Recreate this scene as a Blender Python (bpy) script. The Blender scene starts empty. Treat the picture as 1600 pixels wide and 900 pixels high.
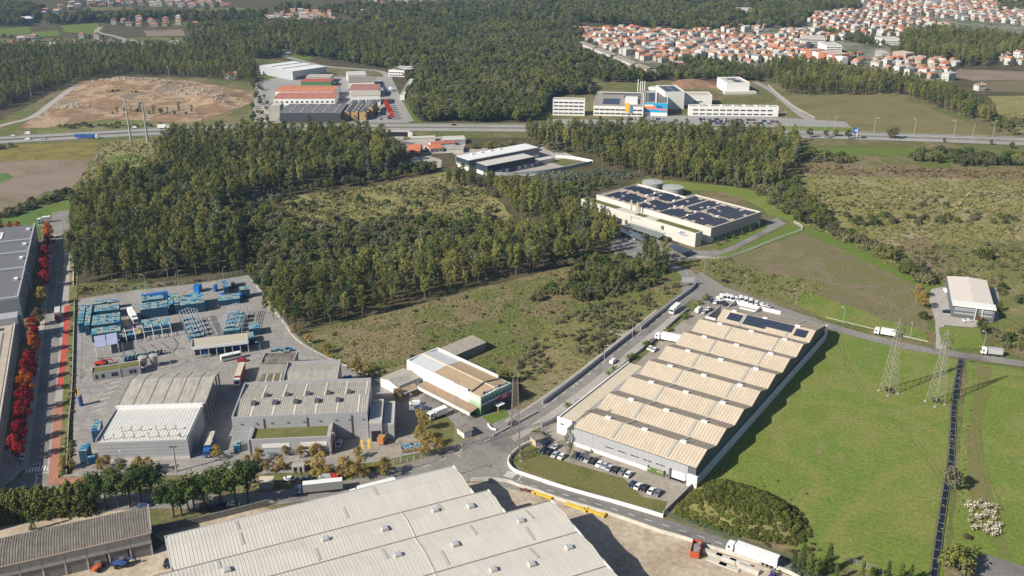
import bpy, bmesh, math, random
from mathutils import Vector, Matrix, noise
S = bpy.context.scene
C = S.collection
RND = random.Random(11)
PI = math.pi
# ---------------------------------------------------------------- camera, sky, sun, exposure
FPX, TH, CH = 1480.0, math.radians(21.8), 187.0
cam_d = bpy.data.cameras.new('camera'); cam = bpy.data.objects.new('camera', cam_d); C.objects.link(cam)
cam_d.sensor_width = 36.0; cam_d.lens = FPX / 1600 * 36.0
cam_d.clip_start = 1.0; cam_d.clip_end = 20000.0
cam.location = (0, 0, CH); cam.rotation_euler = (PI / 2 - TH, 0, 0)
S.camera = cam
SUN_EL, SH_AZ = math.radians(34.0), math.radians(30.5)      # shadows run towards azimuth 30.5 deg
wd = bpy.data.worlds.new('World'); S.world = wd; wd.use_nodes = True
nt = wd.node_tree; bg = nt.nodes['Background']; sky = nt.nodes.new('ShaderNodeTexSky')
sky.sky_type = 'NISHITA'; sky.sun_disc = False; sky.sun_elevation = SUN_EL
sky.sun_rotation = PI / 2 - (SH_AZ + PI)
nt.links.new(sky.outputs[0], bg.inputs[0]); bg.inputs[1].default_value = 0.062
sl = bpy.data.lights.new('sun', 'SUN'); sl.energy = 5.0; sl.angle = math.radians(0.53); sl.color = (1.0, 0.94, 0.83)
so = bpy.data.objects.new('sun', sl); C.objects.link(so)
sd = Vector((math.cos(SH_AZ) * math.cos(SUN_EL), math.sin(SH_AZ) * math.cos(SUN_EL), -math.sin(SUN_EL)))
so.rotation_euler = sd.to_track_quat('-Z', 'Y').to_euler(); so.location = (-300, -200, 400)
S.view_settings.view_transform = 'Standard'; S.view_settings.look = 'None'
S.view_settings.exposure = 0.47; S.view_settings.gamma = 1.0

# ---------------------------------------------------------------- pixel of the photograph -> point of the place
def G(u, v, z=0.0):
    x = (u - 800) / FPX; y = -(v - 450) / FPX
    d = Vector((x, math.cos(TH) + y * math.sin(TH), -math.sin(TH) + y * math.cos(TH)))
    t = (z - CH) / d.z
    return Vector((d.x * t, d.y * t, z))
def W(pts, z=0.0): return [G(u, v, z).xy for u, v in pts]

# ---------------------------------------------------------------- materials
MATS = {}
def mat(name, col, rough=0.8, var=0.12, scale=0.35, metal=0.0, fine=0.0, streak=None):
    """painted or built surface: one base colour with soft weathering of its own"""
    if name in MATS: return MATS[name]
    m = bpy.data.materials.new(name); m.use_nodes = True; MATS[name] = m
    n = m.node_tree; b = n.nodes['Principled BSDF']
    b.inputs['Roughness'].default_value = rough; b.inputs['Metallic'].default_value = metal
    if 'Specular IOR Level' in b.inputs: b.inputs['Specular IOR Level'].default_value = 0.3
    if var <= 0: b.inputs['Base Color'].default_value = (*col, 1); return m
    g = n.nodes.new('ShaderNodeNewGeometry'); tx = n.nodes.new('ShaderNodeTexNoise')
    tx.inputs['Scale'].default_value = scale; tx.inputs['Detail'].default_value = 6; tx.inputs['Roughness'].default_value = 0.65
    src = g.outputs['Position']
    if streak:
        tc = n.nodes.new('ShaderNodeTexCoord'); mp = n.nodes.new('ShaderNodeMapping'); mp.inputs['Scale'].default_value = streak
        n.links.new(tc.outputs['Object'], mp.inputs[0]); t3 = n.nodes.new('ShaderNodeTexNoise'); t3.inputs['Scale'].default_value = 1.0; t3.inputs['Detail'].default_value = 4
        n.links.new(mp.outputs[0], t3.inputs['Vector']); ad = n.nodes.new('ShaderNodeMath'); ad.operation = 'ADD'
    n.links.new(src, tx.inputs['Vector'])
    mr = n.nodes.new('ShaderNodeMapRange'); mr.inputs[1].default_value = 0.3; mr.inputs[2].default_value = 0.7
    mr.inputs[3].default_value = 1 - var; mr.inputs[4].default_value = 1 + var
    n.links.new(tx.outputs[0], mr.inputs[0])
    mx = n.nodes.new('ShaderNodeVectorMath'); mx.operation = 'SCALE'; mx.inputs[0].default_value = col
    if streak:
        hf = n.nodes.new('ShaderNodeMath'); hf.operation = 'MULTIPLY'; hf.inputs[1].default_value = .5
        n.links.new(tx.outputs[0], ad.inputs[0]); n.links.new(t3.outputs[0], ad.inputs[1]); n.links.new(ad.outputs[0], hf.inputs[0]); n.links.new(hf.outputs[0], mr.inputs[0])
        mr.inputs[1].default_value = .38; mr.inputs[2].default_value = .62
    n.links.new(mr.outputs[0], mx.inputs['Scale']); n.links.new(mx.outputs[0], b.inputs['Base Color'])
    return m
def gmat(name, cols, scale=0.03, fine=0.6, fvar=0.25, rough=0.95, furrow=None, detail=5.0, dist=0.6, lo=0.3, hi=0.7):
    """ground: several soil or plant colours mixed in patches, with fine mottling and optional furrows (angle, period, amount)"""
    m = bpy.data.materials.new(name); m.use_nodes = True; MATS[name] = m
    n = m.node_tree; b = n.nodes['Principled BSDF']; b.inputs['Roughness'].default_value = rough
    b.inputs['Specular IOR Level'].default_value = 0.1
    L = n.links.new
    g = n.nodes.new('ShaderNodeNewGeometry')
    t = n.nodes.new('ShaderNodeTexNoise'); t.inputs['Scale'].default_value = scale; t.inputs['Detail'].default_value = detail
    t.inputs['Roughness'].default_value = 0.62; t.inputs['Distortion'].default_value = dist
    L(g.outputs['Position'], t.inputs['Vector'])
    cr = n.nodes.new('ShaderNodeValToRGB'); el = cr.color_ramp.elements
    k = len(cols)
    for i, c in enumerate(cols):
        p = lo + (hi - lo) * i / max(1, k - 1)
        e = el[i] if i < 2 else el.new(p)
        e.position = p; e.color = (*c, 1)
    L(t.outputs[0], cr.inputs[0])
    f = n.nodes.new('ShaderNodeTexNoise'); f.inputs['Scale'].default_value = fine; f.inputs['Detail'].default_value = 4
    f.inputs['Roughness'].default_value = 0.7
    L(g.outputs['Position'], f.inputs['Vector'])
    mr = n.nodes.new('ShaderNodeMapRange'); mr.inputs[1].default_value = 0.3; mr.inputs[2].default_value = 0.7
    mr.inputs[3].default_value = 1 - fvar; mr.inputs[4].default_value = 1 + fvar; L(f.outputs[0], mr.inputs[0])
    sc = n.nodes.new('ShaderNodeVectorMath'); sc.operation = 'SCALE'; L(cr.outputs[0], sc.inputs[0]); L(mr.outputs[0], sc.inputs['Scale'])
    out = sc.outputs[0]; hgt = f.outputs[0]
    if furrow:
        ang, per, am = furrow
        mp = n.nodes.new('ShaderNodeMapping'); mp.inputs['Rotation'].default_value = (0, 0, -ang); L(g.outputs['Position'], mp.inputs[0])
        wv = n.nodes.new('ShaderNodeTexWave'); wv.bands_direction = 'Y'; wv.inputs['Scale'].default_value = 2 * PI / per / 20 * 1.0
        wv.inputs['Distortion'].default_value = 1.5; wv.inputs['Detail'].default_value = 2; wv.inputs['Detail Scale'].default_value = 0.3
        L(mp.outputs[0], wv.inputs['Vector'])
        m2 = n.nodes.new('ShaderNodeMapRange'); m2.inputs[3].default_value = 1 - am; m2.inputs[4].default_value = 1 + am; L(wv.outputs[1], m2.inputs[0])
        s2 = n.nodes.new('ShaderNodeVectorMath'); s2.operation = 'SCALE'; L(out, s2.inputs[0]); L(m2.outputs[0], s2.inputs['Scale']); out = s2.outputs[0]
    L(out, b.inputs['Base Color'])
    bp = n.nodes.new('ShaderNodeBump'); bp.inputs['Strength'].default_value = 0.5; bp.inputs['Distance'].default_value = 0.35
    L(hgt, bp.inputs['Height']); L(bp.outputs[0], b.inputs['Normal'])
    return m
def leafmat(name, ca, cb, patch=0.02, trans=0.13):
    """foliage: colour differs from plant to plant, from stand to stand and from leaf clump to leaf clump"""
    m = bpy.data.materials.new(name); m.use_nodes = True; MATS[name] = m
    n = m.node_tree; n.nodes.remove(n.nodes['Principled BSDF']); L = n.links.new
    oi = n.nodes.new('ShaderNodeObjectInfo'); g = n.nodes.new('ShaderNodeNewGeometry')
    t = n.nodes.new('ShaderNodeTexNoise'); t.inputs['Scale'].default_value = patch; t.inputs['Detail'].default_value = 3
    L(g.outputs['Position'], t.inputs['Vector'])
    t2 = n.nodes.new('ShaderNodeTexNoise'); t2.inputs['Scale'].default_value = 0.45; t2.inputs['Detail'].default_value = 2
    L(g.outputs['Position'], t2.inputs['Vector'])
    a = n.nodes.new('ShaderNodeMath'); a.operation = 'MULTIPLY_ADD'; a.inputs[1].default_value = 0.75; L(oi.outputs['Random'], a.inputs[0]); tw = n.nodes.new('ShaderNodeMath'); tw.operation = 'MULTIPLY_ADD'; tw.inputs[1].default_value = 2.2; tw.inputs[2].default_value = -.6; L(t.outputs[0], tw.inputs[0]); L(tw.outputs[0], a.inputs[2])
    a2 = n.nodes.new('ShaderNodeMath'); a2.operation = 'MULTIPLY_ADD'; a2.inputs[1].default_value = 0.9; L(t2.outputs[0], a2.inputs[0]); L(a.outputs[0], a2.inputs[2])
    mr = n.nodes.new('ShaderNodeMapRange'); mr.inputs[1].default_value = 0.85; mr.inputs[2].default_value = 1.8; L(a2.outputs[0], mr.inputs[0])
    mx = n.nodes.new('ShaderNodeMix'); mx.data_type = 'RGBA'; mx.inputs[6].default_value = (*ca, 1); mx.inputs[7].default_value = (*cb, 1)
    L(mr.outputs[0], mx.inputs[0])
    d = n.nodes.new('ShaderNodeBsdfDiffuse'); tr = n.nodes.new('ShaderNodeBsdfTranslucent'); ms = n.nodes.new('ShaderNodeMixShader')
    ms.inputs[0].default_value = trans; L(mx.outputs[2], d.inputs[0]); L(mx.outputs[2], tr.inputs[0]); L(d.outputs[0], ms.inputs[1]); L(tr.outputs[0], ms.inputs[2])
    L(ms.outputs[0], n.nodes['Material Output'].inputs[0])
    return m

# ---------------------------------------------------------------- mesh builder
def area2(p): return sum(p[i][0] * p[(i + 1) % len(p)][1] - p[(i + 1) % len(p)][0] * p[i][1] for i in range(len(p)))
class MB:
    def __init__(s): s.v = []; s.f = []; s.mi = []
    def add(s, vs, fs, m=0):
        k = len(s.v); s.v += [tuple(p) for p in vs]
        for f in fs: s.f.append(tuple(i + k for i in f)); s.mi.append(m)
    def prism(s, poly, z0, z1, m=0, top=None):
        if area2(poly) < 0: poly = list(poly)[::-1]
        n = len(poly)
        s.add([(p[0], p[1], z0) for p in poly] + [(p[0], p[1], z1) for p in poly],
              [tuple(range(n))[::-1]] + [(i, (i + 1) % n, (i + 1) % n + n, i + n) for i in range(n)], m)
        k = len(s.v) - n; s.f.append(tuple(range(k, k + n))); s.mi.append(m if top is None else top)
    def flat(s, poly, z, m=0):
        if area2(poly) < 0: poly = list(poly)[::-1]
        s.add([(p[0], p[1], z) for p in poly], [tuple(range(len(poly)))], m)
    def box(s, x0, y0, z0, x1, y1, z1, m=0, top=None):
        x0, x1 = min(x0, x1), max(x0, x1); y0, y1 = min(y0, y1), max(y0, y1)
        s.prism([(x0, y0), (x1, y0), (x1, y1), (x0, y1)], z0, z1, m, top)
    def hexa(s, p, m=0):      # 8 points: 4 below, 4 above, same order (counter-clockwise seen from above)
        s.add(p, [(3, 2, 1, 0), (4, 5, 6, 7), (0, 1, 5, 4), (1, 2, 6, 5), (2, 3, 7, 6), (3, 0, 4, 7)], m)
    def bar(s, a, b, w=0.1, h=None, m=0, up=(0, 0, 1)):
        h = w if h is None else h
        a = Vector(a); b = Vector(b); d = (b - a)
        if d.length < 1e-6: return
        d.normalize(); u = Vector(up)
        if abs(d.dot(u)) > 0.95: u = Vector((1, 0, 0))
        r = d.cross(u).normalized() * (w / 2); q = r.cross(d).normalized() * (h / 2)
        s.hexa([a - r - q, a + r - q, b + r - q, b - r - q, a - r + q, a + r + q, b + r + q, b - r + q], m)
    def tube(s, a, b, r0, r1=None, n=8, m=0, cap=True):
        r1 = r0 if r1 is None else r1
        a = Vector(a); b = Vector(b); d = (b - a).normalized(); u = Vector((0, 0, 1)) if abs(d.z) < 0.9 else Vector((1, 0, 0))
        x = d.cross(u).normalized(); y = d.cross(x)
        vs = [a + (x * math.cos(2 * PI * i / n) + y * math.sin(2 * PI * i / n)) * r0 for i in range(n)] + \
             [b + (x * math.cos(2 * PI * i / n) + y * math.sin(2 * PI * i / n)) * r1 for i in range(n)]
        fs = [(i, (i + 1) % n, (i + 1) % n + n, i + n) for i in range(n)]
        if cap: fs += [tuple(range(n))[::-1], tuple(range(n, 2 * n))]
        s.add(vs, fs, m)
    def mesh(s, name, mats):
        me = bpy.data.meshes.new(name); me.from_pydata(s.v, [], s.f)
        for m in (mats if isinstance(mats, (list, tuple)) else [mats]): me.materials.append(m)
        if any(s.mi): me.polygons.foreach_set('material_index', s.mi)
        me.update(); return me
    def build(s, name, mats, parent=None, **kw):
        return link(name, s.mesh(name, mats), parent, **kw)
def link(name, me, parent=None, loc=None, rz=0.0, kind=None, label=None, cat=None, group=None):
    o = bpy.data.objects.new(name, me); C.objects.link(o)
    if parent: o.parent = parent
    if loc is not None: o.location = loc
    if rz: o.rotation_euler = (0, 0, rz)
    if kind: o['kind'] = kind
    if label: o['label'] = label
    if cat: o['category'] = cat
    if group: o['group'] = group
    return o
def thing(name, label, cat, loc=(0, 0, 0), rz=0.0, group=None):
    return link(name, None, None, loc, rz, None, label, cat, group)
KIDS = {}
def dup(root, loc, rz=0.0, label=None, group=None, scale=None):
    if root.name not in KIDS: KIDS[root.name] = [(c, list(c.children)) for c in root.children]
    r = root.copy(); C.objects.link(r); r.location = loc; r.rotation_euler = (0, 0, rz)
    if label: r['label'] = label
    if group: r['group'] = group
    if scale: r.scale = scale
    for ch, gs in KIDS[root.name]:
        c = ch.copy(); C.objects.link(c); c.parent = r
        for g in gs:
            d = g.copy(); C.objects.link(d); d.parent = c
    return r
ORD = 'first second third fourth fifth sixth seventh eighth ninth tenth eleventh twelfth thirteenth fourteenth fifteenth sixteenth seventeenth eighteenth nineteenth twentieth'.split()

class FR:
    """a building's own frame: A front corner, B the next along its front, C the back corner above A, pixels of corners at height h"""
    def __init__(s, A=None, B=None, Cc=None, h=0.0, o=None, ang=None, w=0, d=0):
        if A is not None:
            a, b, c = G(*A, h).xy, G(*B, h).xy, G(*Cc, h).xy
            s.w = (b - a).length; x = (b - a) / s.w; s.o = a; s.ang = math.atan2(x.y, x.x)
        else:
            s.o = Vector(o); s.ang = ang; s.w = w; x = Vector((math.cos(ang), math.sin(ang))); c = None
        s.x = x; s.y = Vector((-x.y, x.x)); s.d = (c - s.o).dot(s.y) if c is not None else d
        s.h = h
    def loc(s, u, v, z=0.0):
        p = G(u, v, z).xy - s.o; return (p.dot(s.x), p.dot(s.y))
    def world(s, x, y): return s.o + s.x * x + s.y * y
    def root(s, name, label, cat='building', group=None):
        return thing(name, label, cat, (s.o.x, s.o.y, 0), s.ang, group)
def ax(axis, t, s_, z): return (s_, t, z) if axis == 'x' else (t, s_, z)
def body(parent, axis, prof, s0, s1, m, z0=0.0, name='wall'):
    """walls of a shed: the closed outline under the roof profile run along one axis"""
    mb = MB(); prof = list(prof)
    poly = [(prof[0][0], z0)] + [(t, z) for t, z in prof] + [(prof[-1][0], z0)]
    n = len(poly)
    vs = [ax(axis, t, s0, z) for t, z in poly] + [ax(axis, t, s1, z) for t, z in poly]
    fs = [tuple(range(n)), tuple(range(n, 2 * n))[::-1]] + [((i + 1) % n, i, i + n, (i + 1) % n + n) for i in range(n)]
    if axis == 'x': fs = [f[::-1] for f in fs]
    mb.add(vs, fs); return mb.build(name, m, parent)
def roof(parent, axis, prof, s0, s1, mats, th=0.18, over=0.25, seam=1.0, seamm=None, name='roof', sw=0.16, sh=0.1):
    """one sheet of roofing per slope, each a part, with its standing seams as real ribs"""
    prof = list(prof); res = []
    for i in range(len(prof) - 1):
        (t0, z0), (t1, z1) = prof[i], prof[i + 1]
        if abs(t1 - t0) < 0.05: continue
        sgn = 1 if t1 > t0 else -1
        o0 = over if i == 0 else 0; o1 = over if i == len(prof) - 2 else 0
        k = (z1 - z0) / (t1 - t0)
        a0, b0 = t0 - o0 * sgn, z0 - k * o0 * sgn; a1, b1 = t1 + o1 * sgn, z1 + k * o1 * sgn
        m = mats[i % len(mats)] if isinstance(mats, (list, tuple)) else mats
        mb = MB(); ea, eb = s0 - over, s1 + over
        def P(t, s_, z): return ax(axis, t, s_, z)
        lo, hi = 0.02, 0.02 + th
        q = [P(a0, ea, b0 + lo), P(a0, eb, b0 + lo), P(a1, eb, b1 + lo), P(a1, ea, b1 + lo), P(a0, ea, b0 + hi), P(a0, eb, b0 + hi), P(a1, eb, b1 + hi), P(a1, ea, b1 + hi)]
        if (axis == 'y') == (sgn > 0): q = [q[0], q[3], q[2], q[1], q[4], q[7], q[6], q[5]]
        mb.hexa(q)
        r = mb.build(name, m, parent); res.append(r)
        if seam:
            sb = MB(); n = int((eb - ea) / seam)
            for j in range(n + 1):
                sx = ea + 0.1 + j * (eb - ea - 0.2) / n
                pa = Vector(P(a0, sx, b0 + hi)); pb = Vector(P(a1, sx, b1 + hi)); e = Vector(P(0, sw / 2, 0)); u = Vector((0, 0, sh))
                sb.add([pa - e, pa + e, pb + e, pb - e, pa - e + u, pa + e + u, pb + e + u, pb - e + u], [(4, 5, 6, 7), (0, 1, 5, 4), (2, 3, 7, 6), (1, 2, 6, 5), (3, 0, 4, 7)])
            sb.build('roof_seam', seamm or m, r, kind='stuff')
    return res
def zon(prof, t):
    for (a, za), (b, zb) in zip(prof, prof[1:]):
        if a <= t <= b: return za + (zb - za) * (t - a) / max(1e-6, b - a)
    return prof[-1][1]
def gables(t0, t1, n, h, rise, f=0.5):
    p = [(t0, h)]; w = (t1 - t0) / n
    for i in range(n): p += [(t0 + w * (i + f), h + rise), (t0 + w * (i + 1), h)]
    return p
MC = {}
def cmesh(key, fn):
    if key not in MC: MC[key] = fn()
    return MC[key]
def bx(name, parent, x0, y0, z0, x1, y1, z1, m, **kw):
    mb = MB(); mb.box(x0, y0, z0, x1, y1, z1); return mb.build(name, m, parent, **kw)
def parapet(parent, x0, y0, x1, y1, z0, z1, m, t=0.35, sides='fblr'):
    for k in sides:
        mb = MB()
        if k == 'f': mb.box(x0, y0 - .02, z0, x1, y0 + t, z1)
        if k == 'b': mb.box(x0, y1 - t, z0, x1, y1 + .02, z1)
        if k == 'l': mb.box(x0 - .03, y0 + t + .03, z0, x0 + t, y1 - t - .03, z1 + .02)
        if k == 'r': mb.box(x1 - t, y0 + t + .03, z0, x1 + .03, y1 - t - .03, z1 + .02)
        mb.build('parapet', m, parent)
def windows(parent, face, fixed, alongs, z0, h, w, glass, framem=None, name='window'):
    """windows of one size in a wall; face f/b: wall at y=fixed, l/r: wall at x=fixed"""
    def mk():
        mb = MB(); mb.box(-w / 2, -.05, 0, w / 2, .05, h, 0)
        if framem is not None:
            for a, b, c, d in ((-w / 2 - .08, -.09, w / 2 + .08, 0), (-w / 2 - .08, h, w / 2 + .08, h + .09)): mb.box(a, -.09, b, c, .09, d, 1)
            for a in (-w / 2 - .08, w / 2, -.04): mb.box(a, -.085, 0, a + .08, .085, h, 1)
        return mb.mesh(name, [glass] + ([framem] if framem is not None else []))
    me = cmesh((name, w, h, glass.name, framem.name if framem else ''), mk)
    for t in alongs:
        if face in 'fb': link(name, me, parent, (t, fixed, z0))
        else: link(name, me, parent, (fixed, t, z0), PI / 2)

# colours
white = mat('white_render', (.74, .73, .70), .7, .06); white2 = mat('white_metal', (.72, .72, .71), .5, .05)
cream = mat('cream_panel', (.53, .51, .465), .6, .05)
conc = mat('concrete', (.36, .34, .31), .9, .18, .5); conc_l = mat('pale_concrete', (.50, .47, .42), .9, .15, .4); conc_d = mat('stained_concrete', (.20, .19, .175), .9, .3, .6)
grey_wall = mat('grey_cladding', (.36, .36, .375), .6, .05); grey_d = mat('dark_grey_cladding', (.11, .115, .125), .55, .1)
navy = mat('dark_blue_cladding', (.035, .05, .07), .5, .1)
glass = mat('dark_glass', (.03, .04, .055), .15, 0); glassb = mat('blue_glass', (.05, .09, .14), .15, 0)
black = mat('black_rubber', (.02, .02, .02), .8, 0); steel = mat('galvanised_steel', (.42, .43, .42), .5, .08, metal=.3)
dark_gap = mat('dark_interior', (.02, .02, .022), .9, 0)
solar = mat('solar_cell', (.035, .045, .075), .3, .25, 1.5)
orange_tile = mat('orange_roof_tile', (.52, .17, .08), .9, .25, .6); red_tile = mat('red_roof_tile', (.40, .12, .08), .9, .25, .6); brown_tile = mat('brown_roof_tile', (.27, .17, .115), .9, .3, .6)
# ================================================================ GROUND
def inside(p, poly):
    x, y = p; r = False; n = len(poly); j = n - 1
    for i in range(n):
        xi, yi = poly[i]; xj, yj = poly[j]
        if (yi > y) != (yj > y) and x < (xj - xi) * (y - yi) / (yj - yi) + xi: r = not r
        j = i
    return r
def segd(p, a, b):
    ax_, ay = a; bx_, by = b; dx, dy = bx_ - ax_, by - ay; q = dx * dx + dy * dy
    t = 0 if q == 0 else max(0, min(1, ((p[0] - ax_) * dx + (p[1] - ay) * dy) / q))
    return math.hypot(p[0] - ax_ - t * dx, p[1] - ay - t * dy)
def polyd(p, poly): return min(segd(p, poly[i], poly[(i + 1) % len(poly)]) for i in range(len(poly)))
def ragged(poly, step=5.0, amp=1.0):
    out = []
    for i in range(len(poly)):
        a = Vector(poly[i]); b = Vector(poly[(i + 1) % len(poly)]); L = (b - a).length; n = max(1, int(L / step))
        nrm = Vector((-(b - a).y, (b - a).x)) / max(L, 1e-6)
        for k in range(n):
            p = a.lerp(b, k / n); w = noise.noise(Vector((p.x * .09, p.y * .09, 3))) + .5 * noise.noise(Vector((p.x * .3, p.y * .3, 7)))
            out.append(tuple(p + nrm * w * amp))
    return out
def zone(name, pts, m, lay, rag=0.0, wpts=None):
    poly = wpts or W(pts)
    if rag: poly = ragged(poly, 4.0 + rag, rag)
    mb = MB(); mb.flat(poly, 0.03 * lay); return mb.build(name, m, kind='structure')
def spline(pts, n=8):
    P = [Vector(p) for p in pts]; P = [P[0] * 2 - P[1]] + P + [P[-1] * 2 - P[-2]]; out = []
    for i in range(1, len(P) - 2):
        a, b, c, d = P[i - 1:i + 3]
        for k in range(n):
            t = k / n
            out.append(.5 * ((2 * b) + (c - a) * t + (2 * a - 5 * b + 4 * c - d) * t * t + (3 * b - a - 3 * c + d) * t ** 3))
    out.append(P[-2]); return out
def offs(line, o):
    res = []
    for i, p in enumerate(line):
        a = line[max(0, i - 1)]; b = line[min(len(line) - 1, i + 1)]; d = (b - a).normalized()
        res.append(p + Vector((-d.y, d.x)) * o)
    return res
def strip(line, o0, o1, z0, z1=None, m=None, name=None, kind='structure', parent=None, mb=None, label=None, cat=None):
    """a sheet (z1 None) or a raised strip between two offsets of a line"""
    A = offs(line, o0); B = offs(line, o1); own = mb is None; mb = mb or MB(); n = len(line)
    if o0 < o1: A, B = B, A
    if z1 is None:
        vs = [(p.x, p.y, z0) for p in A] + [(p.x, p.y, z0) for p in B]
        mb.add(vs, [(i + n, i + n + 1, i + 1, i)[::-1] for i in range(n - 1)])
    else:
        vs = [(p.x, p.y, z0) for p in A] + [(p.x, p.y, z0) for p in B] + [(p.x, p.y, z1) for p in A] + [(p.x, p.y, z1) for p in B]
        fs = []
        for i in range(n - 1):
            fs += [(i + 2 * n, i + 1 + 2 * n, i + 1 + 3 * n, i + 3 * n)[::-1], (i, i + 1, i + 1 + 2 * n, i + 2 * n), (i + n, i + n + 1, i + 1 + 3 * n, i + 3 * n)[::-1]]
        fs += [(0, n, 3 * n, 2 * n)[::-1], (n - 1, 2 * n - 1, 4 * n - 1, 3 * n - 1)]
        mb.add(vs, fs)
    if own: return mb.build(name, m, parent, kind=kind, label=label, cat=cat)
def line_px(pts, n=8): return spline([G(u, v).xy for u, v in pts], n)
def walk(line, step, off=0.0, start=0.0):
    """points every STEP metres along a line: (position, direction)"""
    out = []; acc = start; s = 0.0
    for a, b in zip(line, line[1:]):
        L = (b - a).length; d = (b - a) / max(L, 1e-9)
        while acc <= s + L:
            p = a + d * (acc - s); out.append((p + Vector((-d.y, d.x)) * off, d)); acc += step
        s += L
    return out
def dashes(name, line, off, z, dash, gap, w, m, s0=0, s1=1e9):
    mb = MB(); k = 0
    for p, d in walk(line, dash + gap, off):
        k += 1; s_ = k * (dash + gap)
        if s_ < s0 or s_ > s1: continue
        q = Vector((-d.y, d.x)) * w / 2; e = p + d * dash
        mb.add([(*(p - q), z), (*(e - q), z), (*(e + q), z), (*(p + q), z)], [(0, 1, 2, 3)])
    return mb.build(name, m, kind='structure')

asphalt = gmat('asphalt', [(.19, .178, .165), (.25, .235, .215), (.215, .20, .185), (.15, .14, .13)], .05, .9, .2)
asphalt_d = gmat('worn_asphalt', [(.13, .125, .12), (.20, .19, .18), (.165, .155, .145)], .06, .9, .15)
motor_m = gmat('motorway_asphalt', [(.27, .26, .25), (.33, .315, .30)], .02, .3, .08)
yardm = gmat('yard_paving', [(.18, .17, .16), (.30, .28, .26), (.25, .235, .22), (.32, .30, .28), (.21, .20, .185)], .05, .5, .18)
yard2 = gmat('dusty_paving', [(.22, .195, .165), (.32, .285, .24), (.27, .235, .195)], .06, .6, .18)
pave = gmat('pavement_slabs', [(.34, .31, .28), (.42, .39, .35)], .2, 1.2, .12)
redp = gmat('red_path', [(.34, .16, .11), (.42, .20, .14)], .2, 1.0, .15)
redl = gmat('red_lane_paint', [(.42, .075, .055), (.50, .10, .075)], .3, 1.0, .08)
paint = mat('road_paint', (.72, .71, .68), .7, .12, 1.5); paint_y = mat('yellow_paint', (.62, .42, .06), .7, .2, 1.5)
sand = gmat('dusty_ground', [(.30, .23, .16), (.46, .39, .30), (.38, .31, .23), (.27, .20, .13)], .05, .5, .22, lo=.3, hi=.7)
scrub = gmat('scrub_ground', [(.10, .12, .035), (.19, .17, .07), (.13, .15, .045), (.23, .19, .10), (.12, .135, .04)], .022, .45, .35)
rough = gmat('rough_grass', [(.15, .13, .06), (.115, .14, .04), (.21, .165, .095), (.13, .125, .05), (.11, .14, .035), (.20, .15, .085), (.10, .135, .03)], .018, .5, .4)
forestf = gmat('forest_floor', [(.05, .055, .022), (.09, .08, .04), (.12, .095, .055)], .05, .5, .3)
lush = gmat('meadow_grass', [(.11, .165, .03), (.155, .20, .042), (.14, .185, .036), (.19, .205, .058), (.13, .19, .034), (.22, .20, .088), (.14, .18, .036)], .016, .8, .3, furrow=(-.55, 3.2, .025), lo=.3, hi=.72)
lawn = gmat('mown_lawn', [(.10, .115, .03), (.155, .15, .055), (.125, .13, .04)], .05, .8, .2)
bright = gmat('bright_grass', [(.10, .15, .028), (.125, .17, .036), (.11, .15, .03)], .04, .8, .15)
crop = gmat('leafy_crop', [(.07, .13, .03), (.11, .17, .045), (.085, .14, .035)], .1, .9, .45, furrow=(.35, 2.2, .25))
plough = gmat('ploughed_soil', [(.19, .145, .11), (.25, .195, .15), (.21, .165, .12), (.12, .125, .05)], .02, .5, .18, furrow=(.75, 3.0, .08), lo=.3, hi=.75)
brownf = gmat('stubble_field', [(.135, .13, .055), (.18, .145, .09), (.15, .145, .06), (.20, .16, .105), (.13, .135, .05)], .03, .8, .35, furrow=(-.2, 2.5, .08))
weedy = gmat('yellow_weeds', [(.16, .16, .04), (.23, .19, .05), (.17, .135, .05), (.13, .15, .03)], .08, .7, .3)
marsh = gmat('marsh_grass', [(.15, .15, .05), (.25, .225, .09), (.20, .19, .065), (.30, .25, .15), (.17, .165, .055)], .03, .45, .35)
marshb = gmat('dry_brown_grass', [(.17, .12, .075), (.21, .155, .10), (.15, .12, .06)], .05, .6, .3)
earth = gmat('dug_earth', [(.12, .075, .05), (.30, .19, .11), (.22, .14, .09), (.40, .29, .18), (.20, .15, .11), (.30, .25, .20)], .022, .25, .25, lo=.28, hi=.72, dist=1.2)
clearing = gmat('pale_clearing', [(.15, .15, .05), (.26, .23, .10), (.20, .19, .065), (.30, .25, .14)], .05, .5, .3)

# the ground sheet, out past the horizon
mb = MB(); N = 48
for r0, r1 in ((0, 2600), (2600, 9000)):
    for i in range(N):
        a, b = 2 * PI * i / N, 2 * PI * (i + 1) / N
        q = [(r1 * math.cos(a), 900 + r1 * math.sin(a), 0), (r1 * math.cos(b), 900 + r1 * math.sin(b), 0)]
        if r0: mb.add([(r0 * math.cos(a), 900 + r0 * math.sin(a), 0)] + q + [(r0 * math.cos(b), 900 + r0 * math.sin(b), 0)], [(0, 1, 2, 3)])
        else: mb.add([(0, 900, 0)] + q, [(0, 1, 2)])
mb.build('ground', rough, kind='structure')

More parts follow.
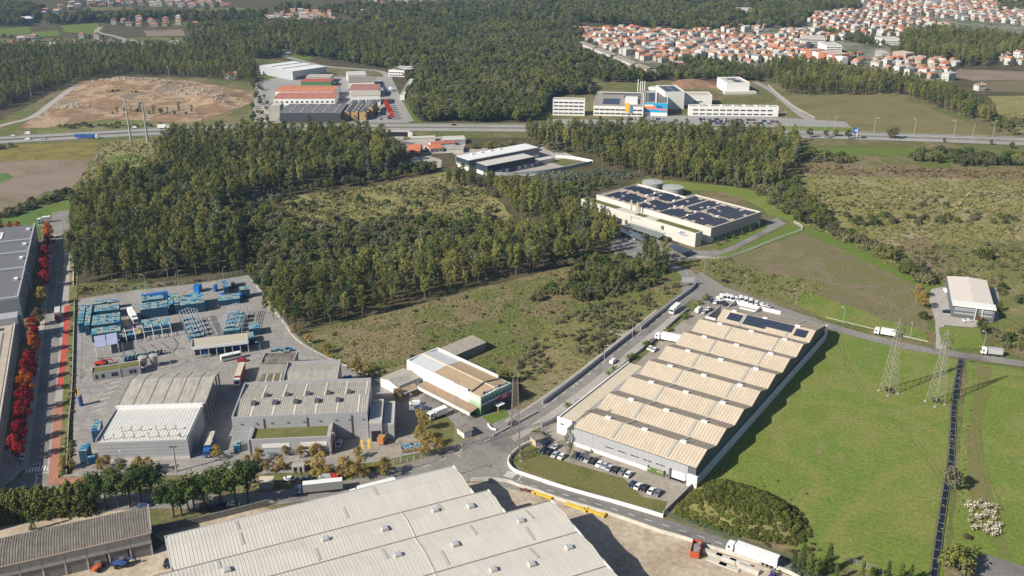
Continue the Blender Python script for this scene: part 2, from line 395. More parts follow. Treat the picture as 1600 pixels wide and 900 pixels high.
# fields and other covers (layer numbers rise where one lies over another)
zone('forest_floor', [(105, 445), (385, 438), (400, 490), (460, 520), (590, 492), (770, 445), (965, 398), (1060, 412), (1060, 375), (905, 335), (1010, 275), (1130, 292), (1240, 300), (1260, 232), (800, 215), (240, 222), (110, 330)], forestf, 1, 2)
zone('forest_floor', [(640, 192), (840, 192), (895, 115), (1010, 118), (1090, 135), (1210, 120), (1430, 150), (1600, 180), (1900, 200), (1900, -20), (-400, -20), (-400, 90), (0, 60), (330, 58), (400, 90), (600, 112)], forestf, 1, 2)
zone('forest_floor', [(-400, 150), (0, 188), (60, 158), (120, 120), (400, 122), (400, 100), (300, 85), (0, 90), (-400, 100)], forestf, 1, 2)
zone('clearing', [(425, 335), (460, 305), (540, 300), (640, 280), (700, 268), (770, 300), (805, 345), (760, 368), (650, 360), (560, 372), (480, 360)], clearing, 2, 3)
zone('clearing', [(140, 300), (128, 275), (150, 245), (160, 225), (235, 215), (262, 245), (250, 265), (190, 270)], clearing, 2, 3)
zone('field', [(163, 256), (168, 246), (205, 240), (228, 244), (215, 256), (185, 262)], bright, 3, 1.5)
zone('field', [(-300, 256), (0, 253), (40, 251), (141, 249), (136, 268), (112, 294), (70, 300), (0, 345), (-300, 420)], plough, 2, 1)
zone('field', [(-300, 236), (0, 233), (30, 226), (158, 222), (141, 248), (0, 252), (-300, 255)], weedy, 2, 1)
zone('field', [(0, 271), (12, 271), (22, 277), (0, 286), (-60, 292), (-60, 272)], crop, 3, .6)
zone('field', [(-200, 390), (0, 341), (73, 322), (75, 356), (0, 366), (-200, 400)], crop, 3, .4)
zone('field', [(73, 322), (108, 312), (113, 344), (77, 352)], bright, 3, .4)
zone('rough_meadow', [(470, 522), (590, 494), (772, 446), (965, 400), (1010, 402), (1075, 428), (1085, 452), (990, 520), (848, 628), (800, 605), (745, 560), (640, 560), (590, 605), (520, 560)], rough, 2, 2)
zone('scrubland', [(985, 470), (1080, 430), (1088, 448), (992, 520), (846, 632), (806, 600), (808, 560), (850, 510), (920, 480)], scrub, 3, 2)
zone('dirt_patch', [(952, 513), (992, 521), (983, 528), (948, 520)], pave, 4, .6)
zone('field', [(1100, 400), (1180, 385), (1245, 360), (1330, 395), (1445, 452), (1450, 532), (1290, 498), (1180, 468), (1075, 414)], brownf, 2, 1)
zone('rough_verge', [(1075, 412), (1120, 402), (1190, 425), (1285, 440), (1290, 452), (1240, 475), (1180, 462)], scrub, 3, 2)
zone('rough_verge', [(1240, 475), (1262, 455), (1300, 470), (1400, 505), (1448, 520), (1450, 534), (1290, 499)], lush, 4, 1.5)
zone('rough_verge', [(1245, 356), (1262, 352), (1345, 385), (1460, 448), (1450, 456), (1330, 397)], bright, 3, .8)
zone('marsh', [(1225, 285), (1235, 255), (1600, 268), (2000, 290), (2000, 480), (1600, 445), (1455, 448), (1260, 352)], marsh, 2, 3)
zone('marsh', [(1222, 268), (1232, 250), (1330, 256), (1450, 262), (1700, 268), (1700, 285), (1450, 278), (1330, 276)], marshb, 3, 3)
zone('marsh', [(1415, 375), (1450, 370), (1500, 410), (1480, 425), (1440, 418), (1410, 390)], marshb, 3.3, 3)
zone('marsh', [(1390, 385), (1600, 375), (1900, 380), (1900, 560), (1560, 545), (1555, 450), (1450, 450), (1395, 420)], scrub, 2.5, 3)
zone('field', [(1240, 230), (1420, 233), (1530, 236), (1530, 243), (1400, 243), (1245, 241)], bright, 3, 1)
zone('meadow', [(1210, 150), (1380, 148), (1420, 158), (1500, 188), (1560, 208), (1600, 215), (1240, 204), (1215, 168)], gmat('hill_pasture', [(.13, .13, .045), (.17, .15, .065), (.20, .165, .08), (.14, .14, .05)], .02, .4, .25), 2, 3)
zone('meadow', [(1545, 150), (1700, 150), (1700, 212), (1575, 206)], marsh, 2, 3)
zone('field', [(1478, 118), (1500, 108), (1600, 112), (1700, 118), (1700, 127), (1585, 125), (1520, 126)], plough, 2, 1)
zone('field', [(1525, 128), (1600, 125), (1760, 130), (1760, 150), (1600, 145), (1540, 142)], gmat('grey_field', [(.15, .13, .07), (.18, .15, .09)], .03, .4, .2), 2, 1)
zone('field', [(1295, 515), (1400, 540), (1502, 562), (1494, 700), (1470, 930), (1380, 905), (1262, 865), (1120, 815), (1070, 790), (1088, 757)], lush, 2, .8)
zone('field', [(1512, 566), (1600, 578), (1800, 620), (1800, 960), (1600, 890), (1548, 868), (1484, 872), (1500, 720)], lush, 2, .8)
zone('track', [(1530, 570), (1548, 575), (1532, 700), (1580, 880), (1560, 870), (1515, 780), (1512, 690)], gmat('trodden_grass', [(.19, .15, .08), (.16, .16, .055), (.13, .165, .035)], .05, .7, .2), 3, 1.5)
zone('earthworks', [(30, 199), (72, 170), (98, 142), (128, 125), (190, 119), (295, 126), (390, 143), (402, 158), (345, 178), (300, 192), (170, 186), (70, 200)], earth, 2, 2)
zone('slope', [(60, 202), (170, 187), (300, 192), (400, 190), (400, 198), (200, 205), (60, 212)], scrub, 3, 1.5)
for p in ([(95, 40), (152, 36), (160, 47), (150, 54), (100, 50)], [(0, 45), (45, 42), (50, 52), (0, 56)], [(50, 50), (90, 48), (95, 56), (40, 58)], [(216, 3), (262, 2), (258, 9), (214, 9)], [(1040, 44), (1060, 42), (1066, 48), (1035, 49)],
          [(0, 74), (95, 70), (150, 62), (200, 62), (210, 68), (100, 74), (0, 80)], [(1370, 86), (1445, 88), (1450, 96), (1390, 92)], [(150, 74), (210, 74), (213, 80), (160, 80)], [(448, 86), (480, 80), (490, 92), (460, 98)], [(1160, 10), (1200, 20), (1180, 26), (1150, 22)]):
    zone('field', p, bright, 3, 2)
for p in ([(100, 62), (200, 63), (205, 68), (110, 70)], [(155, 70), (222, 69), (225, 76), (160, 77)], [(225, 48), (285, 46), (290, 56), (230, 57)], [(30, 54), (60, 53), (45, 60), (20, 60)]):
    zone('field', p, plough, 4, 2)
for p in ([(640, 70), (700, 66), (720, 72), (650, 76)], [(445, 50), (500, 46), (505, 50), (450, 54)], [(730, 86), (800, 88), (795, 92), (735, 91)], [(262, 36), (300, 34), (305, 40), (266, 42)], [(0, 30), (28, 28), (30, 33), (0, 35)], [(1090, 30), (1140, 34), (1130, 38), (1085, 36)], [(610, 97), (650, 96), (648, 104), (615, 103)], [(905, 118), (940, 120), (935, 126), (908, 124)], [(300, 14), (380, 12), (385, 17), (305, 20)], [(130, 12), (205, 11), (208, 16), (135, 17)], [(600, 14), (680, 10), (690, 14), (610, 19)], [(820, 24), (880, 22), (885, 26), (825, 28)]):
    zone('field', p, lawn, 4, 2)
zone('town_ground', [(895, 45), (1010, 40), (1200, 30), (1340, 5), (1700, -10), (1700, 45), (1480, 60), (1380, 62), (1400, 90), (1480, 100), (1490, 128), (1330, 128), (1200, 105), (1030, 108), (900, 68)], gmat('town_plots', [(.20, .18, .15), (.10, .12, .05), (.26, .24, .21), (.13, .13, .07)], .03, .3, .2), 3, 3)

# ------------------------------------------------ roads
motorway = line_px([(-260, 243), (-50, 223), (120, 212.5), (270, 205), (450, 201), (600, 199.5), (800, 200.5), (1000, 203.5), (1200, 208.5), (1400, 214.5), (1600, 221.5), (1900, 235)])
strip(motorway, -17, 17, .12, None, gmat('motorway_verge', [(.16, .14, .08), (.13, .14, .05)], .05, .4, .2), 'motorway_verge')
strip(motorway, 2.2, 14.5, .16, None, motor_m, 'motorway'); strip(motorway, -14.5, -2.2, .16, None, motor_m, 'motorway')
mb = MB()
for o in (2.8, 13.6, -2.8, -13.6): strip(motorway, o - .12, o + .12, .20, mb=mb)
mb.build('edge_lines', paint, kind='structure')
dashes('lane_markings', motorway, 6.6, .20, 6, 9, .3, paint); dashes('lane_markings', motorway, -6.6, .20, 6, 9, .3, paint)
strip(motorway, -.5, .5, .16, .95, conc_d, 'central_barrier', None, label='low dark concrete barrier down the middle of the motorway', cat='barrier')
mb = MB()
for s_ in (15.6, -15.6):
    strip(motorway, s_ - .06, s_ + .06, .55, .85, mb=mb)
mb.build('guard_rail', steel, label='long steel guard rails edging the motorway', cat='guard rail')

main = line_px([(-80, 801), (0, 788), (60, 781), (150, 780), (260, 784), (360, 784), (450, 776), (540, 762), (630, 741), (700, 715), (770, 684), (830, 650), (905, 597), (990, 529), (1050, 480), (1080, 455), (1076, 430), (1040, 412), (995, 397), (950, 385)], 10)
strip(main, -4.3, 4.3, .16, None, asphalt, 'main_road')
zone('junction', [(640, 748), (690, 722), (760, 690), (850, 640), (872, 655), (835, 690), (806, 705), (798, 722), (806, 735), (850, 750), (820, 770), (770, 757), (735, 752), (690, 757)], asphalt, 4.8)
strip(main[102:142], -8.2, -4.3, .135, .24, pave, 'pavement'); strip(main[106:139], 4.3, 5.5, .135, .24, pave, 'pavement'); strip(main[72:100], 4.3, 6.2, .05, .16, gmat('trodden_verge', [(.20, .17, .12), (.26, .22, .17)], .2, .9, .2), 'pavement')
dashes('centre_line', main, 0, .20, 3.0, 4.0, .22, paint, 150, 470)
east = line_px([(1075, 444), (1110, 446), (1180, 470), (1290, 508), (1400, 538), (1500, 555), (1600, 569), (1760, 595)], 8)
strip(east, -3.4, 3.4, .155, None, asphalt, 'east_road'); zone('junction', [(1060, 445), (1095, 425), (1130, 447), (1120, 470), (1080, 470)], asphalt, 5.4)
low = line_px([(786, 742), (830, 757), (880, 771.5), (917, 781.5), (943, 789.5), (971, 798.5), (1030, 817), (1091, 836), (1123, 847), (1180, 868), (1250, 893), (1340, 928)], 6)
strip(low, -2.7, 2.6, .15, None, asphalt_d, 'lower_road'); dashes('centre_line', low, -.6, .20, 2.5, 3.5, .2, paint)
west = line_px([(95, 330), (94, 372), (88, 450), (75, 600), (66, 690), (60, 745), (52, 790)], 8)
strip(west, -5.2, 5.2, .13, None, asphalt, 'west_road'); dashes('centre_line', west, 0, .185, 2, 3, .2, paint)
zone('junction', [(-60, 800), (-60, 770), (10, 762), (30, 748), (40, 735), (82, 735), (78, 757), (120, 762), (200, 770), (220, 795), (-60, 820)], asphalt, 4.6)
strip(line_px([(60, 352), (95, 348), (130, 343)], 6), -4, 4, .19, None, asphalt, 'side_road')
north = line_px([(420, 78), (452, 80), (445, 87), (470, 95), (510, 104), (560, 108), (598, 113), (610, 130), (622, 158), (639, 190)], 10)
strip(north, -4.5, 4.5, .15, None, motor_m, 'north_road')
strip(line_px([(-120, 232), (0, 197), (50, 183), (85, 158), (118, 134)], 8), -3.5, 3.5, .17, None, pave, 'dirt_road')
strip(line_px([(205, 75), (190, 60), (152, 50), (158, 42)], 8), -4, 4, .13, None, motor_m, 'country_road'); strip(line_px([(205, 62), (240, 78), (250, 80)], 5), -4, 4, .14, None, motor_m, 'country_road')
strip(line_px([(624, 207), (622, 220), (608, 232), (600, 238)], 6), -4, 4, .17, None, pave, 'lane')
strip(line_px([(640, 240), (700, 238), (720, 236)], 6), -3, 3, .13, None, pave, 'lane')
strip(line_px([(1180, 128), (1210, 145), (1250, 178), (1270, 188)], 6), -4, 4, .14, None, motor_m, 'service_road')
strip(line_px([(1200, 133), (1215, 147), (1238, 165), (1273, 185)], 6), -.8, .8, .13, .9, pave, 'wall', None, label='pale low wall curving down the slope behind the white factory', cat='wall')
zone('junction', [(1510, 872), (1548, 868), (1600, 886), (1700, 930), (1480, 930)], asphalt_d, 4.7)
zone('car_park', [(1010, 180), (1200, 183), (1320, 190), (1330, 199), (1200, 199), (1010, 194)], motor_m, 4); zone('car_park', [(855, 186), (1010, 188), (1010, 196), (940, 200), (855, 195)], motor_m, 4)
zone('verge', [(1215, 197), (1330, 199), (1340, 204), (1215, 202)], lush, 4.3)
zone('factory_drive', [(960, 398), (955, 372), (1020, 372), (1089, 392), (1130, 392), (1190, 360), (1200, 345), (1215, 340), (1228, 350), (1150, 390), (1125, 400), (1090, 404), (1040, 410)], asphalt, 4.4, 0)
zone('lawn', [(1112, 402), (1155, 390), (1230, 352), (1222, 345), (1250, 356), (1252, 364), (1140, 402)], bright, 4.6, .3)
zone('lawn', [(1110, 386), (1150, 375), (1195, 352), (1200, 356), (1150, 381), (1122, 390)], bright, 4.8, .3)
zone('meadow', [(1020, 292), (1130, 300), (1185, 322), (1200, 335), (1245, 350), (1262, 350), (1225, 310), (1150, 292), (1040, 282)], lush, 2, 1.5)
zone('yard', [(700, 235), (850, 225), (925, 255), (830, 275), (760, 272)], pave, 3); zone('lawn', [(855, 252), (880, 248), (915, 253), (880, 260)], lawn, 4)
zone('yard', [(655, 238), (690, 250), (690, 262), (655, 262), (640, 250)], pave, 3, 1); zone('yard', [(535, 255), (640, 252), (650, 266), (560, 262)], sand, 3, 1)
zone('yard', [(610, 222), (700, 212), (730, 218), (725, 232), (640, 238)], pave, 3.2, .8)
zone('yard', [(400, 128), (440, 120), (600, 120), (640, 192), (430, 192), (395, 178)], motor_m, 3); zone('yard', [(398, 165), (440, 172), (432, 192), (395, 190)], pave, 3.5)
zone('verge', [(640, 190), (622, 152), (627, 152), (660, 192)], bright, 4.2)
zone('works_yard', [(121, 468), (215, 453), (302, 444), (388, 430), (400, 444), (470, 535), (560, 580), (640, 610), (700, 640), (742, 685), (660, 706), (600, 720), (480, 738), (340, 742), (114, 745), (115, 600)], yardm, 3)
zone('works_yard', [(560, 640), (640, 600), (700, 640), (740, 680), (640, 705), (598, 715), (500, 720), (480, 690)], yard2, 3.6)
zone('yard', [(640, 640), (665, 615), (740, 650), (790, 640), (845, 640), (770, 682), (742, 690), (700, 672)], asphalt, 4)
zone('lawn', [(752, 652), (790, 640), (796, 650), (768, 663)], bright, 5, .3); zone('lawn', [(655, 640), (700, 650), (730, 690), (700, 697), (660, 690)], lawn, 5, .6)
zone('works_yard', [(820, 690), (845, 672), (870, 660), (960, 600), (1100, 470), (1125, 462), (1210, 478), (1296, 512), (1085, 762), (1040, 795), (985, 770), (850, 705)], yard2, 3)
zone('lawn', [(803, 712), (806, 702), (822, 696), (845, 710), (884, 722), (975, 748), (1003, 776), (1043, 784), (1036, 803), (960, 779), (880, 755), (820, 735)], lawn, 4, .3)
zone('yard', [(-200, 945), (-60, 905), (235, 868), (262, 845), (275, 950)], sand, 2); zone('yard', [(700, 758), (765, 753), (812, 762), (871, 781), (962, 808), (1054, 838), (1151, 870), (1250, 906), (1300, 990), (700, 990)], sand, 3)
zone('yard', [(233, 830), (400, 790), (440, 800), (260, 850)], sand, 2.3, .5); zone('yard', [(-100, 850), (-60, 835), (60, 812), (200, 785), (230, 790), (220, 810), (0, 860)], sand, 2.3)
zone('yard', [(1452, 470), (1455, 452), (1490, 445), (1560, 450), (1560, 500), (1520, 512), (1475, 508), (1478, 548), (1462, 545), (1462, 505)], pave, 3.5, .5)
zone('lawn', [(1468, 512), (1480, 510), (1530, 514), (1540, 545), (1490, 545), (1470, 538)], lush, 3.6, 1)
# paths beside the west road
strip(line_px([(108, 372), (105, 450), (97, 600), (87, 700), (84, 742)], 6), -2.2, 2.2, .14, .26, pave, 'pavement')
strip(line_px([(105, 478), (103, 520), (98, 570), (94, 606)], 6), -1.2, 1.2, .30, None, redl, 'red_lane')
strip(line_px([(92, 632), (88, 690), (84, 742), (84, 757)], 6), -1.6, 1.6, .30, None, redp, 'red_path')
zone('red_path', [(78, 758), (92, 748), (150, 746), (150, 754), (96, 758)], redp, 9.5)
strip(line_px([(116, 372), (116, 450), (109, 600), (101, 700), (99, 742)], 6), -2.4, 1.6, .28, None, scrub, 'planted_strip')
strip(line_px([(82, 365), (72, 450), (55, 600), (43, 690), (38, 735)], 6), -1.4, 1.4, .14, .25, pave, 'pavement')
zone('verge', [(0, 760), (0, 690), (40, 600), (62, 440), (72, 365), (78, 365), (66, 450), (48, 610), (34, 720), (22, 748)], lawn, 3)
zone('pavement', [(0, 765), (22, 750), (34, 735), (22, 700), (0, 700), (-40, 760)], pave, 5)
# zebra crossings
def zebra(a, b, n, ln, z=.2):
    mb = MB(); a = G(*a).xy; b = G(*b).xy; d = (b - a).normalized(); q = Vector((-d.y, d.x)) * ln / 2; L = (b - a).length
    for i in range(n):
        p = a + d * (L * i / n); e = p + d * (L / n * .5)
        mb.add([(*(p - q), z), (*(e - q), z), (*(e + q), z), (*(p + q), z)], [(0, 1, 2, 3)])
    mb.build('zebra_crossing', paint, kind='structure')
zebra((41, 736), (78, 731), 8, 3.4); 
zebra((86, 369), (104, 367), 6, 3)
mb = MB()
for i in range(5):
    t = i / 4; p = G(792.9 - 1.5 * i, 737.4 + 1.5 * i).xy; q = G(807.3 - 1.6 * i, 741.2 + 1.7 * i).xy
    d = (q - p).normalized(); nn = Vector((-d.y, d.x)) * .2
    mb.add([(*(p - nn), .2), (*(q - nn), .2), (*(q + nn), .2), (*(p + nn), .2)], [(0, 1, 2, 3)])
mb.build('zebra_crossing', paint, kind='structure')
def seg_marks(name, segs, w=.2, z=.2, m=paint):
    mb = MB()
    for a, b in segs:
        a = G(*a).xy; b = G(*b).xy; d = (b - a).normalized(); q = Vector((-d.y, d.x)) * w / 2
        mb.add([(*(a - q), z), (*(b - q), z), (*(b + q), z), (*(a + q), z)], [(0, 1, 2, 3)])
    return mb.build(name, m, kind='structure')
seg_marks('bay_markings', [((173, 600), (191, 595)), ((166, 609), (185, 603)), ((160, 618), (178, 612)), ((154, 627), (173, 621)), ((147, 637), (167, 630)), ((141, 646), (160, 639))], .35, .17)
seg_marks('road_markings', [((57, 750), (56, 742)), ((57, 742), (75, 739)), ((51, 764), (57, 750)), ((43, 729), (60, 725)), ((810, 751), (816, 743))], .3, .24)
seg_marks('drain_channels', [((184, 544), (195, 553)), ((195, 553), (182, 566)), ((202, 546), (212, 551)), ((212, 551), (201, 563)), ((218, 541), (228, 549)), ((228, 549), (219, 561)), ((235, 538), (246, 546)), ((246, 546), (236, 558)), ((252, 535), (263, 543)), ((263, 543), (253, 555)), ((271, 528), (279, 538)), ((279, 538), (270, 552)), ((152, 561), (290, 544))], .42, .15, mat('dark_channel', (.09, .085, .08), .9, .1))
mb = MB()
for pts in ([(131, 470), (120, 475)],): pass
seg_marks('paving_joints', [((150, 540 - 0), (300, 520)), ((330, 600), (470, 585)), ((120, 585), (300, 560)), ((420, 470), (400, 500)), ((395, 480), (440, 530)), ((130, 500), (126, 600)), ((540, 700), (560, 720))], .12, .14, conc_d)
seg_marks('yellow_marks', [((118, 607), (119, 619)), ((120, 607), (121, 619)), ((565, 688), (567, 704)), ((576, 687), (577, 702))], 1.0, .17, paint_y)

# ------------------------------------------------ raised ground
def mound(name, pts, hf, cell, m, edge, label=None):
    poly = W(pts); xs = [p[0] for p in poly]; ys = [p[1] for p in poly]; x0, y0 = min(xs) - cell, min(ys) - cell
    nx = int((max(xs) - x0) / cell) + 3; ny = int((max(ys) - y0) / cell) + 3; H = {}
    vs = []
    for j in range(ny):
        for i in range(nx):
            p = (x0 + i * cell, y0 + j * cell); d = polyd(p, poly); ins = inside(p, poly)
            t = min(1, d / edge); t = t * t * (3 - 2 * t)
            z = hf(*p) * t if ins else -.6
            H[i, j] = z; vs.append((*p, z))
    fs = []
    for j in range(ny - 1):
        for i in range(nx - 1):
            if max(H[i, j], H[i + 1, j], H[i, j + 1], H[i + 1, j + 1]) > 0: fs.append((j * nx + i, j * nx + i + 1, (j + 1) * nx + i + 1, (j + 1) * nx + i))
    me = bpy.data.meshes.new(name); me.from_pydata(vs, [], fs); me.materials.append(m); me.update(); me.shade_smooth()
    o = link(name, me, kind='structure')
    def zf(x, y):
        i = int((x - x0) / cell); j = int((y - y0) / cell)
        return max(0, H.get((i, j), 0))
    return zf
hill_pts = [(1050, 800), (1075, 775), (1090, 757), (1130, 752), (1200, 775), (1245, 800), (1268, 838), (1240, 852), (1150, 838), (1080, 818)]
mound_z = mound('overgrown_mound', hill_pts, lambda x, y: 4.2 + 1.0 * noise.noise(Vector((x * .08, y * .08, 1))), 1.5, scrub, 9)
earth_z = mound('earthworks', [(120, 168), (110, 140), (135, 127), (190, 121), (290, 128), (388, 145), (398, 157), (340, 172), (250, 160)], lambda x, y: 5 + 5 * noise.noise(Vector((x * .018, y * .012, 1))) + 1.5 * noise.noise(Vector((x * .07, y * .07, 4))), 6, earth, 40)
earth_z2 = mound('earthworks', [(60, 190), (95, 170), (140, 166), (300, 175), (296, 186), (170, 184), (80, 196)], lambda x, y: 1.6 + 2.4 * noise.noise(Vector((x * .03, y * .03, 9))), 5, earth, 14)
mound('spoil_bank', [(1045, 128), (1080, 126), (1130, 130), (1128, 138), (1060, 140)], lambda x, y: 4 + 2 * noise.noise(Vector((x * .05, y * .05, 9))), 5, gmat('reddish_earth', [(.20, .11, .07), (.28, .17, .11), (.17, .12, .07)], .05, .4, .25), 14)

trk = gmat('wheel_track', [(.16, .17, .055), (.12, .16, .04)], .1, .9, .3)
for pts in ([(1310, 530), (1340, 600), (1430, 690), (1478, 760)], [(1525, 580), (1530, 700), (1560, 790), (1600, 850)]):
    l_ = line_px(pts, 6); strip(l_, .7, 1.1, .128, None, trk, 'wheel_track'); strip(l_, -1.1, -.7, .128, None, trk, 'wheel_track')
# drainage ditch with its concrete lips, struts and dark water
ditch = line_px([(1502, 560), (1492, 625), (1489, 670), (1486, 720), (1478, 768), (1469, 830), (1461, 889), (1455, 930)], 8)
strip(ditch, -.85, .85, .10, None, mat('dark_water', (.012, .02, .035), .08, 0), 'water')
strip(ditch, .85, 1.1, 0, .42, mat('mossy_concrete', (.13, .12, .07), .9, .3, .6), 'ditch_wall', None, label='concrete edge of the ditch on its big field side', cat='ditch wall')
strip(ditch, -1.6, -.85, 0, .35, mat('mossy_concrete', (.13, .12, .07), .9, .3, .6), 'ditch_wall', None, label='broad concrete edge of the ditch on the road side', cat='ditch wall')
t = thing('ditch_struts', 'concrete cross struts bridging the dark water ditch', 'strut frame')
t.name = 'ditch_bracing'
me = None
for p, d in walk(ditch, 5.2, 0, 2):
    if me is None: b_ = MB(); b_.box(-.07, -.95, .28, .07, .95, .33); me = b_.mesh('strut', mat('strut_concrete', (.26, .24, .19), .9, .2))
    link('strut', me, t, (p.x, p.y, 0.015), math.atan2(d.y, d.x))

# walls along roads and yards
def wall_line(name, pts, h, th, m, label, cat='wall', smooth=True, z0=0):
    l = line_px(pts, 6) if smooth else [G(u, v).xy for u, v in pts]
    return strip(l, -th / 2, th / 2, z0, h, m, name, None, label=label, cat=cat)
wall_line('road_wall', [(848, 632), (900, 593), (960, 545), (992, 520)], 2.0, .3, grey_wall, 'long grey roadside wall below the scrubland, nearer the lattice mast')
wall_line('road_wall', [(1001, 516), (1040, 484), (1083, 452), (1083, 444)], 2.0, .3, grey_wall, 'grey roadside wall beyond the field entrance, by the passing lorry')
wall_line('white_wall', [(837, 690), (815, 700), (800, 712), (794, 722), (797, 731), (808, 739.5), (841, 751), (877, 763), (916, 774.5), (962, 787), (1000, 798), (1036, 809)], 1.4, .4, white, 'curved white boundary wall round the lawn of the sawtooth warehouse')
wall_line('road_wall', [(846, 668), (870, 655), (920, 620), (975, 572), (985, 563)], 1.7, .3, grey_wall, 'low wall between the road and the beige annex roof')
for a, b, l in (((1000, 550), (1022, 530), 'short grey wall beside the white tanker lorry'), ((1040, 515), (1075, 484), 'low grey wall between the road and the parked white van'), ((985, 560), (1003, 548), 'short grey wall beside two white cars below the tanker lorry')):
    wall_line('yard_wall', [a, b], 1.2, .3, grey_wall, l, smooth=False)
wall_line('concrete_wall', [(735, 752), (765, 751), (793, 754), (812, 761), (836, 768), (871, 781), (901, 790), (939, 801), (962, 808), (1000, 821), (1031, 832), (1054, 838.5), (1084, 848), (1105, 855.5), (1151, 870), (1221, 892), (1250, 906)], 1.3, .45, conc_l, 'stained concrete wall between the lower road and the dusty yard')
wall_line('concrete_wall', [(235, 832), (300, 820), (400, 795), (420, 790)], 2.4, .4, conc_d, 'dark concrete wall behind the big white roof and below the pines')
wall_line('concrete_wall', [(1036, 805), (1060, 782), (1085, 757)], 1.6, .3, conc, 'grey wall climbing from the road to the corner of the sawtooth warehouse', smooth=False)
wall_line('concrete_wall', [(100, 745), (140, 744), (240, 742)], .7, .4, conc, 'low concrete kerb wall at the foot of the truck works yard', smooth=False)
wall_line('concrete_wall', [(117, 470), (113, 600), (108, 660), (104, 742)], 1.0, .3, conc, 'long low wall beside the planted strip of the tree lined road')
wall_line('white_wall', [(116, 384), (115, 410), (115, 447)], 1.0, .35, white, 'short white wall at the foot of the eucalyptus wood')
wall_line('yard_wall', [(770, 683), (783, 676), (805, 664), (840, 645)], 1.0, .3, conc_l, 'low pale wall curving in front of the green office building')
wall_line('white_wall', [(762, 664), (768, 671), (775, 673)], .9, .3, white, 'tiny pale wall stub at the gate of the green office building')
wall_line('low_wall', [(400, 446), (440, 500), (470, 536), (540, 572), (615, 600)], .5, .4, conc_l, 'pale kerb wall along the edge of the works yard and the meadow')
wall_line('low_wall', [(1290, 496), (1400, 523), (1450, 534)], .3, .3, conc_l, 'low pale kerb between the brown field and the road', smooth=False)
wall_line('concrete_wall', [(760, 273), (800, 274), (860, 269), (925, 256)], 2.5, .4, mat('pale_blue_wall', (.30, .34, .36), .7, .1), 'pale retaining wall below the dark blue industrial building')
wall_line('white_wall', [(868, 246), (895, 248), (926, 254)], 2.0, .3, white, 'white wall round the small lawn beyond the dark blue industrial building')
# ================================================================ BUILDINGS
EXC = []      # footprints kept free of trees
def keep(fr, x0, y0, x1, y1, m=1.5):
    EXC.append([tuple(fr.world(*p)) for p in ((x0 - m, y0 - m), (x1 + m, y0 - m), (x1 + m, y1 + m), (x0 - m, y1 + m))])
roof_w = mat('cream_roof_sheet', (.565, .53, .475), .55, .08, .12, streak=(.9, .07, .1)); seam_w = mat('cream_roof_seam', (.475, .44, .39), .6, .05)
roof_b = mat('beige_roof_sheet', (.53, .45, .345), .65, .12, .2, streak=(1.1, .09, .1)); seam_b = mat('beige_roof_seam', (.45, .37, .28), .65, .05)
roof_g = mat('fibre_cement_roof', (.36, .335, .295), .85, .22, .3, streak=(1.0, .1, .1)); seam_g = mat('fibre_cement_rib', (.27, .25, .22), .85, .1)
roof_o = mat('old_roof_sheet', (.215, .19, .16), .9, .35, .4, streak=(1.2, .12, .1)); seam_o = mat('old_roof_rib', (.15, .135, .115), .9, .1)
strip_m = mat('translucent_sheet', (.43, .41, .37), .6, .06)
# ---- the big cream roof in front
f = FR((269, 892), (735, 772), (261, 836), 10.5)
B = f.root('big_warehouse', 'huge cream ribbed metal roof of a stepped warehouse beside the dusty yard', 'warehouse')
rows = [(-.6, 17.5, 0, 93.3, 9.2), (-14.4, -.6, -8, 98.4, -7), (-32.5, -14.4, -8, 114.6, -23.3), (-50.3, -32.5, -8, 114.6, -41.5), (-68, -50.3, -8, 114.6, -59)]
for y0, y1, x0, x1, yr in rows:
    pr = [(y0 + .12, 10.5), (yr, 11.7), (y1 - .12, 10.5)]
    body(B, 'x', pr, x0, x1, grey_wall); roof(B, 'x', pr, x0, x1, roof_w, over=.02, seam=1.05, seamm=seam_w, sw=.12, sh=.06)
    bx('gutter', B, x0, y1 - .22, 10.52, x1, y1 + .22, 10.8, conc_d if y1 < 10 else grey_wall)
    bx('verge_trim', B, x1 - .1, y0, 10.3, x1 + .35, y1, 11.0, white2); bx('verge_trim', B, x0 - .35, y0, 10.3, x0 + .1, y1, 11.0, grey_wall)
for k_, (y0, y1, _, _, yr) in enumerate(rows[1:4]):
    pr = [(y0 + .12, 10.5), (yr, 11.7), (y1 - .12, 10.5)]; x = 68.6 - .3 * k_; b = MB(); b.bar((x, y0 + .4, 10.84), (x, yr, 12.0), .28, .2); b.bar((x, yr, 12.0), (x, y1 - .4, 10.84), .28, .2); b.build('joint_cover', roof_w, B)
for x, y in ((43.3, -5.8), (61, -8.2), (78.3, -5.7), (89.3, -8.2), (60.7, -21.9), (77.7, -24.3), (83.4, -39.6), (100.3, -21.9), (107.7, -39.6), (94.4, -42), (14.3, -8)):
    m_ = MB(); m_.box(x - 1.0, y - 1.0, 11.2, x + 1.0, y + 1.0, 12.5); k = m_.build('skylight', conc_l, B)
    bx('pane', k, x - .82, y - .82, 12.5, x + .82, y + .82, 12.62, mat('milky_pane', (.40, .41, .46), .3, .03))
